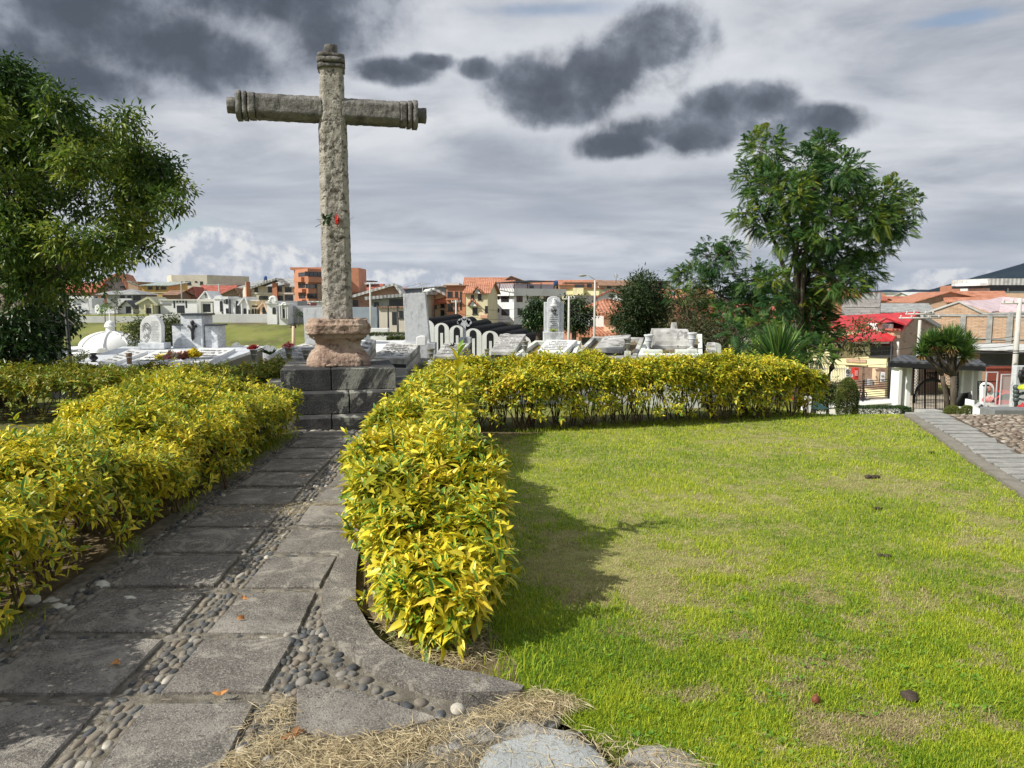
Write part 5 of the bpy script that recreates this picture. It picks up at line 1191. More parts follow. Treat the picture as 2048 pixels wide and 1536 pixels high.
# large tree on the left
D0 = 11.5
LT = [(17, 165, 62), (64, 190, 52), (116, 206, 42), (56, 263, 72), (129, 276, 60), (253, 246, 27), (206, 290, 52), (279, 320, 48), (318, 344, 38), (357, 377, 20), (336, 408, 24), (266, 375, 48), (279, 462, 30), (206, 480, 38), (243, 510, 22), (170, 512, 34), (178, 552, 18), (86, 358, 70), (20, 400, 74), (150, 400, 50, 1), (64, 500, 52), (10, 487, 62), (215, 420, 42), (300, 420, 30), (-60, 230, 70), (-30, 330, 50), (110, 545, 26), (60, 560, 40), (300, 375, 46), (250, 450, 42), (290, 500, 16), (225, 535, 18), (130, 480, 44), (150, 530, 26), (240, 330, 48), (170, 330, 50), (30, 300, 70), (10, 545, 50), (40, 450, 60), (70, 560, 36), (120, 560, 26), (90, 590, 22), (30, 590, 34)]
bl = [(b[0], b[1], b[2]*(.86+.10*math.sin(i*5.1)), D0+(1.1*math.sin(i*2.3)), .5 if (80 < b[0] < 260 and 340 < b[1] < 450) else 1.15) for i, b in enumerate(LT)]
tree('broadleaf_tree', 'large spreading green tree cut by the left frame edge', 'tree', root_at(tp([(12, 740), (18, 660), (14, 600), (20, 560), (40, 500)], D0, [.24, .20, .17, .14, .10])), bl, (.065, .12), m_leafA, m_bark, dens=430, per=27, spread=.10, seed=11, wid=.36, frac=.55, tr=.008, shell=.5, down=.25, droop=.35)
lt = bpy.data.objects[-1]
# pale limb low on the tree is part of its trunk mesh: separate visible limb
r_ = [o for o in bpy.data.objects if o.name.startswith('broadleaf_tree')][0]
mb = MB(); mb.tube([P(8, 650, D0-.4), P(30, 622, D0-.5), P(62, 590, D0-.6), P(92, 566, D0-.6), P(112, 540, D0-.5), P(150, 520, D0-.4)], [.10, .085, .07, .055, .04, .025], 8); mb.tube([P(0, 590, D0-.3), P(14, 600, D0-.4), P(16, 560, D0-.5), P(2, 500, D0-.4)], [.08, .07, .06, .05], 8)
mb.tube([P(62, 590, D0-.6), P(40, 575, D0-.6), P(5, 572, D0-.5)], [.05, .04, .05], 6); fin(mb, 'limb', m_bark2, r_)
bl = [(u, v, r, 15.6+.5*math.sin(u)) for u, v, r in [(30, 600, 46), (78, 598, 32), (112, 618, 30), (60, 640, 50), (95, 655, 38), (20, 670, 50), (60, 700, 45), (95, 712, 22), (20, 720, 40), (128, 640, 22), (-40, 640, 60), (-60, 700, 60)]]+[(u, v, r, 11.0) for u, v, r in ((14, 640, 30), (34, 690, 34), (62, 650, 26), (5, 700, 34), (80, 700, 20), (50, 610, 20))]
tree('dark_tree', 'dense dark-leaved tree under the large left tree, behind the leaning post', 'tree', root_at(tp([(30, 735), (40, 690), (50, 650)], 15.6, [.12, .1, .07])), bl, (.08, .13), m_leafB, m_bark, dens=330, per=22, spread=.11, seed=12, wid=.42, shell=.3)
# right feathery trees
D1 = 20.0
RT = [(1528, 293, 40), (1508, 355, 36), (1490, 425, 22), (1546, 380, 50), (1641, 296, 34), (1608, 330, 44), (1692, 340, 38), (1664, 380, 52), (1593, 425, 50), (1650, 446, 50), (1766, 395, 42), (1822, 408, 22), (1734, 432, 48), (1776, 448, 36), (1735, 490, 46), (1722, 540, 40), (1682, 566, 38), (1630, 600, 40), (1605, 640, 46), (1560, 600, 32), (1640, 655, 36), (1570, 650, 34), (1800, 460, 20), (1520, 440, 26), (1668, 520, 34), (1600, 500, 34), (1560, 470, 30), (1640, 560, 34), (1600, 590, 36), (1590, 380, 40), (1700, 390, 40), (1640, 490, 36), (1545, 560, 26), (1620, 700, 30)]
bl = [(u, v, r*1.0, D1+1.1*math.sin(i*1.9)) for i, (u, v, r) in enumerate(RT)]
fronds('feathery_tree', 'tall feathery-leaved tree standing against the sky at the right', 'tree', root_at(tp([(1606, 745), (1600, 660), (1592, 590), (1596, 530)], D1, [.16, .13, .11, .09])), bl, .27, m_leafJ, m_bark, dens=230, seed=21, frac=.12, pairs=11)
r_ = [o for o in bpy.data.objects if o.name.startswith('feathery_tree')][0]
mb = MB()
for L, rd in (([(1598, 640), (1575, 560), (1556, 500), (1530, 440), (1510, 400)], .075), ([(1600, 620), (1620, 540), (1650, 500), (1700, 470), (1760, 440)], .075), ([(1602, 640), (1606, 560), (1612, 480), (1620, 400)], .07), ([(1596, 600), (1590, 520), (1600, 460), (1640, 340)], .06), ([(1575, 560), (1590, 500), (1570, 420), (1545, 330)], .05), ([(1620, 560), (1660, 545), (1700, 530)], .05)):
    mb.tube([P(u, v, D1-.3) for u, v in L], [rd*(1-.16*i) for i in range(len(L))], 7)
fin(mb, 'limb', m_bark, r_)
D2 = 24.0
RT = [(1422, 515, 36), (1384, 555, 32), (1465, 505, 28), (1505, 560, 40), (1432, 585, 42), (1480, 612, 42), (1362, 592, 20), (1538, 578, 28), (1520, 640, 36), (1450, 650, 34), (1400, 620, 30), (1362, 545, 16)]
bl = [(u, v, r, D2+.7*math.sin(i*1.9)) for i, (u, v, r) in enumerate(RT)]
fronds('feathery_tree', 'shorter feathery tree left of the tall one, spreading over the graves', 'tree', root_at(tp([(1480, 760), (1476, 690), (1462, 640), (1450, 600)], D2, [.14, .12, .1, .08])), bl, .30, m_leafJ, m_bark, dens=190, seed=22)
bl = [(u, v, r, 17.+.4*math.sin(i*1.9)) for i, (u, v, r) in enumerate([(1640, 700, 26), (1600, 690, 30), (1490, 690, 28), (1465, 660, 24), (1510, 655, 24), (1560, 690, 30)])]
fronds('feathery_sapling', 'low dark feathery saplings behind the spiky yucca', 'tree', root_at(tp([(1560, 760), (1562, 720), (1560, 690)], 17, [.06, .05, .04])), bl, .26, m_leafJ, m_bark, dens=190, seed=23)
# conifers
bl = [(u, v, r, 28+.9*math.sin(i*2.1)) for i, (u, v, r) in enumerate([(1286, 562, 17), (1272, 580, 20), (1302, 580, 20), (1255, 600, 22), (1318, 602, 22), (1286, 605, 30), (1246, 628, 20), (1328, 630, 20), (1262, 645, 26), (1305, 640, 28), (1248, 660, 16), (1330, 662, 18), (1285, 672, 26)])]
tree('cypress_tree', 'round-headed dark conifer left of the feathery trees', 'tree', root_at(tp([(1286, 700), (1286, 660), (1286, 610)], 28, [.2, .15, .1])), bl, (.10, .18), m_leafC, m_bark, dens=230, per=30, spread=.16, seed=31, wid=.30, shell=.4, droop=.1, down=-.2)
bl = [(u, v, r, 21+.9*math.sin(i*2.1)) for i, (u, v, r) in enumerate([(1368, 618, 22), (1355, 655, 26), (1395, 660, 30), (1375, 695, 30), (1430, 690, 34), (1470, 690, 28), (1410, 725, 30), (1460, 735, 36), (1500, 720, 28), (1350, 700, 18), (1395, 600, 16)])]
tree('cypress_tree', 'rusty olive conifer thicket behind the barrel vault grave', 'tree', root_at(tp([(1410, 760), (1405, 720), (1400, 680)], 21, [.16, .12, .1])), bl, (.08, .14), m_leafD, m_bark, dens=240, per=28, spread=.13, seed=32, wid=.26, shell=.35, droop=.1, down=-.1, frac=.7)
# street trees
for (lab, bs, d, sd, tb) in (('round street tree left of the saint stele', [(1076, 610, 14), (1064, 628, 15), (1085, 630, 16), (1072, 645, 15), (1060, 640, 10), (1092, 615, 10)], 62, 41, (1076, 662)), ('wider street tree right of the saint stele', [(1140, 605, 14), (1160, 612, 14), (1148, 632, 20), (1172, 628, 12), (1135, 645, 16), (1160, 650, 14), (1128, 622, 14)], 62, 42, (1148, 670))):
    tree('street_tree', lab, 'tree', root_at(tp([tb, (tb[0], tb[1]-20)], d, [.2, .15])), [(u, v, r, d) for u, v, r in bs], (.16, .30), m_leafB if sd == 41 else m_leafC, m_bark, dens=55, per=36, spread=.25, seed=sd, wid=.5, shell=.3, group='street trees')
for (lab, bs, d, sd, tb, mm) in (('thin pale green young tree in front of the grey-roofed house', [(228, 598, 10), (222, 612, 10), (236, 612, 10), (230, 585, 6)], 92, 43, (230, 635), m_leafO), ('small leafy sapling on the upper terrace at the left', [(205, 612, 8), (212, 618, 9), (200, 620, 7)], 90, 44, (210, 636), m_leafS), ('tiny bare-looking shrub in front of the grey wall', [(597, 628, 5), (598, 622, 3)], 100, 45, (597, 640), m_leafC)):
    tree('young_tree', lab, 'tree', root_at(tp([tb, (tb[0], tb[1]-12)], d, [.06, .05])), [(u, v, r, d) for u, v, r in bs], (.18, .3), mm, m_bark2, dens=12, per=18, spread=.25, seed=sd, wid=.4, shell=.2, group='young trees on the terrace')
bl = [(u, v, r, 24+.6*math.sin(i*2)) for i, (u, v, r) in enumerate([(270, 655, 14), (288, 645, 13), (276, 675, 18), (300, 665, 16), (330, 650, 16), (345, 640, 13), (340, 670, 20), (318, 685, 16), (360, 655, 12), (290, 690, 14)])]
tree('broad_shrub', 'dark layered shrub behind the arched white headstone', 'shrub', root_at(tp([(310, 715), (310, 690)], 24, [.1, .08])), bl, (.10, .18), m_leafO, m_bark, dens=200, per=26, spread=.14, seed=46, wid=.25, shell=.3, down=-.1)
tree('round_shrub', 'small rounded shrub with orange tinge between the two black urns', 'shrub', root_at(tp([(160, 735), (160, 722)], 13.8, [.02, .015])), [(160, 722, 15, 13.8), (170, 712, 11, 13.8), (155, 712, 9, 13.8)], (.03, .055), m_leafO, m_bark, dens=420, per=18, spread=.035, seed=47, wid=.4, shell=.2)
# curved tree beside the gate lawn
bl = [(u, v, r, 25+.5*math.sin(i)) for i, (u, v, r) in enumerate([(1690, 660, 16), (1712, 650, 14), (1705, 685, 17), (1725, 672, 15), (1735, 645, 9), (1680, 690, 14), (1742, 690, 10), (1668, 672, 12), (1722, 700, 10), (1750, 652, 8)])]
tree('crooked_tree', 'small crooked tree with thin leaves bending in front of the red-roofed house', 'tree', root_at(tp([(1624, 830), (1623, 778), (1640, 764), (1655, 757), (1664, 735), (1668, 715), (1680, 695), (1692, 680)], 25, [.14, .12, .12, .11, .10, .09, .07, .05])), bl, (.10, .18), m_leafO, m_bark, dens=90, per=16, spread=.13, seed=48, wid=.3, shell=.3, frac=.8, tr=.012, down=.6)
tree('bright_shrub', 'bright green shrub growing behind and right of the yucca', 'shrub', root_at(tp([(1590, 790), (1588, 760)], 13.5, [.03, .02])), [(1596, 745, 20, 13.5), (1608, 768, 16, 13.3), (1590, 725, 14, 13.8), (1498, 700, 18, 14), (1516, 680, 12, 14)], (.05, .09), m_leafS, m_bark, dens=150, per=16, spread=.06, seed=49, wid=.4, shell=.2)
# sword-leaved yucca behind the hedge
def sword(name, root, c, n, L, wd, m, seed, el=(.0, 1.5), droop=.05, bias=0):
    g = np.random.default_rng(seed); a = g.uniform(0, 2*PI, n); e = np.sin(g.uniform(el[0], el[1], n)); ax = np.stack([np.cos(a)*np.sqrt(1-e*e), np.sin(a)*np.sqrt(1-e*e), e+bias], -1)
    ln = L*g.uniform(.8, 1.05, n)*(.75+.25*e); nm = np.array([0, 0, 1.])*1+g.normal(0, .1, (n, 3)); nm[:, :2] -= ax[:, :2]*.3
    return leaves(name, np.tile(np.array(c), (n, 1))+g.normal(0, .015, (n, 3)), ax, nm, ln, wd*g.uniform(.8, 1.2, n), g.random(n), m, root, 2, droop=droop, fold=.25)
m_yuc = leafmat('yucca blade', [(0, (.03, .09, .02)), (.5, (.07, .16, .03)), (1, (.20, .30, .06))], trans=.18, rough=.4)
m_yud = leafmat('dry yucca blade', [(0, (.14, .09, .03)), (1, (.36, .25, .09))], trans=.2)
c = P(1556, 738, 12.3); yu = empty('yucca', (c.x, c.y, tz(c.x, c.y)), 0, 'spiky fan of sword leaves rising behind the right end of the hedge', 'yucca'); h = c.z-yu.location.z
sword('blade_leaves', yu, (0, 0, h), 230, .92, .042, m_yuc, 3, (-.05, 1.5), .06)
mb = MB(); mb.tube([(0, 0, -.1), (.02, 0, h*.5), (0, 0, h)], [.09, .08, .06], 10); mb.build('trunk', m_bark, yu)
# many-headed yucca tree in front of the gate
D3 = 35.; b = P(1905, 815, D3); yt = empty('yucca_tree', (b.x, D3, tz(b.x, D3)), 0, 'many-headed yucca tree in front of the cemetery gate', 'yucca')
L0 = yt.location; heads = [(1854, 690, .9), (1880, 702, 1.), (1903, 684, 1.05), (1928, 704, 1.), (1934, 688, .85), (1866, 680, .8), (1890, 676, .8), (1915, 674, .8), (1845, 700, .7)]
for i, (u, v, s_) in enumerate(heads):
    q = P(u, v+6, D3+.5*math.sin(i*2))-L0
    sword('leaf_head', yt, q[:], 190, 1.06*s_, .055, m_yuc, 50+i, (-.35, 1.5), .1)
    sword('dry_skirt', yt, (q-Vector((0, 0, .1)))[:], 60, .85*s_, .05, m_yud, 80+i, (-1.2, -.1), .2)
mb = MB(); tb = Vector((0, 0, -.2)); fork = P(1906, 752, D3)-L0
mb.tube([tb, P(1907, 790, D3)-L0, fork], [.16, .14, .13], 10); f2 = P(1892, 790, D3+.1)-L0; mb.tube([P(1896, 830, D3)-L0, f2, P(1888, 770, D3)-L0, P(1884, 750, D3)-L0], [.13, .12, .10, .09], 9)
for i, (u, v, s_) in enumerate(heads):
    q = P(u, v+10, D3+.5*math.sin(i*2))-L0; f0 = fork if i > 1 else P(1884, 750, D3)-L0; mb.tube([f0, f0.lerp(q, .5)+Vector((0, 0, -.1)), q], [.10, .08, .06], 7)
mb.build('trunk', m_bark, yt)
# clipped shrubs
def clipped(name, label, u0, u1, v0, v1, d, m, seed, shape='egg', n=5200, leaf=(.05, .09), dep=None, cat='shrub', group=None):
    a, b = P(u0, v1, d), P(u1, v0, d); W_, H_ = b.x-a.x, b.z-a.z; z0 = a.z; root = empty(name, (a.x+W_/2, d, z0), 0, label, cat, group); g = np.random.default_rng(seed); dp = dep or W_
    if shape == 'box':
        p = g.uniform(-.5, .5, (n, 3)); k = g.integers(0, 3, n); s_ = np.where(g.random(n) < .5, -.5, .5); p[np.arange(n), k] = s_; p[:, 2] = np.where(k == 2, .5, p[:, 2]); nrm = np.zeros((n, 3)); nrm[np.arange(n), k] = np.sign(s_); nrm[k == 2, 2] = 1
        pts = p*np.array([W_, dp, H_])+np.array([0, dp/2, H_/2])
    else:
        t = g.random(n)**.9; a_ = g.uniform(0, 2*PI, n); rr = np.sqrt(np.clip(1-((t-.42)/.58)**2, 0, 1)) if shape == 'egg' else np.sqrt(np.clip(1-((t-.3)/.72)**2, 0, 1)); rr = np.where(t < .42, .86+.14*np.sqrt(np.clip(1-((t-.42)/.42)**2, 0, 1)), rr); rr *= 1+.05*np.sin(a_*7+t*9)
        nrm = unit(np.stack([np.cos(a_)*rr, np.sin(a_)*rr, (t-.3)*1.3], -1)); pts = np.stack([np.cos(a_)*rr*W_/2, np.sin(a_)*rr*dp/2, t*H_], -1)
    pts = pts-nrm*np.abs(g.normal(0, .03, n))[:, None]; ax = unit(nrm*.8+g.normal(0, .4, (n, 3))+np.array([0, 0, .5]))
    leaves('foliage', pts, ax, nrm+g.normal(0, .5, (n, 3)), g.uniform(*leaf, n), np.full(n, leaf[0]*.35), np.clip(.5+(fbm2(pts[:, 0]+9, pts[:, 2]+3, 3, seed)-.5)*1.5+g.normal(0, .15, n), 0, 1), m, root, 1)
    mb = MB(); mb.tube([(0, dp*.0 if shape != 'box' else dp/2, -1.2), (0, 0 if shape != 'box' else dp/2, H_*.8)], [.06, .03], 6); mb.build('stem', m_bark, root)
    return root
m_top = leafmat('topiary spray', [(0, (.04, .06, .015)), (.5, (.10, .13, .025)), (1, (.20, .22, .05))], trans=.15, rough=.6)
clipped('topiary_shrub', 'egg-shaped clipped conifer at the crest of the lawn', 1674, 1716, 757, 830, 29, m_top, 5, 'egg', 8000, (.06, .11))
clipped('topiary_shrub', 'left ball of the pair of clipped golden shrubs before the yucca tree', 1888, 1922, 812, 838, 32, m_top, 6, 'ball', 3200, (.05, .09), group='clipped ball shrubs')
clipped('topiary_shrub', 'right ball of the pair of clipped golden shrubs before the yucca tree', 1920, 1949, 812, 838, 32, m_top, 7, 'ball', 3200, (.05, .09), group='clipped ball shrubs')
clipped('low_hedge', 'low dark clipped hedge running up to the white gate pillars', 1716, 1823, 817, 846, 38, m_leafB, 8, 'box', 9000, (.07, .12), .9, 'hedge')
bl = [(u, v, r, 33) for u, v, r in [(1645, 778, 16), (1665, 775, 16), (1655, 795, 20), (1672, 792, 16), (1632, 790, 14), (1640, 805, 18)]]
tree('broad_shrub', 'dark green shrub beside the egg-shaped topiary', 'shrub', root_at(tp([(1655, 840), (1655, 800)], 33, [.08, .05])), bl, (.08, .14), m_leafO, m_bark, dens=160, per=26, spread=.12, seed=52, wid=.4, shell=.3)
for i, (u, v) in enumerate([(945, 668), (1005, 0)]): pass

# ================================================================== BUILDINGS
def W_(name, c, **k): return mat(name, [tuple(q*.82 for q in c), c, tuple(min(.9, q*1.08) for q in c)], scale=.5, rough=.9, bump=.1, extra=grime(tuple(q*.5 for q in c), .4, .5, .54, .72), **k)
w_white = W_('white render', (.74, .75, .75)); w_white2 = W_('off white render', (.64, .63, .58)); w_beige = W_('beige render', (.58, .54, .45)); w_cream = W_('cream render', (.68, .62, .42))
w_yellow = W_('ochre yellow render', (.62, .42, .14)); w_grey = W_('grey render', (.36, .37, .39)); w_pinkgrey = W_('mauve grey render', (.40, .36, .38)); w_orange = W_('brick orange render', (.46, .21, .125))
w_peach = W_('peach render', (.68, .50, .34)); w_olive = W_('olive cream render', (.50, .50, .36)); w_lemon = W_('lemon render', (.80, .74, .44)); w_bluegrey = W_('blue grey sheet', (.27, .32, .37)); w_salmon = W_('salmon render', (.62, .36, .26)); w_brown = W_('brown render', (.30, .20, .14))
b_red = brickmat('red brick', (.40, .18, .11), (.50, .26, .17)); b_tan = brickmat('tan brick', (.56, .35, .21), (.64, .43, .28)); b_brown = brickmat('brown brick', (.33, .22, .15), (.42, .29, .20)); b_block = brickmat('grey block', (.30, .29, .29), (.38, .36, .36), (.24, .23, .22), .8, .4)
r_tile = roofmat('clay tile roof', (.40, .17, .10), (.52, .25, .16)); r_red = roofmat('bright red metal roof', (.43, .028, .035), (.54, .05, .055), .9, .45); r_rust = roofmat('rust red roof', (.36, .10, .07), (.46, .16, .11))
r_grey = roofmat('weathered grey roof', (.26, .27, .27), (.38, .39, .38), .6); r_dark = roofmat('dark slate roof', (.06, .065, .075), (.10, .105, .115), .5, .6); r_pale = roofmat('pale sheet roof', (.50, .51, .50), (.66, .66, .63), .8); r_pink = roofmat('pale pink sheet roof', (.60, .47, .49), (.70, .58, .60), 1.0); r_brn = roofmat('brown tile roof', (.24, .14, .09), (.34, .21, .14)); r_green = roofmat('grey green roof', (.28, .33, .30), (.42, .46, .43), .8)
g_glass = mat('dark window glass', [(.012, .014, .018), (.05, .055, .065)], scale=.8, rough=.12, bump=0, spec=.6); g_frame = flat('white window frame', (.55, .55, .53), .5); g_dframe = flat('dark window frame', (.05, .05, .05), .5)
m_tank = flat('blue plastic tank', (.04, .11, .30), .35); m_pole = mat('concrete pole', [(.42, .41, .38), (.58, .57, .53)], scale=2, bump=.1); m_wire = flat('black cable', (.03, .03, .03), .6)

class Bld:
    """a building: plan = visible front corners [(u, d), ...] seen at pixel columns u, distance d; vt/vb = wall top / base pixel rows at the first corner"""
    def __init__(s, name, label, cat, plan, vt, vb, dep, wall, group=None, sink=3.0, face=.55):
        s.pts = [P(u, 600, d) for u, d in plan]
        if len(plan) == 2:
            (u0, d0), (u1, d1) = plan; m0, m1 = (u0-1024)/FP/cP, (u1-1024)/FP/cP; th = math.atan((m0+m1)/2)*face+(0 if d0 == d1 else (.14 if d1 < d0 else -.14)); ex, ey = math.cos(th), -math.sin(th)
            x0, y0 = s.pts[0].x, s.pts[0].y; t = (m1*y0-x0)/(ex-m1*ey); s.pts[1] = Vector((x0+ex*t, y0+ey*t, s.pts[0].z))
        s.plan = plan; u0, d0 = plan[0]
        s.z1 = zat(vt, d0); s.z0 = zat(vb, d0); p = s.pts[0]; s.root = empty(name, (p.x, p.y, min(s.z0, tz(p.x, p.y))), 0, label, cat, group); s.wall = wall
        a, b = s.pts[0], s.pts[-1]; e = Vector((b.x-a.x, b.y-a.y, 0)); s.n = Vector((-e.y, e.x, 0)).normalized()
        if s.n.y < 0: s.n = -s.n
        s.dep = dep; s.zb = min(s.z0, tz(p.x, p.y))-sink
        foot = [Vector((q.x, q.y, 0)) for q in s.pts]+[Vector((q.x, q.y, 0))+s.n*dep for q in (s.pts[-1], s.pts[0])]
        s.foot = foot; s.mb = MB(); s.prism(foot, s.zb, s.z1)
    def prism(s, foot, z0, z1, mi=0):
        s.mb.prism([Vector((q.x, q.y, z0)) for q in foot], (0, 0, z1-z0), mi)
    def at(s, u, v=None, off=0.0):
        """point on the facade seen at column u (row v), pushed outwards by off"""
        a_ = (u-1024)/FP/cP
        best = None
        for i in range(len(s.pts)-1):
            A, B = s.pts[i], s.pts[i+1]; u0, u1 = s.plan[i][0], s.plan[i+1][0]
            if min(u0, u1)-.01 <= u <= max(u0, u1)+.01 or best is None:
                k = ray(u, 600 if v is None else v); m_ = k[0]/k[1]
                dx_, dy_ = B.x-A.x, B.y-A.y; t = (m_*A.y-A.x)/(dx_-m_*dy_); y = A.y+t*dy_; x = A.x+t*dx_; e = Vector((dx_, dy_, 0)).normalized(); nn = Vector((e.y, -e.x, 0)); nn = nn if nn.y < 0 else -nn
                best = (x, y, e, nn)
                if min(u0, u1)-.01 <= u <= max(u0, u1)+.01: break
        x, y, e, nn = best; z = zat(v, y) if v is not None else 0
        return Vector((x, y, z))+nn*off, e, nn
    def panel(s, mb, u0, v0, u1, v1, proud, mi=0, back=.1):
        uc = (u0+u1)/2; c, e, nn = s.at(uc, (v0+v1)/2); a, _, _ = s.at(u0, v1) if False else (None, None, None)
        d = c.y; hw = abs(u1-u0)/2*d/FP/max(abs(e.x), .3); hh = abs(v1-v0)/2*d/FP
        q = [c-e*hw-Vector((0, 0, hh)), c+e*hw-Vector((0, 0, hh)), c+e*hw+Vector((0, 0, hh)), c-e*hw+Vector((0, 0, hh))]
        mb.prism([p+nn*proud for p in q], -nn*(proud+back), mi); return c, e, nn, hw, hh
    def win(s, lst, frame=None, glass=None, name='window', bars=1, sill=True, arched=False):
        frame = frame or g_frame; glass = glass or g_glass
        for (u0, v0, u1, v1) in lst:
            mb = MB(); c, e, nn, hw, hh = s.panel(mb, u0, v0, u1, v1, .015, 1); t = min(.07, hw*.25, hh*.25)
            up = Vector((0, 0, 1))
            if arched:
                pts = [c+e*(hw*math.cos(a))+up*(hh+hw*.9*math.sin(a)) for a in np.linspace(0, PI, 9)]; mb.prism([p+nn*.016 for p in pts], -nn*.1, 1)
            def bar(a, b, w_): mb.prism([c+e*a[0]+up*a[1]+nn*.05, c+e*b[0]+up*a[1]+nn*.05, c+e*b[0]+up*b[1]+nn*.05, c+e*a[0]+up*b[1]+nn*.05], -nn*.08, 0)
            bar((-hw, -hh), (-hw+t, hh), 0); bar((hw-t, -hh), (hw, hh), 0); bar((-hw+t+.002, hh-t), (hw-t-.002, hh), 0); bar((-hw+t+.002, -hh), (hw-t-.002, -hh+t), 0)
            for k in range(bars): x = -hw+2*hw*(k+1)/(bars+1); bar((x-t*.3, -hh+t+.002), (x+t*.3, hh-t-.002), 0)
            if sill: mb.prism([c-e*(hw+.1)-up*(hh+.12)+nn*.12, c+e*(hw+.1)-up*(hh+.12)+nn*.12, c+e*(hw+.1)-up*(hh+.003)+nn*.12, c-e*(hw+.1)-up*(hh+.003)+nn*.12], -nn*.12, 0)
            fin(mb, name, [frame, glass], s.root)
        return s
    def door(s, lst, m=None, name='door'):
        for q in lst: mb = MB(); s.panel(mb, *q, .02); fin(mb, name, m or g_glass, s.root)
        return s
    def trim(s, lst, m, name='band', proud=.12):
        for q in lst: mb = MB(); s.panel(mb, *q, proud); fin(mb, name, m, s.root)
        return s
    def roof(s, kind, m, vr=None, over=.5, apex=None, thick=.16, gable=None, back=None):
        a, b = Vector((s.pts[0].x, s.pts[0].y, 0)), Vector((s.pts[-1].x, s.pts[-1].y, 0)); e = (b-a).normalized(); n = s.n; D = s.dep; W = (b-a).length; up = Vector((0, 0, 1)); z1 = s.z1
        def L(x, y, z): return a+e*x+n*y+up*z
        mb = MB(); r = (zat(vr, s.pts[0].y+(D/2 if kind != 'gy' else 0))-z1) if vr is not None else 0
        def slabq(q):
            nn = (q[1]-q[0]).cross(q[3]-q[0]).normalized(); nn = nn if nn.z > 0 else -nn; mb.hexa(q if True else q, [p+nn*thick for p in q])
        if kind == 'flat':
            mb.hexa([L(-over, -over, z1+.003), L(W+over, -over, z1+.003), L(W+over, D+over, z1+.003), L(-over, D+over, z1+.003)], [L(-over, -over, z1+thick), L(W+over, -over, z1+thick), L(W+over, D+over, z1+thick), L(-over, D+over, z1+thick)])
        elif kind == 'gx':
            k = r/(D/2); slabq([L(-over, -over, z1-k*over), L(W+over, -over, z1-k*over), L(W+over, D/2, z1+r), L(-over, D/2, z1+r)])
            slabq([L(-over, D/2, z1+r), L(W+over, D/2, z1+r), L(W+over, D+over, z1-k*over), L(-over, D+over, z1-k*over)])
            for x in (0.0, W-.2): s.mb.prism([L(x, 0, z1+.002), L(x, D, z1+.002), L(x, D/2, z1+r)], e*.2)
        elif kind == 'gy':
            f = .5 if apex is None else (s.at(apex)[0]-a).dot(e)/W; xa = f*W; r = zat(vr, s.at(apex if apex else (s.plan[0][0]+s.plan[-1][0])/2)[0].y)-z1
            k0, k1 = r/max(xa, .1), r/max(W-xa, .1)
            slabq([L(-over, -over, z1-k0*over), L(xa, -over, z1+r), L(xa, D+over, z1+r), L(-over, D+over, z1-k0*over)])
            slabq([L(xa, -over, z1+r), L(W+over, -over, z1-k1*over), L(W+over, D+over, z1-k1*over), L(xa, D+over, z1+r)])
            s.mb.prism([L(0, 0, z1+.002), L(W, 0, z1+.002), L(xa, 0, z1+r)], n*D)
        elif kind == 'hip':
            i_ = min(D/2, W*.45); A, B = L(i_, D/2, z1+r), L(W-i_, D/2, z1+r); c = [L(-over, -over, z1), L(W+over, -over, z1), L(W+over, D+over, z1), L(-over, D+over, z1)]
            mb.add(c+[A, B], [(0, 1, 5, 4), (1, 2, 5), (2, 3, 4, 5), (3, 0, 4), (0, 3, 2, 1)])
        elif kind == 'shed':
            slabq([L(-over, -over, z1), L(W+over, -over, z1), L(W+over, D+over, z1+r), L(-over, D+over, z1+r)]); s.mb.prism([L(0, .01, z1-.01), L(0, D, z1-.01), L(0, D, z1+r-.01)], e*W)
        elif kind == 'shedx':   # slope across the facade: vr = top at the far side
            r = zat(vr, s.pts[-1].y)-z1; slabq([L(-over, -over, z1), L(W+over, -over, z1+r), L(W+over, D+over, z1+r), L(-over, D+over, z1)]); s.mb.prism([L(.01, 0, z1-.01), L(W, 0, z1-.01), L(W, 0, z1+r-.01)], n*D)
        fin(mb, 'roof', m, s.root); s.L = L; return s
    def parapet(s, h=.5, m=None, th=.2, over=.0, name='parapet'):
        mb = MB(); F_ = s.foot; c = sum(F_, Vector())/len(F_)
        q = [c+(p-c)*(1+over/5) for p in F_]
        for i in range(len(q)):
            a, b = q[i], q[(i+1) % len(q)]; e = (b-a).normalized(); n = Vector((e.y, -e.x, 0)); n = n if n.dot(a-c) < 0 else -n
            o = [a, b, b+n*th, a+n*th]; mb.hexa([Vector((p.x, p.y, s.z1+.003)) for p in o], [Vector((p.x, p.y, s.z1+h+.001*i)) for p in o])
        fin(mb, name, m or s.wall, s.root); return s
    def done(s): fin(s.mb, 'wall', s.wall, s.root); return s
def bld(name, label, plan, vt, vb, dep, wall, cat='house', **k): return Bld(name, label, cat, plan, vt, vb, dep, wall, **k)
def tank(u, v0, v1, d, label, m=m_tank):
    a, b = P(u, v1, d), P(u, v0, d); H = b.z-a.z; r = H*.5; root = empty('water_tank', a, 0, label, 'water tank', 'rooftop water tanks')
    MB().lathe([(r*.9, 0), (r, H*.1), (r, H*.75), (r*.85, H*.9), (r*.3, H)], n=14).build('drum', m, root); MB().lathe([(r*.3, H), (r*.3, H*1.06), (r*.05, H*1.07)], n=10).build('lid', m, root)
    mb = MB()
    for x in (-1, 1):
        for y in (-1, 1): mb.tube([(x*r*.7, y*r*.7, -H*.6), (x*r*.7, y*r*.7, 0)], .05, 4)
    mb.box(-r*.72, -r*.72, -H*.12, r*.72, r*.72, -H*.02); mb.build('stand', m_black, root)
HG = 'houses on the far hillside'
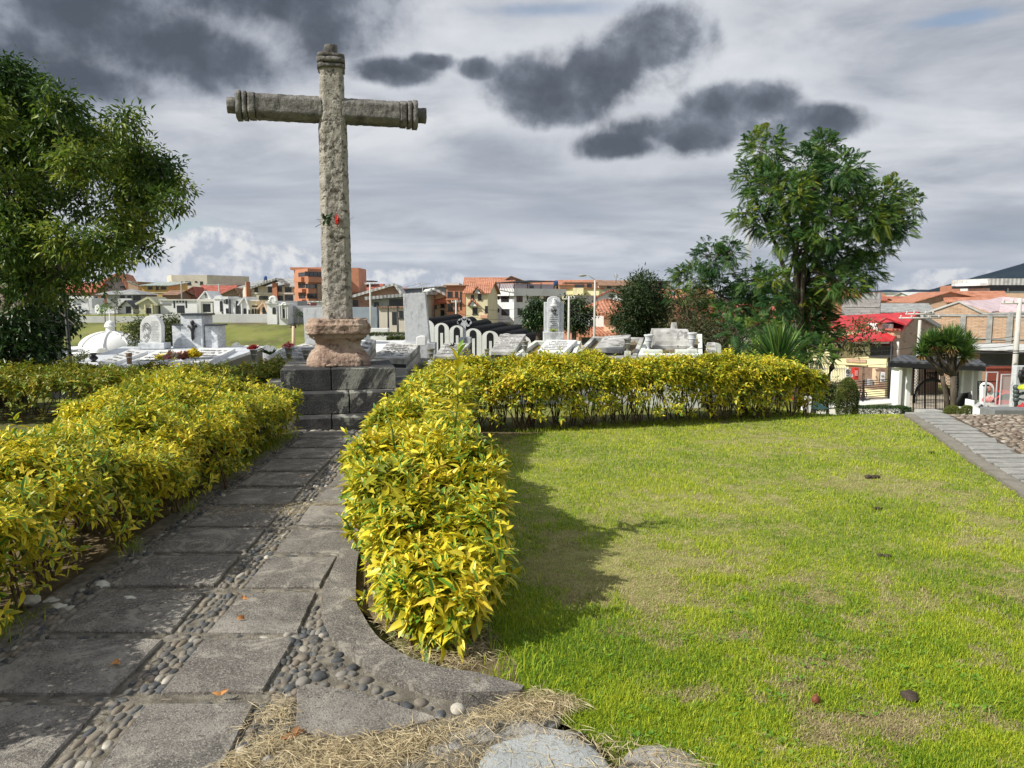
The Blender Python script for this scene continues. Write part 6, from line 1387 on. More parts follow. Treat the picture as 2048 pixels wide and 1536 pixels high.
# ---- far houses, left to right
bld('house', 'low red-roofed house behind the leaning post, farthest left', [(60, 190), (200, 185)], 584, 612, 12, w_brown, group=HG).roof('gx', r_rust, 566).win([(150, 592, 160, 600), (170, 592, 182, 600), (186, 592, 197, 600)]).done()
bld('house', 'grey mauve gabled house with orange eaves', [(203, 200), (260, 200)], 568, 600, 14, w_pinkgrey, group=HG).roof('gy', r_tile, 549, apex=241, over=1.0, thick=.5).win([(217, 572, 224, 577), (241, 572, 249, 577)], g_dframe, bars=0, sill=False).done()
bld('house', 'orange brick block joined to a yellow house under a grey-green roof', [(258, 190), (287, 184)], 563, 600, 14, b_tan, group=HG).roof('shedx', r_green, 572, .2).done()
bld('house', 'yellow house with a grey-green sheet roof', [(285, 184), (348, 180)], 572, 602, 14, w_yellow, group=HG).roof('shed', r_green, 564, .6).win([(296, 573, 305, 578), (322, 573, 332, 578), (312, 572, 317, 579)], g_dframe).trim([(290, 584, 346, 586)], w_cream).win([(290, 590, 300, 594), (326, 589, 350, 598)], g_dframe, bars=5).done()
bld('house', 'grey-walled house with a hipped grey roof above the white mausoleums', [(214, 165), (286, 160)], 589, 615, 12, w_grey, group=HG).roof('hip', r_grey, 578, .8).win([(241, 591, 249, 596), (255, 591, 262, 596), (267, 591, 281, 601)], g_dframe).trim([(240, 597, 266, 612)], w_white, 'annex', 1.0).done()
bld('house', 'low brown-walled house left of the grey hipped one', [(196, 175), (216, 172)], 590, 612, 10, w_salmon, group=HG).roof('shed', r_grey, 582, .5).win([(203, 592, 209, 597)], g_dframe).done()
h = bld('house', 'flat-roofed beige block with a rooftop box', [(336, 230), (345, 222), (416, 222)], 555, 598, 16, w_beige, group=HG).parapet(.5).win([(361, 563, 366, 568), (370, 563, 382, 569), (400, 563, 406, 569), (390, 562, 394, 564), (338, 563, 343, 572)], g_dframe, bars=0).done()
mb = MB(); boxpx(mb, 391, 411, 550, 555.5, 228, 5); fin(mb, 'rooftop_box', w_beige, h.root)
bld('house', 'brown-roofed low house in front of the beige block', [(330, 170), (362, 168)], 590, 612, 10, w_brown, group=HG).roof('gx', r_brn, 582).done()
bld('house', 'small brick gable between the beige block and the red-roofed hall', [(362, 180), (400, 180)], 589, 612, 12, b_red, group=HG).roof('gy', r_rust, 574, apex=389, over=.6).done()
h = bld('hall', 'long red-roofed hall with a white gable edge', [(397, 190), (472, 190)], 588, 612, 14, w_white2, cat='hall', group=HG).roof('gx', r_rust, 571, .4).done()
bld('house', 'brick house with a low brown gable right of the red-roofed hall', [(432, 170), (488, 170)], 594, 614, 12, b_brown, group=HG).roof('gy', r_brn, 577, apex=472, over=.8).done()
h = bld('house', 'grey double-gabled house with orange pillars and dark windows', [(486, 165), (500, 156), (592, 156)], 574, 606, 14, w_beige, group=HG)
h.roof('gx', r_grey, 559, .8).win([(536, 574, 544, 584), (556, 573, 564, 582), (570, 574, 583, 584), (556, 591, 566, 600), (570, 590, 586, 601), (518, 592, 536, 598), (509, 575, 516, 583)], g_dframe).trim([(547, 566, 556, 602), (496, 564, 502, 596)], w_orange, 'pillar', .7).trim([(500, 585, 592, 588)], w_white2).done()
mb = MB(); c0, e0, n0 = h.at(505, 578, 1.2); c1 = h.at(556, 560, 1.2)[0]; c2 = h.at(574, 572, 1.2)[0]
for a, b in ((c0, c1), (c1, c2)): mb.hexa([a, b, b-n0*4, a-n0*4], [a+Vector((0, 0, .4)), b+Vector((0, 0, .4)), b-n0*4+Vector((0, 0, .4)), a-n0*4+Vector((0, 0, .4))])
fin(mb, 'front_gable', r_grey, h.root)
tank(531, 552, 559, 165, 'dark blue water tank on the grey double-gabled house')
h = bld('apartment_block', 'four-storey orange brick block with long window bands, left of the cross shaft', [(590, 150), (617, 143), (664, 150)], 540, 612, 16, w_orange, cat='apartment block', group=HG)
h.win([(592, 545, 616, 553), (592, 566, 615, 576), (593, 587, 616, 597), (619, 544, 643, 553), (619, 587, 632, 597), (620, 568, 643, 577)], g_dframe, bars=4, sill=False).trim([(590, 555, 616, 564), (619, 555, 645, 565), (590, 578, 618, 585), (590, 599, 618, 607)], w_orange, 'balcony_wall', .8).trim([(636, 568, 645, 606)], b_brown, 'brick_panel', .3).roof('flat', w_orange, over=.6, thick=.5).done()
mb = MB(); boxpx(mb, 618, 650, 535, 541, 152, 5); fin(mb, 'roof_block', w_orange, h.root); mb = MB(); boxpx(mb, 700, 717, 535.5, 585, 153, 8); fin(mb, 'stair_tower', w_orange, h.root)
h = bld('shed', 'white lean-to with red and white banners beside the orange block', [(560, 128), (646, 125)], 604, 622, 8, w_white, cat='shed', group=HG).roof('flat', r_pale, over=.3).done()
for (u0, u1, m, lab) in ((601, 607, flat('maroon banner', (.20, .03, .04)), 'banner'), (608, 621, flat('white banner', (.75, .70, .70)), 'banner'), (621, 633, flat('dark red banner', (.16, .04, .05)), 'banner')):
    mb = MB(); boxpx(mb, u0, u1, 605.5, 612, 124, .1); fin(mb, lab, m, h.root)
mb = MB(); strokes([[(610, 609), (612, 607), (614, 609.5), (616, 607.5), (619, 609)]], 123.95, .09, mb); fin(mb, 'banner_mark', flat('red script', (.5, .02, .05)), h.root)
h = bld('house', 'low house with a pinkish sheet roof and an open terrace canopy, right of the cross', [(690, 170), (757, 168)], 581, 612, 12, w_salmon, group=HG).roof('gx', r_rust, 569, .6).done()
mb = MB(); boxpx(mb, 700, 746, 561, 563, 172, 6); [boxpx(mb, u, u+.8, 563, 572, 172, .2) for u in (704, 716, 728, 743)]; boxpx(mb, 704, 719, 565, 568, 172.5, 2); fin(mb, 'canopy', r_dark, h.root)
bld('warehouse', 'brick gable-ended warehouse with a pale sloping roof edge', [(704, 150), (808, 150)], 596, 640, 20, b_red, cat='warehouse', group=HG).roof('gy', r_pale, 571, apex=789, over=1., thick=.5).win([(706, 600, 716, 612)], g_dframe).done()
h = bld('shed', 'dark open shed under a long grey metal roof', [(742, 120), (850, 112)], 600, 650, 12, m_conc, cat='shed', group=HG).roof('shedx', r_grey, 589, .8, thick=.5).door([(778, 598, 806, 612), (748, 604, 758, 616), (814, 604, 830, 620)]).win([(770, 620, 785, 634)], g_dframe).done()
bld('warehouse', 'blue-grey flat warehouse behind the leaning granite slab', [(806, 175), (876, 172)], 579, 610, 14, w_bluegrey, cat='warehouse', group=HG).roof('shedx', r_grey, 574, .6).done()
bld('wall', 'long grey sheet fence and wall between the cross and the shed', [(700, 104), (760, 98)], 614, 650, .3, w_bluegrey, cat='wall').done()
bld('house', 'old plastered low building with a dark doorway below the metal-roofed shed', [(758, 96), (812, 94)], 616, 655, 6, w_beige, group=HG).roof('flat', r_brn, over=.3).win([(798, 622, 807, 636)], g_dframe).door([(784, 624, 794, 650)]).done()
h = bld('house', 'cream house with an arched attic window under a pale gable', [(850, 130), (896, 132)], 594, 652, 12, w_cream, group=HG).roof('gy', r_pale, 580, apex=866, over=.8, thick=.4).win([(864, 590, 870, 594)], g_dframe, arched=True, bars=0).win([(863, 608, 873, 617), (881, 608, 889, 615), (862, 626, 870, 634)], g_dframe).door([(881, 620, 889, 640)]).done()
mb = MB(); c = [h.at(852, 606, 1.2)[0], h.at(896, 598, 1.2)[0]]; mb.hexa([c[0]-Vector((0, 0, .6)), c[1]-Vector((0, 0, .6)), c[1]+Vector((0, 1.2, 0)), c[0]+Vector((0, 1.2, 0))], [c[0]-Vector((0, 0, .4)), c[1]-Vector((0, 0, .4)), c[1]+Vector((0, 1.2, .4)), c[0]+Vector((0, 1.2, .4))]); fin(mb, 'porch_roof', r_tile, h.root)
h = bld('house', 'three-storey orange brick house with tall dark windows', [(893, 126), (932, 122)], 572, 634, 12, w_orange, group=HG)
h.win([(895, 583, 905, 594), (910, 583, 916, 594), (896, 607, 906, 622), (909, 607, 916, 620)], g_dframe).win([(920, 583, 923.5, 620)], g_dframe, bars=0, sill=False).roof('flat', r_brn, over=.5).door([(896, 635, 904, 645)]).trim([(893, 597, 917, 600)], w_orange, 'balcony_wall', .7).done()
mb = MB(); boxpx(mb, 890, 918, 566, 572, 128, 8); fin(mb, 'attic', w_white2, h.root)
h = bld('house', 'cream house with two small orange gables over bay windows', [(932, 122), (976, 119)], 586, 650, 12, w_cream, group=HG).roof('gx', r_tile, 564, .5).win([(956, 588, 963, 599), (942, 590, 948, 598), (945, 615, 955, 628), (970, 612, 976, 625)], g_dframe).trim([(962, 630, 976, 636)], w_salmon, 'balcony_wall', .8)
for (ua, ub, ut, va, vt2) in ((946, 966, 955, 587, 575), (937, 959, 946, 612, 600)):
    mb = MB(); a, b, t_ = h.at(ua, va, .9)[0], h.at(ub, va, .9)[0], h.at(ut, vt2, .9)[0]; k = Vector((0, 2.2, 0)); hh = Vector((0, 0, .3))
    mb.hexa([a, t_, t_+k, a+k], [a+hh, t_+hh, t_+k+hh, a+k+hh]); mb.hexa([t_, b, b+k, t_+k], [t_+hh, b+hh, b+k+hh, t_+k+hh]); fin(mb, 'gable_roof', r_tile, h.root)
    mb = MB(); mb.prism([a+Vector((.3, .3, 0)), b+Vector((-.3, .3, 0)), t_+Vector((0, .3, -.1))], (0, 1.5, 0)); fin(mb, 'gable', w_white, h.root)
h.done()
bld('house', 'large red-tiled roof with a brick gable behind the white corner building', [(935, 160), (1022, 160)], 572, 600, 14, b_red, group=HG).roof('gx', r_tile, 556, 1.0).done()
bld('house', 'brick gable house rising behind the white corner building terrace', [(1000, 165), (1062, 165)], 568, 600, 14, b_brown, group=HG).roof('gy', r_brn, 553, apex=1022, over=.6).done()
for (u0, u1, vt, wl, kd, rm, vr, d, lab) in ((150, 204, 575, w_cream, 'gx', r_tile, 566, 235, 'cream house with a tile roof glimpsed through the left tree branches'), (268, 334, 566, w_white2, 'flat', r_pale, None, 250, 'pale flat house peeking over the yellow house'), (440, 492, 578, w_white, 'gx', r_tile, 571, 225, 'white house with a tile roof behind the red-roofed hall'), (566, 592, 566, w_white, 'flat', r_pale, None, 215, 'white block between the double-gabled house and the orange block'), (745, 812, 583, w_cream, 'gx', r_rust, 576, 230, 'cream house showing over the brick gable-ended warehouse'), (872, 900, 580, w_pinkgrey, 'gx', r_brn, 573, 210, 'mauve house between the blue-grey warehouse and the orange brick house'),
        (1060, 1124, 570, w_peach, 'gx', r_tile, 562, 230, 'peach house behind the pergola of the corner building'), (1180, 1216, 574, w_salmon, 'gx', r_rust, 566, 240, 'salmon house behind the phone mast roof'), (1240, 1300, 575, w_white2, 'gx', r_tile, 566, 220, 'off-white tile-roofed house left behind the round-headed conifer'), (1700, 1760, 594, w_cream, 'gx', r_tile, 586, 230, 'cream house behind the unfinished grey block house')):
    n_ = max(2, int((u1-u0)/13)); h = bld('house', lab, [(u0, d), (u1, d)], vt, 604, 14, wl, group=HG).roof(kd, rm, vr, .6); st_ = (u1-u0)/n_
    h.win([(u0+st_*(k+.3), vt+3, u0+st_*(k+.3)+4.5, vt+8) for k in range(n_)]+[(u0+st_*(k+.3), vt+13, u0+st_*(k+.3)+4.5, vt+19) for k in range(n_)], g_dframe, bars=1).done()
# white corner building
h = Bld('corner_building', 'three-storey white corner building with rows of dark windows', 'building', [(974, 141), (1028, 137), (1124, 147)], 588, 644, 10, w_white, group=HG, sink=-1.5)
h.win([(977, 594, 987, 607), (1002, 591, 1018, 604), (977, 620, 987, 632), (1003, 618, 1019, 631), (1033, 591, 1045, 604), (1065, 591, 1079, 602), (1087, 591, 1100, 603), (1111, 591, 1116, 600), (1035, 617, 1045, 630), (1064, 617, 1076, 629)], g_dframe, bars=1, sill=False)
for (u, v) in ((997, 595), (996.5, 621), (1055, 595.5)):
    mb = MB(); c, e, nn = h.at(u, v, .05); r = .28; mb.prism([c+e*r*math.cos(t)+Vector((0, 0, 1.5*r*math.sin(t))) for t in np.linspace(0, 2*PI, 12)[:-1]], -nn*.1); fin(mb, 'oval_opening', g_glass, h.root)
h.done()
mb = MB(); cc = sum(h.foot, Vector())/len(h.foot); q = [cc+(p-cc)*1.09 for p in h.foot]; z0, z1 = h.z1-.35, zat(577, 139)
mb.prism([Vector((p.x, p.y, z0)) for p in q], (0, 0, .3)); 
for i in (0, 1, 2, 4):
    a, b = q[i], q[(i+1) % 5]; e = (b-a).normalized(); n = Vector((e.y, -e.x, 0)); n = n if n.dot(cc-a) > 0 else -n
    mb.hexa([Vector((p.x, p.y, z0+.3)) for p in (a, b, b+n*.25, a+n*.25)], [Vector((p.x, p.y, z1+.002*i)) for p in (a, b, b+n*.25, a+n*.25)])
fin(mb, 'parapet', w_white, h.root)
mb = MB(); q2 = [cc+(p-cc)*.82 for p in h.foot]; mb.prism([Vector((p.x, p.y, z0+.3)) for p in q2], (0, 0, zat(568, 142)-z0-.3)); fin(mb, 'penthouse', w_pinkgrey, h.root)
mb = MB()
for (u0, v0, u1, v1) in ((985, 571, 993, 577), (1010, 569, 1017, 577), (1022, 571, 1028, 577), (1046, 571, 1054, 577), (1060, 571, 1068, 577)): boxpx(mb, u0, u1, v0, v1, 140.2 if u0 < 1030 else 141.5, .3)
fin(mb, 'penthouse_windows', g_glass, h.root)
mb = MB(); zt = zat(566, 138)
for i in range(14): a = P(972, 567, 139).lerp(P(1028, 565, 133), i/13); b = P(1062, 561, 148).lerp(P(1112, 563, 145), i/13); mb.tube([a, b], .07, 4)
for (u, v0, d) in ((975, 578, 139), (999, 578, 136), (1028, 578, 134), (1055, 578, 139), (1082, 578, 142), (1108, 578, 145)): mb.tube([P(u, v0, d), P(u, 566, d)], .08, 4)
mb.tube([P(972, 567, 139), P(1028, 565, 133), P(1112, 563, 145)], .1, 4); fin(mb, 'pergola', m_black, h.root)
mb = MB(); g0 = [P(1028, 650, 139.5), P(1062, 650, 143)]; mb.hexa([Vector((p.x, p.y, -6)) for p in (P(985, 650, 142.5), g0[0], g0[1], P(1000, 650, 148))], [Vector((p.x, p.y, h.z0+1.4)) for p in (P(985, 650, 142.5), g0[0], g0[1], P(1000, 650, 148))]); fin(mb, 'ground_floor', w_beige, h.root)
mb = MB(); boxpx(mb, 1033, 1047, 649, 661, 139.3, .4); fin(mb, 'shutter', flat('grey green shutter', (.30, .32, .26)), h.root)
mb = MB(); boxpx(mb, 940, 1020, 642, 645, 137, 4); [boxpx(mb, u, u+1.2, 645, 665, 137, .3) for u in (945, 968, 990, 1010)]; tag(mb.build('market_canopy', w_white2), 'pale street canopy below the white corner building', 'canopy')
tank(1112, 561, 570, 145, 'bright blue water tank at the right end of the corner building pergola')
h = bld('house', 'yellow house with a rounded bay and dark rooftop terrace', [(1120, 178), (1196, 176)], 577, 606, 12, w_lemon, group=HG).trim([(1148, 576, 1168, 590)], w_lemon, 'bay', 2.).win([(1150, 569, 1168, 575), (1174, 568, 1184, 575)], g_dframe, bars=3).roof('flat', r_rust, over=.4).done()
mb = MB(); boxpx(mb, 1128, 1196, 564, 567, 178, 8); [boxpx(mb, u, u+1, 567, 576, 178, .2) for u in (1130, 1148, 1168, 1186, 1195)]; boxpx(mb, 1188, 1196, 568, 577, 177, 2); fin(mb, 'terrace_roof', r_brn, h.root)
bld('house', 'pale house with a low red roof left of the round-headed conifer', [(1198, 190), (1262, 190)], 571, 606, 12, w_beige, group=HG).roof('gx', r_brn, 562, .8).win([(1214, 571, 1222, 576), (1234, 571, 1240, 576)], g_dframe).done()
bld('house', 'orange-roofed house far behind the street trees', [(1118, 200), (1200, 200)], 570, 600, 12, w_peach, group=HG).roof('gx', r_tile, 561, .6).done()
bld('wall', 'dark rubble wall with white graffiti marks', [(1148, 120), (1212, 118)], 591, 612, .5, mat('dark rubble', [(.07, .065, .06), (.14, .13, .12), (.22, .21, .19)], scale=1.5, bump=.6), cat='wall').done()
bld('house', 'white gabled house with a red roof line above the rubble wall', [(1195, 116), (1256, 114)], 594, 625, 10, w_white, group=HG).roof('gy', r_rust, 581, apex=1222, over=.5).win([(1219, 588, 1226, 593)], g_dframe, bars=0).done()
bld('house', 'white-walled house with an orange tile roof between the two street lamps', [(1172, 84), (1224, 80)], 618, 660, 9, w_white, group=HG).roof('gy', r_tile, 603, apex=1214, over=.6, thick=.35).win([(1180, 640, 1190, 652)], g_dframe).done()
bld('house', 'peach house with broad orange eaves beside the round-headed conifer', [(1208, 74), (1262, 72)], 628, 662, 9, w_peach, group=HG).roof('gx', r_tile, 608, .8, thick=.3).win([(1222, 634, 1234, 648)], g_dframe).done()
bld('wall', 'salmon garden wall left of the saint stele', [(1050, 84), (1092, 82)], 657, 690, .5, w_salmon, cat='wall').trim([(1050, 655, 1092, 658)], r_tile, 'coping', .2).trim([(1062, 662, 1070, 674), (1074, 662, 1082, 674)], w_white2, 'panel', .05).done()
bld('wall', 'salmon garden wall right of the saint stele', [(1128, 80), (1160, 79)], 659, 695, .5, w_salmon, cat='wall').trim([(1128, 657, 1160, 660)], r_tile, 'coping', .2).done()
bld('shed', 'low roof of salmon tiles over a dark opening behind the graves', [(1158, 72), (1232, 70)], 674, 700, 7, w_peach, cat='shed').roof('shed', r_tile, 662, .4, thick=.3).door([(1164, 675, 1205, 690)]).done()  # the door panel is dark to stand for shade inside the opening
bld('house', 'dark flat rooftop structure seen right of the round-headed conifer', [(1312, 150), (1336, 150)], 563, 600, 10, w_brown, group=HG).win([(1318, 565, 1333, 577)], g_dframe, bars=2).roof('flat', r_dark, over=.3).done()
bld('house', 'orange-roofed house peeping out between conifer and feathery tree', [(1318, 110), (1420, 110)], 596, 640, 10, w_salmon, group=HG).roof('gx', r_tile, 580, .6).win([(1330, 600, 1338, 610)], g_dframe).done()
tank(1346, 583, 591, 108, 'pale blue water tank between the conifer and the feathery tree', flat('pale blue tank', (.25, .40, .55), .4))
bld('house', 'white house glimpsed under the conifers behind the graves', [(1250, 66), (1500, 66)], 640, 690, 8, w_white2, group=HG).roof('gx', r_rust, 612, .6).win([(1285, 650, 1300, 668), (1340, 650, 1352, 666), (1440, 650, 1455, 666)], g_dframe).done()
bld('house', 'pale pink house behind the feathery trees', [(1500, 70), (1640, 68)], 640, 730, 8, w_salmon, group=HG).roof('gx', r_rust, 610, .6).win([(1530, 655, 1545, 672), (1600, 655, 1615, 672)], g_dframe).done()
# ---- right-hand town
bld('house', 'orange gable roof glimpsed behind the tall feathery tree', [(1655, 120), (1698, 120)], 600, 640, 10, w_orange, group=HG).roof('gy', r_tile, 562, apex=1680, over=.8).done()
bld('house', 'unfinished grey block house behind the red roof', [(1690, 96), (1752, 94)], 597, 650, 10, b_block, group=HG).trim([(1690, 612, 1752, 614)], m_conc, 'concrete_band', .08).done()
bld('shed', 'rooftop shelter of grey sheets on the block house', [(1736, 98), (1753, 98)], 586, 598, 4, r_grey, cat='shed', sink=0).done()
for (lab, pl, vt, vb, dep, wl, kind, rm, vr, ap) in (
        ('white long-span warehouse on the horizon right of the tall tree', [(1758, 330), (1822, 330)], 586, 604, 30, w_white2, 'flat', r_pale, None, None),
        ('low white shed roof far behind the tan gable', [(1822, 300), (1880, 300)], 592, 610, 30, w_white2, 'gx', r_pale, 585, None),
        ('rusty red roofs in the middle distance', [(1758, 180), (1812, 178)], 601, 625, 16, b_tan, 'gx', r_rust, 594, None),
        ('brown-red double roof right of the rusty one', [(1800, 170), (1868, 170)], 604, 625, 16, b_tan, 'gx', r_tile, 597, None),
        ('long grey corrugated roof behind the red-roofed house', [(1752, 130), (1850, 126)], 624, 650, 20, m_conc, 'gx', r_grey, 608, None),
        ('wide tan brick gable with an orange tiled slope', [(1832, 140), (1978, 140)], 604, 640, 24, b_tan, 'gy', r_tile, 584, 1898)):
    h = bld('warehouse', lab, pl, vt, vb, dep, wl, cat='warehouse', group='roofs of the far right town').roof(kind, rm, vr, .8, apex=ap)
    h.done()
h = bld('warehouse', 'orange tiled roof slope stepping down behind the pink roof', [(1896, 136), (2000, 130)], 604, 640, 14, b_tan, cat='warehouse', group='roofs of the far right town').roof('gx', r_tile, 584, .6).done()
bld('house', 'square orange block below the dark mountain', [(1908, 175), (1968, 175)], 573, 600, 14, w_orange, group=HG).parapet(.3).win([(1938, 575, 1942, 579), (1944, 577, 1947, 581)], g_frame, glass=g_frame, bars=0, sill=False).done()
h = bld('building', 'white flat-roofed building with a long black window band at the right edge', [(1958, 150), (1978, 146), (2120, 146)], 575, 600, 14, w_white, cat='building', group=HG).door([(1980, 571, 2014, 583), (2018, 570, 2060, 582)], g_glass, 'window_band')
h.done(); mb = MB(); boxpx(mb, 1976, 2100, 557, 570, 144.6, 12); fin(mb, 'roof_fascia', r_pale, h.root); mb = MB(); boxpx(mb, 1976, 2100, 570, 576, 145.5, 12); fin(mb, 'dark_band', g_glass, h.root); mb = MB(); boxpx(mb, 1960, 1979, 566, 571, 145, 8); fin(mb, 'canopy', w_white, h.root)
bld('wall', 'tan brick boundary below the white flat-roofed building', [(1940, 142), (2110, 140)], 587, 605, .6, b_tan, cat='wall').done()
h = bld('warehouse', 'big unfinished brick warehouse wall with concrete columns and a pink roof', [(1842, 84), (2120, 74)], 652, 790, 30, b_tan, cat='warehouse')
h.trim([(1848, 630, 1856, 800), (1917, 632, 1925, 800), (1970, 630, 1978, 800), (2010, 628, 2019, 800)], m_conc, 'column', .15).trim([(1860, 629, 2100, 633), (1860, 676, 2100, 679)], m_conc, 'beam', .1)
a, b, t_ = h.at(1845, 629)[0], h.at(1968, 629)[0], h.at(1918, 604)[0]
mb = MB(); h.mb.prism([Vector((a.x, a.y, h.z1)), Vector((b.x, b.y, h.z1)), b, t_, a], (0, .4, 0)); c_, d_ = h.at(2110, 624)[0], h.at(2110, 627)[0]; h.mb.prism([Vector((b.x, b.y, h.z1)), Vector((c_.x, c_.y, h.z1)), c_, b], (0, .4, 0))
A_, B_ = h.at(1920, 604)[0], h.at(1983, 626)[0]; q = [A_, B_, P(1997, 624, B_.y+4.5), P(1974, 602, A_.y+11)]; c9 = h.at(2110, 625)[0]; mb.hexa(q, [p+Vector((0, 0, .15)) for p in q]); fin(mb, 'roof', r_pink, h.root)
mb = MB(); q = [P(1998, 624.5, B_.y+4.6), P(2110, 625, c9.y+.5), P(2125, 606, B_.y+17), P(2005, 595.5, A_.y+20)]; mb.hexa(q, [p+Vector((0, 0, .15)) for p in q]); q2 = [P(1975, 602, A_.y+11), q[0], q[3], P(2004, 595.4, A_.y+20)]; mb.hexa(q2, [p+Vector((0, 0, .15)) for p in q2]); fin(mb, 'roof_slope', r_pink, h.root)
mb = MB(); mb.tube([a, t_, b, c_], .16, 4); fin(mb, 'ridge_beam', m_conc, h.root); h.done()
h = bld('shelter', 'dark open shelter with a white sheet awning behind the gate', [(1955, 66), (2110, 62)], 700, 790, 8, w_brown, cat='shelter').roof('shed', r_pale, 694, 1.2).door([(1978, 704, 2100, 745)]).done()  # open front: its inner shade is a dark panel, not a real door
# red-roofed house
h = Bld('red_roofed_house', 'cream two-storey house with a bright red metal roof', 'house', [(1640, 66), (1780, 63), (1842, 69)], 690, 800, 11, w_lemon)
h.wall = w_lemon
h.win([(1746, 692, 1781, 712)], g_dframe, bars=3).win([(1662, 700, 1676, 712)], g_dframe)
h.door([(1700, 732, 1726, 778), (1730, 734, 1766, 778)], mat('shaded shop interior', [(.12, .07, .05), (.26, .17, .12), (.10, .09, .08)], scale=1.6, bump=0), 'shop_opening').trim([(1697, 718, 1728, 725)], b_tan, 'lintel', .1).trim([(1695, 728, 1729, 731)], w_lemon, 'door_head', .15)
a, b, c = h.pts; up = Vector((0, 0, 1)); zE = zat(682, 64); zR = zat(630, 69)
def pz(u, v, d): return P(u, v, d)
mb = MB(); A0, A1 = P(1636, 683, 64.5), P(1786, 683, 61.8); R0, R1 = P(1664, 636, 70), P(1838, 627, 68.5)
mb.hexa([A0, A1, R1, R0], [p+Vector((0, 0, .18)) for p in (A0, A1, R1, R0)]); E1 = P(1880, 652, 74); E0 = P(1700, 660, 76); mb.hexa([R0, R1, E1, E0], [p+Vector((0, 0, .18)) for p in (R0, R1, E1, E0)]); fin(mb, 'roof', r_red, h.root)
mb = MB(); g1 = P(1788, 684, 62.6); mb.prism([P(1786, 800, 63), P(1877, 800, 74.2), P(1877, 652, 74.2), P(1838, 629, 68.7), P(1786, 682, 63)], (-.2, .1, 0)); fin(mb, 'brick_gable', b_brown, h.root)
mb = MB(); mb.hexa([P(1840, 628, 68.4), P(1877, 650, 74.0), P(1877, 657, 73.8), P(1840, 636, 68.3)], [p+Vector((.25, -.1, 0)) for p in (P(1840, 628, 68.4), P(1877, 650, 74.0), P(1877, 657, 73.8), P(1840, 636, 68.3))]); fin(mb, 'gable_coping', m_conc, h.root)
mb = MB(); dA, dB, dC = P(1757, 662, 63.4), P(1788, 659, 63.2), P(1772, 641, 64); boxpx(mb, 1763, 1787, 648, 664, 63.8, 2.5); fin(mb, 'dormer', w_white, h.root)
mb = MB(); q = [P(1752, 652, 63.2), P(1773, 639, 63.6), P(1773, 639, 66.5), P(1752, 652, 66.5)]; mb.hexa(q, [p+up*.14 for p in q]); q = [P(1773, 639, 63.6), P(1808, 651, 63.2), P(1808, 651, 66.5), P(1773, 639, 66.5)]; mb.hexa(q, [p+up*.14 for p in q]); fin(mb, 'dormer_roof', r_red, h.root)
mb = MB(); boxpx(mb, 1766, 1785, 650, 662, 63.75, .1); fin(mb, 'dormer_curtain', flat('lilac curtain', (.40, .36, .38)), h.root)
mb = MB(); boxpx(mb, 1787, 1801, 661, 676, 62.6, 1.2); fin(mb, 'chimney', b_tan, h.root); mb = MB(); boxpx(mb, 1785, 1803, 658, 661, 62.4, 1.5); fin(mb, 'chimney_cap', r_rust, h.root)
mb = MB(); c0, c1 = h.at(1650, 684, .5)[0], h.at(1780, 684, .5)[0]; mb.tube([c0, c1], .12, 6); mb.tube([P(1796, 684, 62), P(1796, 715, 62.5)], .09, 6); fin(mb, 'gutter', w_white, h.root)
mb = MB(); boxpx(mb, 1646, 1760, 664, 683, 64.6, 1.5); fin(mb, 'gable_front', w_lemon, h.root)
h.done()
for (u0, u1, v0, v1, nm, lab, m) in ((1750, 1760, 738, 770, 'cabinet', 'tall peach-coloured cupboard standing in the shop opening', w_peach), (1761, 1771, 745, 764, 'notice_board', 'pale notice board with small dark squares beside the peach cupboard', w_white), (1738, 1746, 759, 772, 'bin', 'grey bin inside the shop opening', w_grey), (1708, 1718, 736, 760, 'kiosk', 'red and pink display kiosk inside the left shop opening', flat('red enamel', (.50, .04, .03)))):
    r0 = empty(nm, P((u0+u1)/2, v1, 60.5), 0, lab, nm.replace('_', ' ')); mb = MB(); boxpx(mb, u0, u1, v0, v1, 60.5, .6); fin(mb, 'body', m, r0, .02)
    if nm == 'notice_board':
        mb = MB(); [boxpx(mb, u, u+1.6, v, v+1.8, 60.44, .05) for u in (1763, 1766) for v in (751, 759)]; fin(mb, 'notices', m_ink, r0)
    if nm == 'kiosk': mb = MB(); boxpx(mb, 1710, 1716, 741, 752, 60.44, .05); fin(mb, 'panel', flat('pink panel', (.7, .3, .28)), r0)
    if nm == 'cabinet': mb = MB(); boxpx(mb, 1750.3, 1759.7, 738.5, 739.5, 60.42, .07); boxpx(mb, 1752, 1752.8, 752, 755, 60.42, .07); fin(mb, 'handle', m_ink, r0)
# no-parking sign
sg = empty('road_sign', (P(1695, 760, 56).x, 56, tz(P(1695, 760, 56).x, 56)), 0, 'white no-parking sign board with a slashed circle, on a post before the shop', 'sign')
mb = MB(); boxpx(mb, 1691, 1701, 738, 754, 56, .05); boxpx(mb, 1693, 1706, 747.5, 754, 56.06, .04); fin(mb, 'board', w_white, sg); mb = MB(); c = P(1696, 743, 55.97); r = .15
mb.tube([c+Vector((r*math.cos(t), 0, r*math.sin(t))) for t in np.linspace(0, 2*PI, 17)], .025, 4, cap=False); mb.tube([c+Vector((-.1, 0, .1)), c+Vector((.1, 0, -.1))], .02, 4)
mb.tube([c+Vector((-.04, -.01, .07)), c+Vector((-.04, -.01, -.07))], .014, 4); [mb.tube([c+Vector((-.04, -.01, z)), c+Vector((.05, -.01, z))], .014, 4) for z in (.07, 0, -.07)]; fin(mb, 'symbol', m_ink, sg)
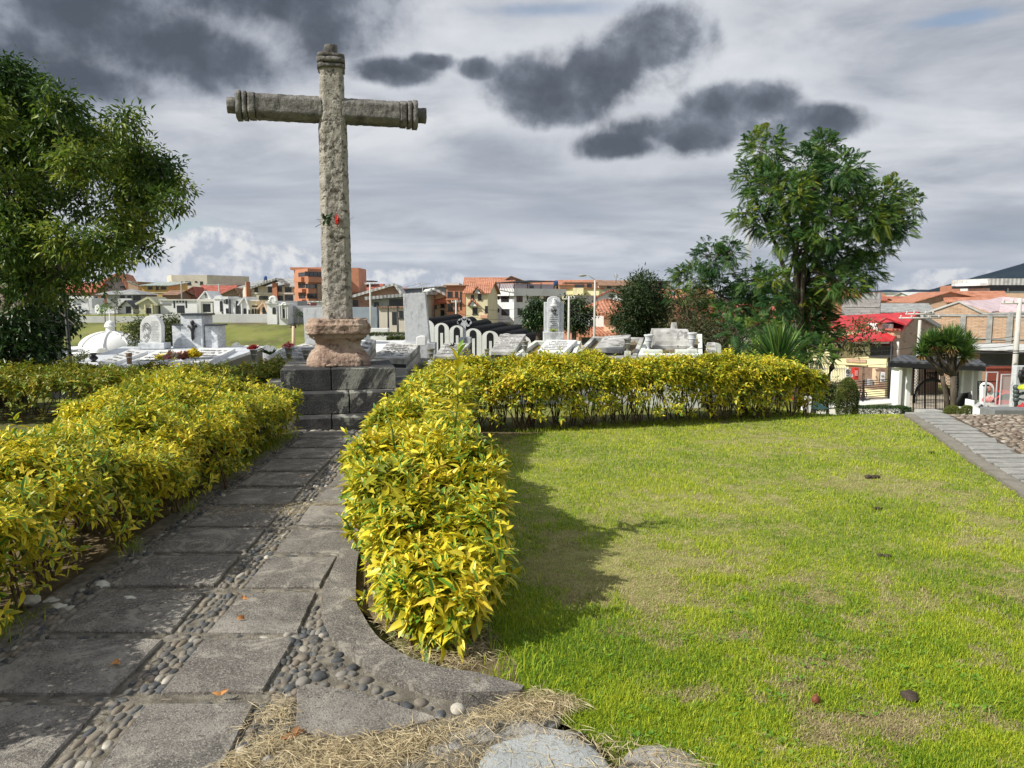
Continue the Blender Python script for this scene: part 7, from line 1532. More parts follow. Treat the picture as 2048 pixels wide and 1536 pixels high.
mb = MB(); boxpx(mb, 1692.5, 1699, 750, 751.2, 55.96, .02); fin(mb, 'small_lettering', m_ink, sg); mb = MB(); mb.tube([P(1696, 754, 56.05), (P(1696, 754, 56.05).x, 56.05, tz(P(1696, 754, 56).x, 56))], .03, 6); fin(mb, 'post', m_conc, sg)
# palisade left of the shop
pf = empty('palisade_fence', (P(1640, 765, 58).x, 58, tz(P(1640, 765, 58).x, 58)), 0, 'grey barred fence in front of the cream house, behind the crooked tree', 'fence')
mb = MB(); [boxpx(mb, 1600+i*3.4, 1601+i*3.4, 734, 766, 58, .05) for i in range(28)]; boxpx(mb, 1600, 1694, 737, 738.4, 57.95, .05); fin(mb, 'bars', m_conc, pf); mb = MB(); boxpx(mb, 1600, 1694, 764, 790, 58, .3); fin(mb, 'base_wall', w_peach, pf)
# ---- cemetery mausoleum row on the upper terrace
MG = 'white mausoleums on the upper terrace'
def maus(label, u0, u1, vt, vb, wall, d=110, dep=5): return Bld('mausoleum', label, 'mausoleum', [(u0, d), (u1, d)], vt, vb, dep, wall, group=MG, sink=.6, face=.12)
maus('white mausoleum with a moulded parapet at the left end of the row', 138, 186, 596, 632, w_white).door([(148, 612, 162, 626)]).trim([(136, 592, 187, 597), (180, 593, 186, 632)], w_white, 'cornice', .3).trim([(147, 607, 161, 609)], m_ink, 'lettering_band', .05).done()
maus('small white mausoleum with a dark pediment', 243, 274, 612, 634, w_white).roof('gy', r_dark, 602, apex=254, over=.4).door([(252, 613, 262, 627)]).done()
bld('mausoleum', 'low stepped white annex left of the dark-pediment mausoleum', [(228, 109), (244, 109)], 618, 634, 4, w_white, cat='mausoleum', group=MG, sink=.5).done()
maus('olive cream mausoleum with a gable and an arched doorway', 277, 319, 608, 630, w_olive).roof('gy', w_olive, 597, apex=298, over=.3, thick=.3).win([(293, 611, 303, 612)], g_dframe, glass=w_cream, arched=True, bars=0, sill=False).door([(293, 616, 303, 627)]).trim([(290, 609, 292, 627), (304, 609, 306, 627)], w_cream, 'column', .2).done()
maus('long white mausoleum with black slit windows and a wide dark door', 320, 401, 600, 630, w_white, d=111).door([(354, 611, 369, 626), (347, 601, 350, 616), (353, 601, 356, 605), (359, 601, 362, 605), (365, 601, 368, 605), (371, 601, 374, 616)]).trim([(320, 598.5, 401, 601)], w_white2, 'cornice', .2).trim([(323, 607, 342, 608.4), (323, 609.4, 342, 610.4)], m_inkg, 'lettering_band', .04).done()
maus('white mausoleum with a three-gabled front and a small cross', 399, 428, 598, 630, w_white, d=108).roof('gy', w_white, 583, apex=412, over=.2).trim([(399, 598, 428, 603), (400, 606, 403, 629), (423, 606, 426, 629)], w_white2, 'moulding', .3).door([(406, 608, 421, 624)]).trim([(411.6, 586, 412.6, 596), (409, 588.5, 415, 589.6)], m_ink, 'cross', .1).done()
h = maus('tall white mausoleum with a curved pediment and side tower', 427, 449, 597, 632, w_white, d=107); h.win([(440, 604, 445, 623)], g_dframe, bars=0, sill=False, arched=True).done(); mb = MB(); mb.prism([P(435+8*math.cos(t), 598-7*math.sin(t), 106.9) for t in np.linspace(0, PI, 9)], (0, 1.2, 0)); fin(mb, 'pediment', w_white, h.root)
maus('white two-storey mausoleum with narrow double windows', 446, 463, 593, 632, w_white, d=106.5).win([(451, 598, 456, 608), (452, 617, 457, 627), (459, 599, 461, 607), (447.3, 599, 449, 607)], g_dframe, bars=0, sill=False).done()
maus('white mausoleum with two tall arched recesses', 461, 482, 597, 632, w_white, d=106.8).win([(472, 604, 477, 629)], g_dframe, bars=0, sill=False, arched=True).trim([(461, 595, 482, 598)], w_grey, 'cornice', .2).win([(464, 606, 470, 628)], g_frame, glass=w_white, bars=0, sill=False, arched=True).done()
maus('temple-front mausoleum with a triangular pediment', 481, 500, 606, 631, w_white2, d=106.6).roof('gy', w_white, 595, apex=490, over=.3).door([(487, 617, 493, 628)]).trim([(483, 607, 485, 630), (495, 607, 497, 630)], w_white, 'column', .3).done()
maus('plain cream mausoleum with small paired openings', 498, 519, 601, 630, w_cream, d=107).trim([(498, 599.5, 519, 602)], w_white2, 'cornice', .2).win([(504, 611, 515, 614), (504, 618, 508, 628), (510, 618, 513, 628)], g_dframe, bars=0, sill=False).done()
maus('ochre gothic mausoleum with a pointed doorway', 519, 536, 614, 631, w_peach, d=106.4).roof('gy', w_peach, 606, apex=527, over=.3).win([(525, 617, 532, 628)], g_dframe, bars=0, sill=False, arched=True).done()
h = maus('bright white mausoleum crowned by a round arch', 533, 558, 604, 640, w_white, d=102); h.win([(545, 618, 552, 628)], g_dframe, bars=0, sill=False, arched=True).trim([(532, 603, 559, 607)], w_white, 'cornice', .3).done(); mb = MB(); mb.tube([P(546+7*math.cos(t), 604-10*math.sin(t), 101.8) for t in np.linspace(0, PI, 11)], .22, 6); mb.prism([P(546+5.5*math.cos(t), 604-8*math.sin(t), 102.2) for t in np.linspace(0, PI, 9)], (0, .8, 0)); fin(mb, 'arch', w_white, h.root)
h = maus('white columned mausoleum with an arched door beside the grey wall', 557, 580, 608, 640, w_white, d=101); h.door([(566, 618, 571, 636)]).trim([(560, 612, 562, 638), (564, 612, 565.5, 638), (571.5, 612, 573, 638), (575, 612, 577, 638)], w_white, 'column', .4).trim([(556, 610, 579, 612.5)], w_white2, 'cornice', .4).done(); mb = MB(); mb.tube([P(568.5+4.5*math.cos(t), 611-5*math.sin(t), 100.6) for t in np.linspace(0, PI, 9)], .14, 6); fin(mb, 'arch', w_white, h.root)
mb = MB()
bld('wall', 'long grey tomb block wall closing the upper terrace at the right', [(578, 104), (660, 100)], 612, 642, 4, w_grey, cat='wall', sink=.8).done()
bld('shed', 'long grey flat building behind the white mausoleums', [(555, 116), (600, 112)], 602, 625, 6, w_grey, cat='building', sink=.5).done()
# retaining wall along the terrace
rw = empty('retaining_wall', (P(80, 650, 105).x, 105, -2), 0, 'long pale retaining wall above the grassy bank', 'wall')
mb = MB(); a, b = P(-400, 640, 105.2), P(300, 640, 105.2); mb.box(a.x, 105.0, -2.5, b.x, 106.6, zat(633, 105)); a, b = P(300, 640, 105), P(552, 640, 105); mb.box(a.x, 104.9, -2.5, b.x, 106.5, zat(628.5, 105)); fin(mb, 'wall', W_('pale retaining wall', (.52, .53, .52)), rw)
mb = MB(); a, b = P(-200, 655, 104), P(272, 655, 104); mb.box(a.x, 103.5, -2.6, b.x, 104.6, zat(649, 104)); fin(mb, 'plinth', w_white2, rw)
bk = empty('bank_pole', (P(587, 700, 84).x, 84, tz(P(587, 700, 84).x, 84)), 0, 'yellowish twin-armed post standing on the grass bank', 'post'); mb = MB(); mb.tube([(P(587, 700, 84).x, 84, -4.8), P(587, 652, 84)], [.22, .18], 6); fin(mb, 'pole', w_peach, bk); mb = MB(); mb.tube([P(583, 651, 84), P(591, 651, 84)], .14, 6); mb.tube([P(583, 651, 84), P(583, 656, 84)], .1, 5); mb.tube([P(591, 651, 84), P(591, 656, 84)], .1, 5); fin(mb, 'crossarm', m_black, bk)
# small far graves on the valley floor and on the upper terrace
GR = 0; rd = random.Random(3)
spots = [(150+rd.uniform(0, 85), 634-rd.uniform(0, 5), 103.9+3) for _ in range(14)]
proto = None
def small_grave(u, v, d, w_, h_, lab):
    c = P(u, v, d); z = tz(c.x, d); root = empty('small_headstone', (c.x, d, z), rd.uniform(-.2, .2), lab, 'headstone', 'small far headstones'); hh = max(h_, .5)
    mb = MB(); pts = [(-w_/2, 0, 0), (w_/2, 0, 0)]+[(w_/2*math.cos(t), 0, hh-w_/2+w_/2*math.sin(t)) for t in np.linspace(0, PI, 7)]; mb.prism(pts, (0, .18, 0)); mb.build('tablet', m_gran if rd.random() < .6 else m_white, root); mb = MB(); mb.box(-w_*.7, -.6, -.2, w_*.7, .4, .12); mb.build('base', m_conc, root)
ORD = ['first', 'second', 'third', 'fourth', 'fifth', 'sixth', 'seventh', 'eighth', 'ninth', 'tenth', 'eleventh', 'twelfth']
for i in range(12): small_grave(152+i*7.4+rd.uniform(-1.5, 1.5), 634, 107.5+rd.uniform(0, 2.0), rd.uniform(.5, .9), rd.uniform(.7, 1.4), ORD[i]+' tiny headstone from the left on the upper terrace above the retaining wall')
for i in range(12): small_grave(472+i*10.2+rd.uniform(-2, 2), 690, rd.uniform(78, 84), rd.uniform(.8, 1.3), rd.uniform(1.0, 2.1), ORD[i]+' tiny pale headstone from the left at the foot of the grass bank')
# lawn terraces and white kerbs in the valley behind the leaning slab
for (u0, u1, v0, v1, d, m, lab) in ((740, 815, 668, 673, 62, m_leafO, 'low clipped hedge strip in the valley, upper one'), (775, 815, 676, 681, 56, m_leafO, 'low clipped hedge strip in the valley, lower one')):
    clipped('low_hedge', lab, u0, u1, v0, v1, d, m_leafO, int(u0), 'box', 2200, (.12, .2), 1.5, 'hedge')
for (u0, u1, v0, v1, d, lab) in ((741, 775, 657, 666, 70, 'white stepped kerb wall left of the leaning slab, first step'), (752, 812, 668, 676, 66, 'white stepped kerb wall left of the leaning slab, second step'), (660, 812, 683, 690, 50, 'long pale kerb in the valley behind the slabs')):
    mb = MB(); boxpx(mb, u0, u1, v0, v1, d, 1.2, zb=-6); tag(mb.build('kerb_wall', w_white), lab, 'wall')
# arched white vault row with black wavy roof
av = empty('vault_row', (P(850, 690, 72).x, 72, tz(P(850, 690, 72).x, 72)), 0, 'white vault row with a black scalloped roof stepping down to the right', 'vaults')
m_rb = flat('black felt and opening shade', (.022, .023, .025), .9, .1)
arcs = [(836, 868, 640), (867, 898, 646), (898, 929, 651), (929, 963, 657), (963, 997, 662), (997, 1030, 667), (1030, 1062, 672)]
for i, (u0, u1, vt) in enumerate(arcs):
    d = 72+i*.02; uc, r = (u0+u1)/2, (u1-u0)/2; mb = MB(); n = 12
    pts = [P(u1, 712, d), P(u1, vt+15, d)]+[P(uc+r*math.cos(t), vt+15-15*math.sin(t)**.9 if 0 < t < PI else vt+15, d) for t in np.linspace(0, PI, n)][1:-1]+[P(u0, vt+15, d), P(u0, 712, d)]
    mb.prism(pts, (0, .5, 0)); fin(mb, 'arched_front', w_white, av)
    mb = MB(); o = 2.2; pr = [P(uc+(r+.6)*math.cos(t), vt+14-(15+o)*math.sin(t)**.9 if 0 < t < PI else vt+14, d+.3) for t in np.linspace(0, PI, n)]
    vs = pr+[p+Vector((2.6, 4.6, .35)) for p in pr]+[p+Vector((0, 0, -.15)) for p in pr]+[p+Vector((2.6, 4.6, .2)) for p in pr]; fs = [(k, k+1, k+1+n, k+n) for k in range(n-1)]+[(k+2*n, k+1+2*n, k+1+3*n, k+3*n) for k in range(n-1)]+[(k, k+1, k+1+2*n, k+2*n) for k in range(n-1)]
    mb.add(vs, fs, 0, True); fin(mb, 'scalloped_roof', m_rb, av)
    w2 = r*.40; mb = MB(); mb.prism([P(uc-w2, 712, d-.02), P(uc+w2, 712, d-.02)]+[P(uc+w2*math.cos(t), vt+11-8*math.sin(t), d-.02) for t in np.linspace(0, PI, 9)], (0, .1, 0)); fin(mb, 'opening', m_rb, av)  # black plate on the front: shade inside the arch, put in as colour
    mb = MB(); boxpx(mb, uc-w2*.25, uc+w2*.55, vt+20, 712, d-.08, .05); fin(mb, 'white_door', w_white, av)
# streets in the valley
m_asph = mat('worn street paving', [(.16, .15, .14), (.24, .22, .20)], scale=.5, bump=.2)
mb = MB(); mb.hexa([(-34, 88, -6), (60, 88, -6), (60, 104, -6), (-34, 104, -6)], [(-34, 88, -4.9), (60, 88, -4.95), (60, 104, -4.9), (-34, 104, -4.9)]); tag(mb.build('street', m_asph), kind='structure')
a, b = P(1560, 800, 50), P(2300, 800, 46); mb = MB(); mb.hexa([(a.x, 48, -9), (b.x, 47.5, -9), (b.x+4, 66, -9), (a.x, 64, -9)], [(a.x, 48, -5.85), (b.x, 47.5, -5.8), (b.x+4, 66, -6.65), (a.x, 64, -6.65)]); tag(mb.build('street', mat('patched stone street', [(.20, .18, .15), (.36, .31, .24), (.48, .42, .32)], scale=.7, bump=.3, spread=.12)), kind='structure')
# ---- poles, lamps and wires
def pole(name, u, vt, d, label, r=.13, m=m_pole, vb=None, arms=(), lamp=None, cat='utility pole', group='poles along the streets'):
    t = P(u, vt, d); z = tz(t.x, d)-.3; root = empty(name, (t.x, d, z), 0, label, cat, group); mb = MB(); mb.tube([(t.x, d, z), t], [r, r*.7], 8); fin(mb, 'shaft', m, root)
    for (v, w_) in arms: q = P(u, v, d); mb = MB(); mb.tube([q-Vector((w_, 0, 0)), q+Vector((w_, 0, 0))], r*.4, 5); [mb.tube([q+Vector((k*w_, 0, 0)), q+Vector((k*w_, 0, .22))], r*.35, 5) for k in (-.9, -.4, .4, .9)]; fin(mb, 'crossarm', m, root)
    if lamp: q = P(u, vt, d); mb = MB(); mb.tube([q, q+Vector((lamp*.6, 0, .35)), q+Vector((lamp, 0, .35))], r*.3, 5); fin(mb, 'arm', m, root); mb = MB(); mb.blob(q+Vector((lamp*1.15, 0, .33)), .2, sq=(1.6, .7, .45), amp=0); fin(mb, 'lamp_head', m_conc, root)
    return t
p1 = pole('utility_pole', 1840, 640, 57, 'grey concrete pole with crossarms and a cable loop beside the brick gable', .16, arms=((636, 1.6), (628, 1.1)))
p2 = pole('utility_pole', 2040, 596, 50, 'tall concrete pole at the right frame edge', .20, arms=((606, 1.2),))
p3 = pole('utility_pole', 1784, 682, 47, 'tall thin dark post in front of the red-roofed house', .08, m_black)
p4 = pole('street_lamp', 1138, 592, 60, 'pale concrete pole through the street tree right of the saint stele', .12, arms=((598, .5),), cat='street lamp')
p5 = pole('street_lamp', 1190, 560, 55, 'tall slim street lamp left of the round-headed conifer', .09, lamp=-.8, cat='street lamp')
p6 = pole('utility_pole', 740, 566, 100, 'leaning pale pole just right of the cross shaft', .16, arms=((568, .7),))
p7 = pole('utility_pole', 912, 600, 95, 'wooden pole in front of the orange brick house', .14, m_pole, arms=((604, .6),))
p8 = pole('utility_pole', 438, 568, 130, 'pole with a crossarm over the red-roofed hall', .18, m_conc, arms=((570, 2.4),))
p9 = pole('utility_pole', 362, 562, 140, 'plain dark pole in front of the beige block', .16, m_conc)
p10 = pole('utility_pole', 845, 565, 150, 'thin pole with a small crossarm on the horizon by the leaning slab', .10, m_conc, arms=((568, 1.5),))
for i, u in enumerate((755, 776, 795, 812)): pole('fence_post', u, 610+i, 84-i*2, ('first', 'second', 'third', 'fourth')[i]+' dark fence post from the cross, behind the leaning slab', .13, m_black, cat='post', group='tall dark fence posts')
def wires(label, A, B, n, sag, sep=.35, r=.018):
    root = empty('cables', A, 0, label, 'cables'); mb = MB()
    for i in range(n):
        o = Vector((0, 0, -i*sep)); mb = MB(); mb.tube([A.lerp(B, t)+o-Vector((0, 0, sag*4*t*(1-t))) for t in np.linspace(0, 1, 12)], r, 4); fin(mb, 'cable', m_wire, root)
wires('bundle of cables running from the concrete pole to the right edge', p1-Vector((0, 0, .6)), p2-Vector((0, 0, 2.5)), 4, .5, .3)
wires('cables crossing in front of the red-roofed house', p1-Vector((0, 0, 2.0)), P(1600, 690, 50), 3, .4, .5)
wires('two heavy cables right of the yucca tree', P(1890, 698, 50), P(2100, 700, 49), 2, .1, .15, .035)
wires('cables through the street trees behind the saint stele', p4-Vector((0, 0, .4)), p5-Vector((0, 0, 2.6)), 4, .3, .25, .014)
wires('thin cables in front of the orange and cream houses', p7-Vector((0, 0, .3)), P(1040, 616, 100), 2, .6, 1.2, .02)
wires('long thin cable over the valley left of the white corner building', p6-Vector((0, 0, .2)), p10, 2, .6, .5, .02)
ms = empty('radio_mast', P(1497, 520, 420), 0, 'faint lattice radio mast rising behind the feathery trees', 'mast'); mb = MB(); a, b = P(1497, 520, 420), P(1497, 448, 420)
for sx, sy in ((-1, -1), (1, -1), (0, 1)): mb.tube([a+Vector((sx*1.6, sy*1.4, -10)), b+Vector((sx*1.1, sy*.9, 0))], .16, 4)
for i in range(16): z0 = a.z+(b.z-a.z)*i/16; z1 = a.z+(b.z-a.z)*(i+1)/16; mb.tube([(a.x-1.5, a.y-1, z0), (a.x+1.4, a.y-1, z1)], .1, 4); mb.tube([(a.x+1.4, a.y-1, z0), (a.x-1.4, a.y-1, z1)], .1, 4)
fin(mb, 'lattice', m_pole, ms)
an = empty('phone_mast', P(1232, 566, 185), 0, 'small phone antenna cluster on the roof left of the conifer', 'mast'); mb = MB(); mb.tube([P(1232, 566, 185), P(1232, 546, 185)], .12, 5); [boxpx(mb, u, u+1.6, 549, 555, 185, .3) for u in (1228.5, 1231.5, 1234.5)]; fin(mb, 'antenna', m_conc, an)
sp0 = p1-Vector((0, 0, 4.2)); mb = MB(); c = P(1829, 708, 57); mb.tube([c+Vector((.28*math.cos(t), 0, .28*math.sin(t))) for t in np.linspace(0, 2*PI, 15)], .035, 5, cap=False); tag(mb.build('cable_loop', m_wire), 'round coil of spare black cable hanging by the brick gable', 'cable coil')
# ---- cemetery gate
d = 43.0
gt = empty('cemetery_gate', (P(1790, 830, d).x, d, tz(P(1790, 830, d).x, d)), 0, 'white-pillared cemetery gate under a dark slate canopy', 'gate')
for (u0, u1) in ((1792, 1806.5), (1808.5, 1825), (1917, 1930), (1937, 1950)):
    mb = MB(); boxpx(mb, u0, u1, 727, 850, d, .9, zb=-7.5); fin(mb, 'pillar', m_wht, gt, .02); mb = MB(); boxpx(mb, u0-.5, u1+.5, 728, 736, d-.06, 1.02); fin(mb, 'capital', w_white2, gt, .015)
for (u0, u1) in ((1806.5, 1808.5), (1930, 1937)):
    mb = MB(); boxpx(mb, u0, u1, 730, 850, d+.45, .4, zb=-7.5); fin(mb, 'recess', w_white2, gt)
mb = MB(); boxpx(mb, 1950, 1965, 735, 850, d+.2, .5, zb=-7.5); fin(mb, 'side_wall', m_wht, gt)
mb = MB(); a, b, e, f = P(1779, 725, d-.8), P(1972, 733, d-.8), P(1958, 722, d+.45), P(1800, 713, d+.45); th = Vector((0, 0, .10)); mb.hexa([a, b, e, f], [p+th for p in (a, b, e, f)])
a2, b2 = P(1800, 722, d+2.0), P(1960, 729, d+2.0); mb.hexa([f, e, b2, a2], [p+th for p in (f, e, b2, a2)]); fin(mb, 'canopy', r_dark, gt)
mb = MB(); mb.hexa([a-Vector((0, 0, .26)), b-Vector((0, 0, .26)), b+Vector((0, .2, -.26)), a+Vector((0, .2, -.26))], [a, b, b+Vector((0, .2, 0)), a+Vector((0, .2, 0))]); mb.hexa([P(1792, 729, d), P(1965, 735, d), P(1965, 735, d+.9), P(1792, 729, d+.9)], [P(1792, 725, d), P(1965, 731, d), P(1965, 731, d+.9), P(1792, 725, d+.9)]); fin(mb, 'fascia', m_black, gt)
mb = MB(); q = [P(1950, 735, d-.5), P(1981, 733, d-.5), P(1963, 722, d-.5)]; mb.prism(q, (0, 2.2, 0)); fin(mb, 'gablet', r_dark, gt)
ir = MB(); dg = d+.25; t = .03
for i in range(30):
    u = 1827+i*3.05
    if u > 1916: break
    ir.tube([P(u, 848, dg), P(u, 790-34*math.sin(max(0, min(PI, (u-1827)/76*PI))) if u < 1903 else 740, dg)], .016, 4)
ir.tube([P(1865+38*math.cos(t_), 806-48*math.sin(t_), dg) for t_ in np.linspace(0, PI, 19)], .07, 6)
ir.tube([P(1826, 737, dg), P(1916, 738, dg)], .035, 5); [ir.tube([P(u, 850, dg), P(u, 736, dg)], .04, 5) for u in (1826.5, 1850, 1872, 1903, 1916)]
for v in (800, 818, 838): ir.tube([P(1826, v, dg), P(1903, v, dg)], .025, 4)
fin(ir, 'wrought_iron_leaf', m_black, gt)
ir = MB()
for i in range(6):
    for j in range(9):
        for (ub, ue) in ((1827, 1838), (1892, 1915)):
            s_ = (ue-ub)/2
            if i < 3: u = ub+i*s_; v = 739+j*6; ir.tube([P(u, v, dg), P(min(u+s_, ue), v+6, dg)], .012, 4); ir.tube([P(min(u+s_, ue), v, dg), P(u, v+6, dg)], .012, 4)
for i in range(17): ir.tube([P(1839+i*3.2, 736, dg+.05), P(1839+i*3.2, 762, dg+.05)], .018, 4)
for k in range(5): ir.tube([P(1850+k*5, 745+k, dg), P(1880-k*5, 745+k, dg), P(1865, 760, dg), P(1850+k*5, 745+k, dg)], .02, 4)
ir.prism([P(1848, 766, dg-.02), P(1865, 756, dg-.02), P(1882, 766, dg-.02), P(1865, 762, dg-.02)], (0, .04, 0)); fin(ir, 'iron_lattice', m_black, gt)
bc = empty('black_cloth', P(1926, 812, 39), 0, 'black sagging cloth stretched between posts right of the yucca trunk', 'cloth'); mb = MB(); n = 12; vs = []
for j in range(n+1):
    for i in range(n+1):
        s_, t_ = i/n, j/n; u = 1909+34*s_; v = 783+3.5*math.sin(PI*s_)*(1-t_)+30*t_; vs.append(P(u, v, 39+.12*math.sin(s_*9+t_*4)+.1*math.sin(PI*s_)))
k = len(vs); mb.add(vs+[p+Vector((0, .03, 0)) for p in vs], [(j*(n+1)+i, j*(n+1)+i+1, (j+1)*(n+1)+i+1, (j+1)*(n+1)+i) for j in range(n) for i in range(n)]+[(k+j*(n+1)+i, k+(j+1)*(n+1)+i, k+(j+1)*(n+1)+i+1, k+j*(n+1)+i+1) for j in range(n) for i in range(n)], 0, True); fin(mb, 'sheet', flat('black cloth', (.015, .015, .016), .7), bc)
mb = MB(); mb.tube([P(1908.5, 782, 39), P(1908.5, 850, 39)], .04, 5); mb.tube([P(1943.5, 782, 39), P(1943.5, 850, 39)], .04, 5); fin(mb, 'posts', m_conc, bc)
mb = MB(); boxpx(mb, 1848, 1890, 823, 840, 40, 1.0, zb=-6); tag(mb.build('stone_step', m_conc), 'pale stone block at the foot of the iron gate', 'step')
# low white wall and railing left of the gate
lw = empty('low_wall', (P(1600, 800, 45).x, 45, tz(P(1600, 800, 45).x, 45)), 0, 'low white wall with dark horizontal rails left of the gate', 'wall')
mb = MB(); a0, a1 = P(1560, 822, 46), P(1792, 805, 43.6); mb.hexa([Vector((p[0], p[1], -7.6)) for p in (a0, a1, a1+Vector((0, .5, 0)), a0+Vector((0, .5, 0)))], [a0, a1, a1+Vector((0, .5, 0)), a0+Vector((0, .5, 0))]); fin(mb, 'wall', w_white2, lw)
mb = MB(); q = [a0-Vector((0, .1, 0)), a1-Vector((0, .1, 0)), a1+Vector((0, .6, 0)), a0+Vector((0, .6, 0))]; mb.hexa([p+Vector((0, 0, .004)) for p in q], [p+Vector((0, 0, .16)) for p in q]); fin(mb, 'coping', m_wht, lw)
for i in range(9):
    mb = MB(); o = Vector((0, .25, .30+i*.135)); mb.tube([a0+o, a1+o], .022, 5); fin(mb, 'rail', m_black, lw)
for t_ in (.05, .35, .54, .74, .97): p = a0.lerp(a1, t_)+Vector((0, .25, .16)); mb = MB(); mb.box(p.x-.04, p.y-.04, p.z, p.x+.04, p.y+.04, p.z+1.32); fin(mb, 'post', m_black, lw)
ps = empty('white_marker', P(1618, 804, 16), 0, 'small white stone marker at the crest right of the yucca', 'marker'); mb = MB(); c = P(1612, 808, 15.5); mb.hexa([(c.x-.12, 15.5, c.z-.6), (c.x+.12, 15.5, c.z-.6), (c.x+.12, 15.6, c.z-.6), (c.x-.12, 15.6, c.z-.6)], [(c.x-.02, 15.5, c.z+.34), (c.x+.12, 15.5, c.z+.34), (c.x+.12, 15.6, c.z+.34), (c.x-.02, 15.6, c.z+.34)]); fin(mb, 'stone', m_wht, ps, .01); mb = MB(); c = P(1613, 788, 15.49); mb.box(c.x-.02, c.y, c.z-.02, c.x+.02, c.y+.01, c.z+.02); fin(mb, 'dark_emblem', m_ink, ps)
tp_ = MB(); q = [P(1622, 800, 22), P(1632, 803, 22), P(1660, 818, 22), P(1622, 818, 22)]; tp_.prism(q, (0, .6, 0)); tag(tp_.build('teal_tarpaulin', flat('teal sheet', (.06, .14, .16), .6)), 'dark teal tarpaulin corner between the marker and the topiary', 'tarpaulin')
# ---- graves at the right edge
def bx(name, label, cat, u0, u1, v0, v1, d, dep, m, zb=None):
    r0 = empty(name, P((u0+u1)/2, v1, d), 0, label, cat); mb = MB(); boxpx(mb, u0, u1, v0, v1, d, dep, zb=zb); fin(mb, 'block', m, r0, .015); return r0
r0 = bx('grave', 'white sloping grave with a black inset beside the clipped ball shrubs', 'grave', 1944, 1950, 801, 834, 33, .6, m_wht, zb=-5)
mb = MB(); q = [P(1946, 812, 31.5), P(1985, 833, 30.5), P(1992, 822, 33.5), P(1958, 804, 34)]; mb.hexa([p-Vector((0, 0, 1.8)) for p in q], q); fin(mb, 'sloping_top', m_wht, r0); mb = MB(); c0 = sum(q, Vector())/4; q2 = [c0+(p-c0)*.6+Vector((0, 0, .02)) for p in q]; mb.hexa([p-Vector((0, 0, .015)) for p in q2], q2); fin(mb, 'black_inset', m_black, r0)
r0 = empty('headstone', P(1977, 802, 34.5), 0, 'white round-topped headstone with a painted face near the right edge', 'headstone'); fin(plate(arch(1965, 1989, 776, 812, 11), 34.5, .25), 'tablet', m_wht, r0, .02); mb = MB(); mb.blob(P(1978, 778, 34.45), .14, sq=(1, .2, 1.2), amp=.1); fin(mb, 'face_medallion', mat('dusky portrait', [(.15, .08, .07), (.45, .14, .10), (.6, .5, .45)], scale=9, bump=0), r0)
r0 = empty('iron_cross', P(1972, 795, 33.5), 0, 'thin black iron cross standing before the white round-topped headstone', 'cross'); mb = MB(); mb.tube([P(1972, 797, 33.5), P(1972, 764, 33.5)], .045, 6); mb.tube([P(1966, 771, 33.5), P(1978, 771, 33.5)], .045, 6); fin(mb, 'bars', m_black, r0)
bouquet(1977, 802, 33, 11, 'pink flower arrangement on the white sloping grave', [('dusky pink petal', (.55, .22, .20), .6), ('pale pink petal', (.68, .42, .38), .4)], 44, 50, seed=71, fl=.10)
r0 = empty('iron_trellis', P(1960, 790, 36), 0, 'black iron scroll trellis left of the round-topped headstone', 'railing'); mb = MB()
for u in (1956, 1963): mb.tube([P(u, 800, 36), P(u, 763, 36)], .03, 5)
for v in (763, 770, 777, 784): mb.tube([P(1956, v, 36), P(1997 if v == 763 else 1963, v, 36)], .025, 5); mb.tube([P(1957, v+5, 36), P(1960, v+2, 36), P(1962, v+5, 36)], .018, 4)
fin(mb, 'bars', m_black, r0)
bx('kerb_block', 'low dark grey kerb block at the right edge of the drive', 'kerb block', 1988, 2075, 820, 838, 28, .9, mat('dark grey stone', [(.14, .15, .15), (.22, .23, .23)], scale=3), zb=-4)
bx('kerb_block', 'second grey kerb block behind, angled beyond the first', 'kerb block', 1995, 2075, 813, 822, 31, .6, m_conc, zb=-4)
r0 = bx('headstone', 'tall grey stele with a dark figure relief cut by the right frame edge', 'headstone', 2027, 2075, 732, 820, 30, .3, m_gran, zb=-4); mb = MB(); strokes([[(2042, 740), (2040, 752), (2044, 765)], [(2041, 745), (2047, 742), (2050, 735)], [(2043, 750), (2049, 757)]], 29.97, .09, mb); fin(mb, 'figure_relief', m_black, r0)
bouquet(2048, 777, 29.3, 10, 'yellow-green blooms against the tall grey stele', [('lime petal', (.60, .66, .05), 1)], 26, 20, seed=72, fl=.09); bouquet(2045, 815, 28.9, 8, 'red flowers at the foot of the tall grey stele', [('crimson petal', (.5, .03, .03), 1)], 30, 20, seed=73, fl=.08); bouquet(1973, 831, 30.3, 5, 'single small red bloom on the front of the sloping grave', [('scarlet petal', (.6, .08, .05), 1)], 14, 8, seed=74, fl=.07)
r0 = empty('iron_railing', P(2034, 800, 29.5), 0, 'dark turned iron railing in front of the tall grey stele', 'railing'); mb = MB(); mb.tube([P(2032, 774, 29.5), P(2032, 818, 29.5)], .07, 8); mb.tube([P(2032, 790, 29.5), P(2060, 783, 29.5)], .06, 6); mb.tube([P(2032, 797, 29.5), P(2060, 801, 29.5)], .05, 6); [mb.blob(P(2032, v, 29.5), .12, amp=0, sub=2) for v in (775, 783, 791, 799)]; fin(mb, 'bars', flat('grey green iron', (.07, .09, .09)), r0)
m_gl = bpy.data.materials.new('case glass'); m_gl.use_nodes = True; bb = m_gl.node_tree.nodes['Principled BSDF']; bb.inputs['Base Color'].default_value = (.8, .85, .85, 1); bb.inputs['Roughness'].default_value = .05; bb.inputs['Alpha'].default_value = .22
r0 = empty('glass_case', P(2012, 815, 31.5), 0, 'tall glass case with a thin metal frame right of the pink flowers', 'glass case'); A, B = P(1998, 822, 31.5), P(2026, 748, 31.5); mb = MB(); dd = 1.0
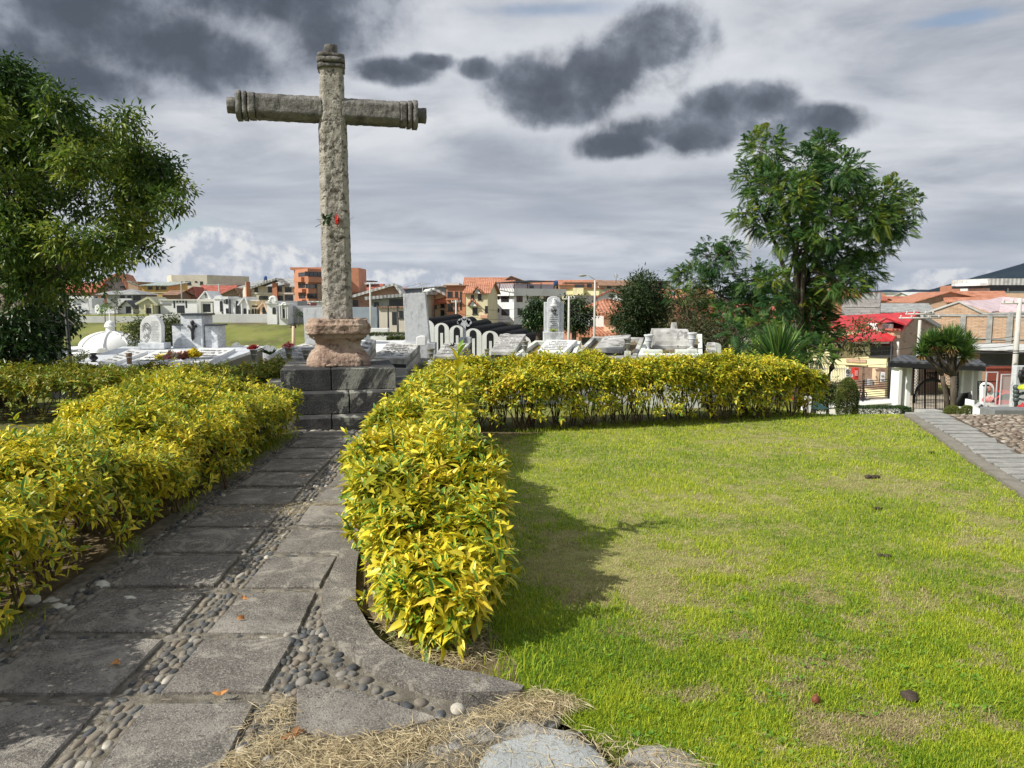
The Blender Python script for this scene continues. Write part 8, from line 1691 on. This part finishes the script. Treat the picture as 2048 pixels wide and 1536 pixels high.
for x in (A.x, B.x):
    for y in (31.5, 32.5): mb.box(x-.02, y-.02, A.z, x+.02, y+.02, B.z)
for y in (31.5, 32.5): mb.box(A.x+.021, y-.02, B.z-.04, B.x-.021, y+.02, B.z)
fin(mb, 'frame', m_gran, r0); mb = MB(); mb.box(A.x+.03, 31.51, A.z, B.x-.03, 31.53, B.z-.05); fin(mb, 'pane', m_gl, r0)
fb = empty('red_fence', P(1980, 760, 52), 0, 'rusty red barred fence under the dark shelter', 'fence'); mb = MB(); [boxpx(mb, 1972+i*3.4, 1973+i*3.4, 732, 800, 52, .05) for i in range(17)]; boxpx(mb, 1970, 2030, 735, 736.5, 51.9, .06); fin(mb, 'bars', flat('rust red paint', (.32, .09, .06)), fb)
# ---- parked cars
def car(label, loc, rz, paint):
    r0 = empty('parked_car', loc, rz, label, 'car', 'red cars parked in the street'); S = [(-2.0, .45), (-1.98, .75), (-1.75, .88), (-1.15, .93), (-.55, 1.38), (.75, 1.42), (1.35, .98), (1.9, .88), (2.02, .6), (2.0, .32), (1.65, .28), (1.5, .5), (1.25, .55), (1.0, .5), (.85, .28), (-.85, .28), (-1.0, .5), (-1.25, .55), (-1.5, .5), (-1.65, .28), (-2.0, .3)]
    mb = MB(); mb.prism([(x, -.82, z) for x, z in S], (0, 1.64, 0)); mb.build('body', paint, r0, .03)
    for s_ in (-1, 1):
        mb = MB(); mb.prism([(x, s_*.825, z) for x, z in ((-1.0, .95), (-.5, 1.33), (.1, 1.35), (.1, .95))], (0, s_*.012, 0)); mb.build('side_window', g_glass, r0); mb = MB(); mb.prism([(x, s_*.825, z) for x, z in ((.16, .95), (.16, 1.35), (.72, 1.35), (1.2, .98))], (0, s_*.012, 0)); mb.build('side_window', g_glass, r0)
        for x in (-1.25, 1.25):
            t_ = MB(); t_.prism([(x+.31*math.cos(a), s_*.70, .31+.31*math.sin(a)) for a in np.linspace(0, 2*PI, 19)[:-1]], (0, s_*.16, 0)); w0 = t_.build('wheel', m_black, r0); k = MB(); k.prism([(x+.19*math.cos(a), s_*.862, .31+.19*math.sin(a)) for a in np.linspace(0, 2*PI, 13)[:-1]], (0, s_*.012, 0)); k.build('rim', m_gran, w0)
        mb = MB(); mb.box(-2.03, s_*.62-.14, .62, -1.97, s_*.62+.14, .76); mb.build('headlight', g_frame, r0)
    for x0, z0, x1, z1 in ((-1.13, .96, -.57, 1.37), (.78, 1.41, 1.33, 1.0)):
        mb = MB(); k = .02 if x0 < 0 else .02; mb.hexa([(x0, -.72, z0), (x1, -.68, z1), (x1, .68, z1), (x0, .72, z0)], [(x0+(-k if x0 < 0 else k), -.72, z0+k), (x1+(-k if x0 < 0 else k), -.68, z1+k), (x1+(-k if x0 < 0 else k), .68, z1+k), (x0+(-k if x0 < 0 else k), .72, z0+k)]); mb.build('windscreen', g_glass, r0)
m_car = flat('red car paint', (.42, .03, .03), .25, .6)
x = P(1640, 760, 54).x; car('dark red car half hidden by the crooked tree trunk', (x, 54, tz(x, 54)+.35), .15, m_car)
x = P(2006, 780, 50.5).x; car('bright red car behind the glass case at the right edge', (x, 50.5, -5.95), .05, flat('bright red paint', (.55, .04, .035), .25, .6))
# ---- people by the shop
def person(label, loc, rz, pose, skin, shirt, trousers, hair, scale=1.):
    J, E, Rr = [], [], []
    def j(p, r): J.append(p); Rr.append(r); return len(J)-1
    pel = j((0, 0, pose['hip']), .15); ch = j((0, pose.get('lean', 0)*.5, pose['hip']+.27), .16); nk = j((0, pose.get('lean', 0), pose['hip']+.52), .07); hd = j((0, pose.get('lean', 0)-.03, pose['hip']+.66), .095); tp0 = j((0, pose.get('lean', 0)-.02, pose['hip']+.78), .075)
    E += [(pel, ch), (ch, nk), (nk, hd), (hd, tp0)]
    for s_ in (-1, 1):
        sh = j((s_*.19, pose.get('lean', 0)*.9, pose['hip']+.47), .06); el = j(pose['elbow'][0 if s_ < 0 else 1], .045); wr = j(pose['wrist'][0 if s_ < 0 else 1], .033); ha = j(tuple(Vector(pose['wrist'][0 if s_ < 0 else 1])+Vector((0, -.05, -.05))), .035); E += [(nk, sh), (sh, el), (el, wr), (wr, ha)]
        hp = j((s_*.1, 0, pose['hip']-.04), .10); kn = j(pose['knee'][0 if s_ < 0 else 1], .065); an_ = j(pose['ankle'][0 if s_ < 0 else 1], .045); ft = j(tuple(Vector(pose['ankle'][0 if s_ < 0 else 1])+Vector((0, -.17, -.05))), .04); E += [(pel, hp), (hp, kn), (kn, an_), (an_, ft)]
    me = bpy.data.meshes.new('person'); me.from_pydata(J, E, []); o = bpy.data.objects.new('person_body', me); COL.objects.link(o); sk = o.modifiers.new('s', 'SKIN'); sk.use_smooth_shade = True
    for i, r in enumerate(Rr): v = me.skin_vertices[0].data[i]; v.radius = (r, r*.85); v.use_root = i == 0
    o.modifiers.new('d', 'SUBSURF').levels = 2
    dg_ = bpy.context.evaluated_depsgraph_get(); me2 = bpy.data.meshes.new_from_object(o.evaluated_get(dg_)); bpy.data.objects.remove(o)
    for m in (skin, shirt, trousers): me2.materials.append(m)
    hz = pose['hip']
    for p in me2.polygons:
        c = p.center; up_ = c.z > hz+.50; near_w = min((Vector(w0)-c).length for w0 in pose['wrist']) < .10
        leg = c.z < hz+.02 or min((Vector(k0)-c).length for k0 in pose['knee']) < .22
        p.material_index = 0 if (up_ or near_w) else (2 if leg else 1); p.use_smooth = True
    r0 = empty('person', loc, rz, label, 'person'); r0.scale = (scale,)*3; me2.name = 'body'; b_ = bpy.data.objects.new('body', me2); COL.objects.link(b_); b_.parent = r0
    mb = MB(); hp_ = (0, pose.get('lean', 0)+.0, hz+.73); mb.blob(hp_, .115, sq=(.9, 1, .9), amp=.1, sub=2); mb.build('hair', hair, r0)
sk_ = flat('brown skin', (.36, .20, .13), .6); m_hair = flat('black hair', (.012, .01, .01), .5)
gz = lambda x, y: -6.55
x = P(1717, 770, 58).x
person('seated person in a pale grey and pink top, leaning forward outside the shop', (x, 58, -6.42), .5, dict(hip=.50, lean=-.14, elbow=[(-.27, -.16, .74), (.27, -.16, .74)], wrist=[(-.14, -.36, .66), (.14, -.36, .66)], knee=[(-.12, -.42, .52), (.12, -.42, .52)], ankle=[(-.12, -.44, .10), (.12, -.44, .10)]), sk_, flat('pale pink grey knit', (.55, .50, .52), .9), flat('dark trousers', (.03, .03, .04), .9), m_hair)
x = P(1727, 774, 57.5).x
person('seated person in black clothes beside the pale-topped one', (x, 57.5, -6.42), -.4, dict(hip=.48, lean=-.10, elbow=[(-.28, -.12, .72), (.27, -.14, .72)], wrist=[(-.16, -.34, .62), (.16, -.34, .62)], knee=[(-.12, -.42, .50), (.14, -.42, .50)], ankle=[(-.14, -.40, .10), (.16, -.46, .10)]), sk_, flat('black jumper', (.02, .02, .025), .9), flat('charcoal trousers', (.03, .03, .035), .9), m_hair)
mb = MB(); a = P(1710, 780, 58); mb.box(a.x, 57.7, -6.45, a.x+1.1, 58.3, -6.02); mb.box(a.x+.05, 57.75, -6.9, a.x+.15, 58.2, -6.451); mb.box(a.x+.95, 57.75, -6.9, a.x+1.05, 58.2, -6.451); tag(mb.build('bench', m_conc), 'low stone bench carrying the two seated people', 'bench')
# ---- distant land
def ridge(name, prof, d, m, dep=900, base=-30):
    """prof: (u, v) skyline as seen; a ridge body with real depth"""
    g = np.random.default_rng(int(d)); U = np.linspace(prof[0][0], prof[-1][0], 180); Vv = np.interp(U, [p[0] for p in prof], [p[1] for p in prof])
    Z = np.array([zat(v, d) for v in Vv]); X = (U-1024)/FP*d; Z = Z+(fbm2(U/40+9, U*0+3, 1, int(d) % 77, 5)-.5)*d*.004; rows = []
    for t in (-1., -.6, -.3, -.1, 0., .3, 1.): rows.append(np.stack([X, np.full_like(X, d+t*dep), base+(Z-base)*max(0, 1-abs(t))**.8+(fbm2(U/25, U*0+t*5, 1, 5, 4)-.5)*d*.004*(abs(t) < 1)], -1))
    V = np.stack(rows); n = len(U); I = np.arange(7*n).reshape(7, n); F = np.stack([I[:-1, :-1], I[:-1, 1:], I[1:, 1:], I[1:, :-1]], -1).reshape(-1, 4)
    return tag(link(npmesh(name, V.reshape(-1, 3), [F], smooth=True), name, m), kind='structure')
m_hill = mat('dark forested hill', [(.006, .012, .014), (.012, .02, .024), (.02, .03, .034)], scale=.01, bump=.4, bscale=.06, bdist=12, rough=1, spec=0)
ridge('hills', [(1700, 584), (1760, 580), (1820, 578), (1860, 581), (1900, 577), (1950, 575), (2200, 570)], 5200, m_hill, 1500)
ridge('hills', [(1300, 598), (1500, 594), (1700, 592), (1800, 587), (1850, 583), (1880, 579), (1905, 577), (1925, 576), (2000, 578), (2300, 580)], 2600, m_hill, 700)
ridge('mountain', [(1880, 590), (1915, 576), (1935, 570), (1955, 561), (1975, 551), (2000, 540), (2025, 531), (2048, 523), (2100, 505), (2180, 488), (2260, 500), (2400, 540), (2600, 590)], 3600, m_hill, 1200)
# ---- air
mb = MB(); mb.box(-5200, -400, -62, 6600, 7400, 300); hz = mb.build('haze', []); tag(hz, kind='stuff')
hm = bpy.data.materials.new('haze'); hm.use_nodes = True; nt = hm.node_tree; nt.nodes.clear(); pv = nt.nodes.new('ShaderNodeVolumePrincipled'); pv.inputs['Density'].default_value = 0.000035; pv.inputs['Color'].default_value = (.52, .68, .95, 1); pv.inputs['Anisotropy'].default_value = .2; ou = nt.nodes.new('ShaderNodeOutputMaterial'); nt.links.new(pv.outputs[0], ou.inputs['Volume']); hz.data.materials.append(hm)
C.cycles.volume_bounces = 0; C.cycles.max_bounces = 8; C.cycles.transparent_max_bounces = 12
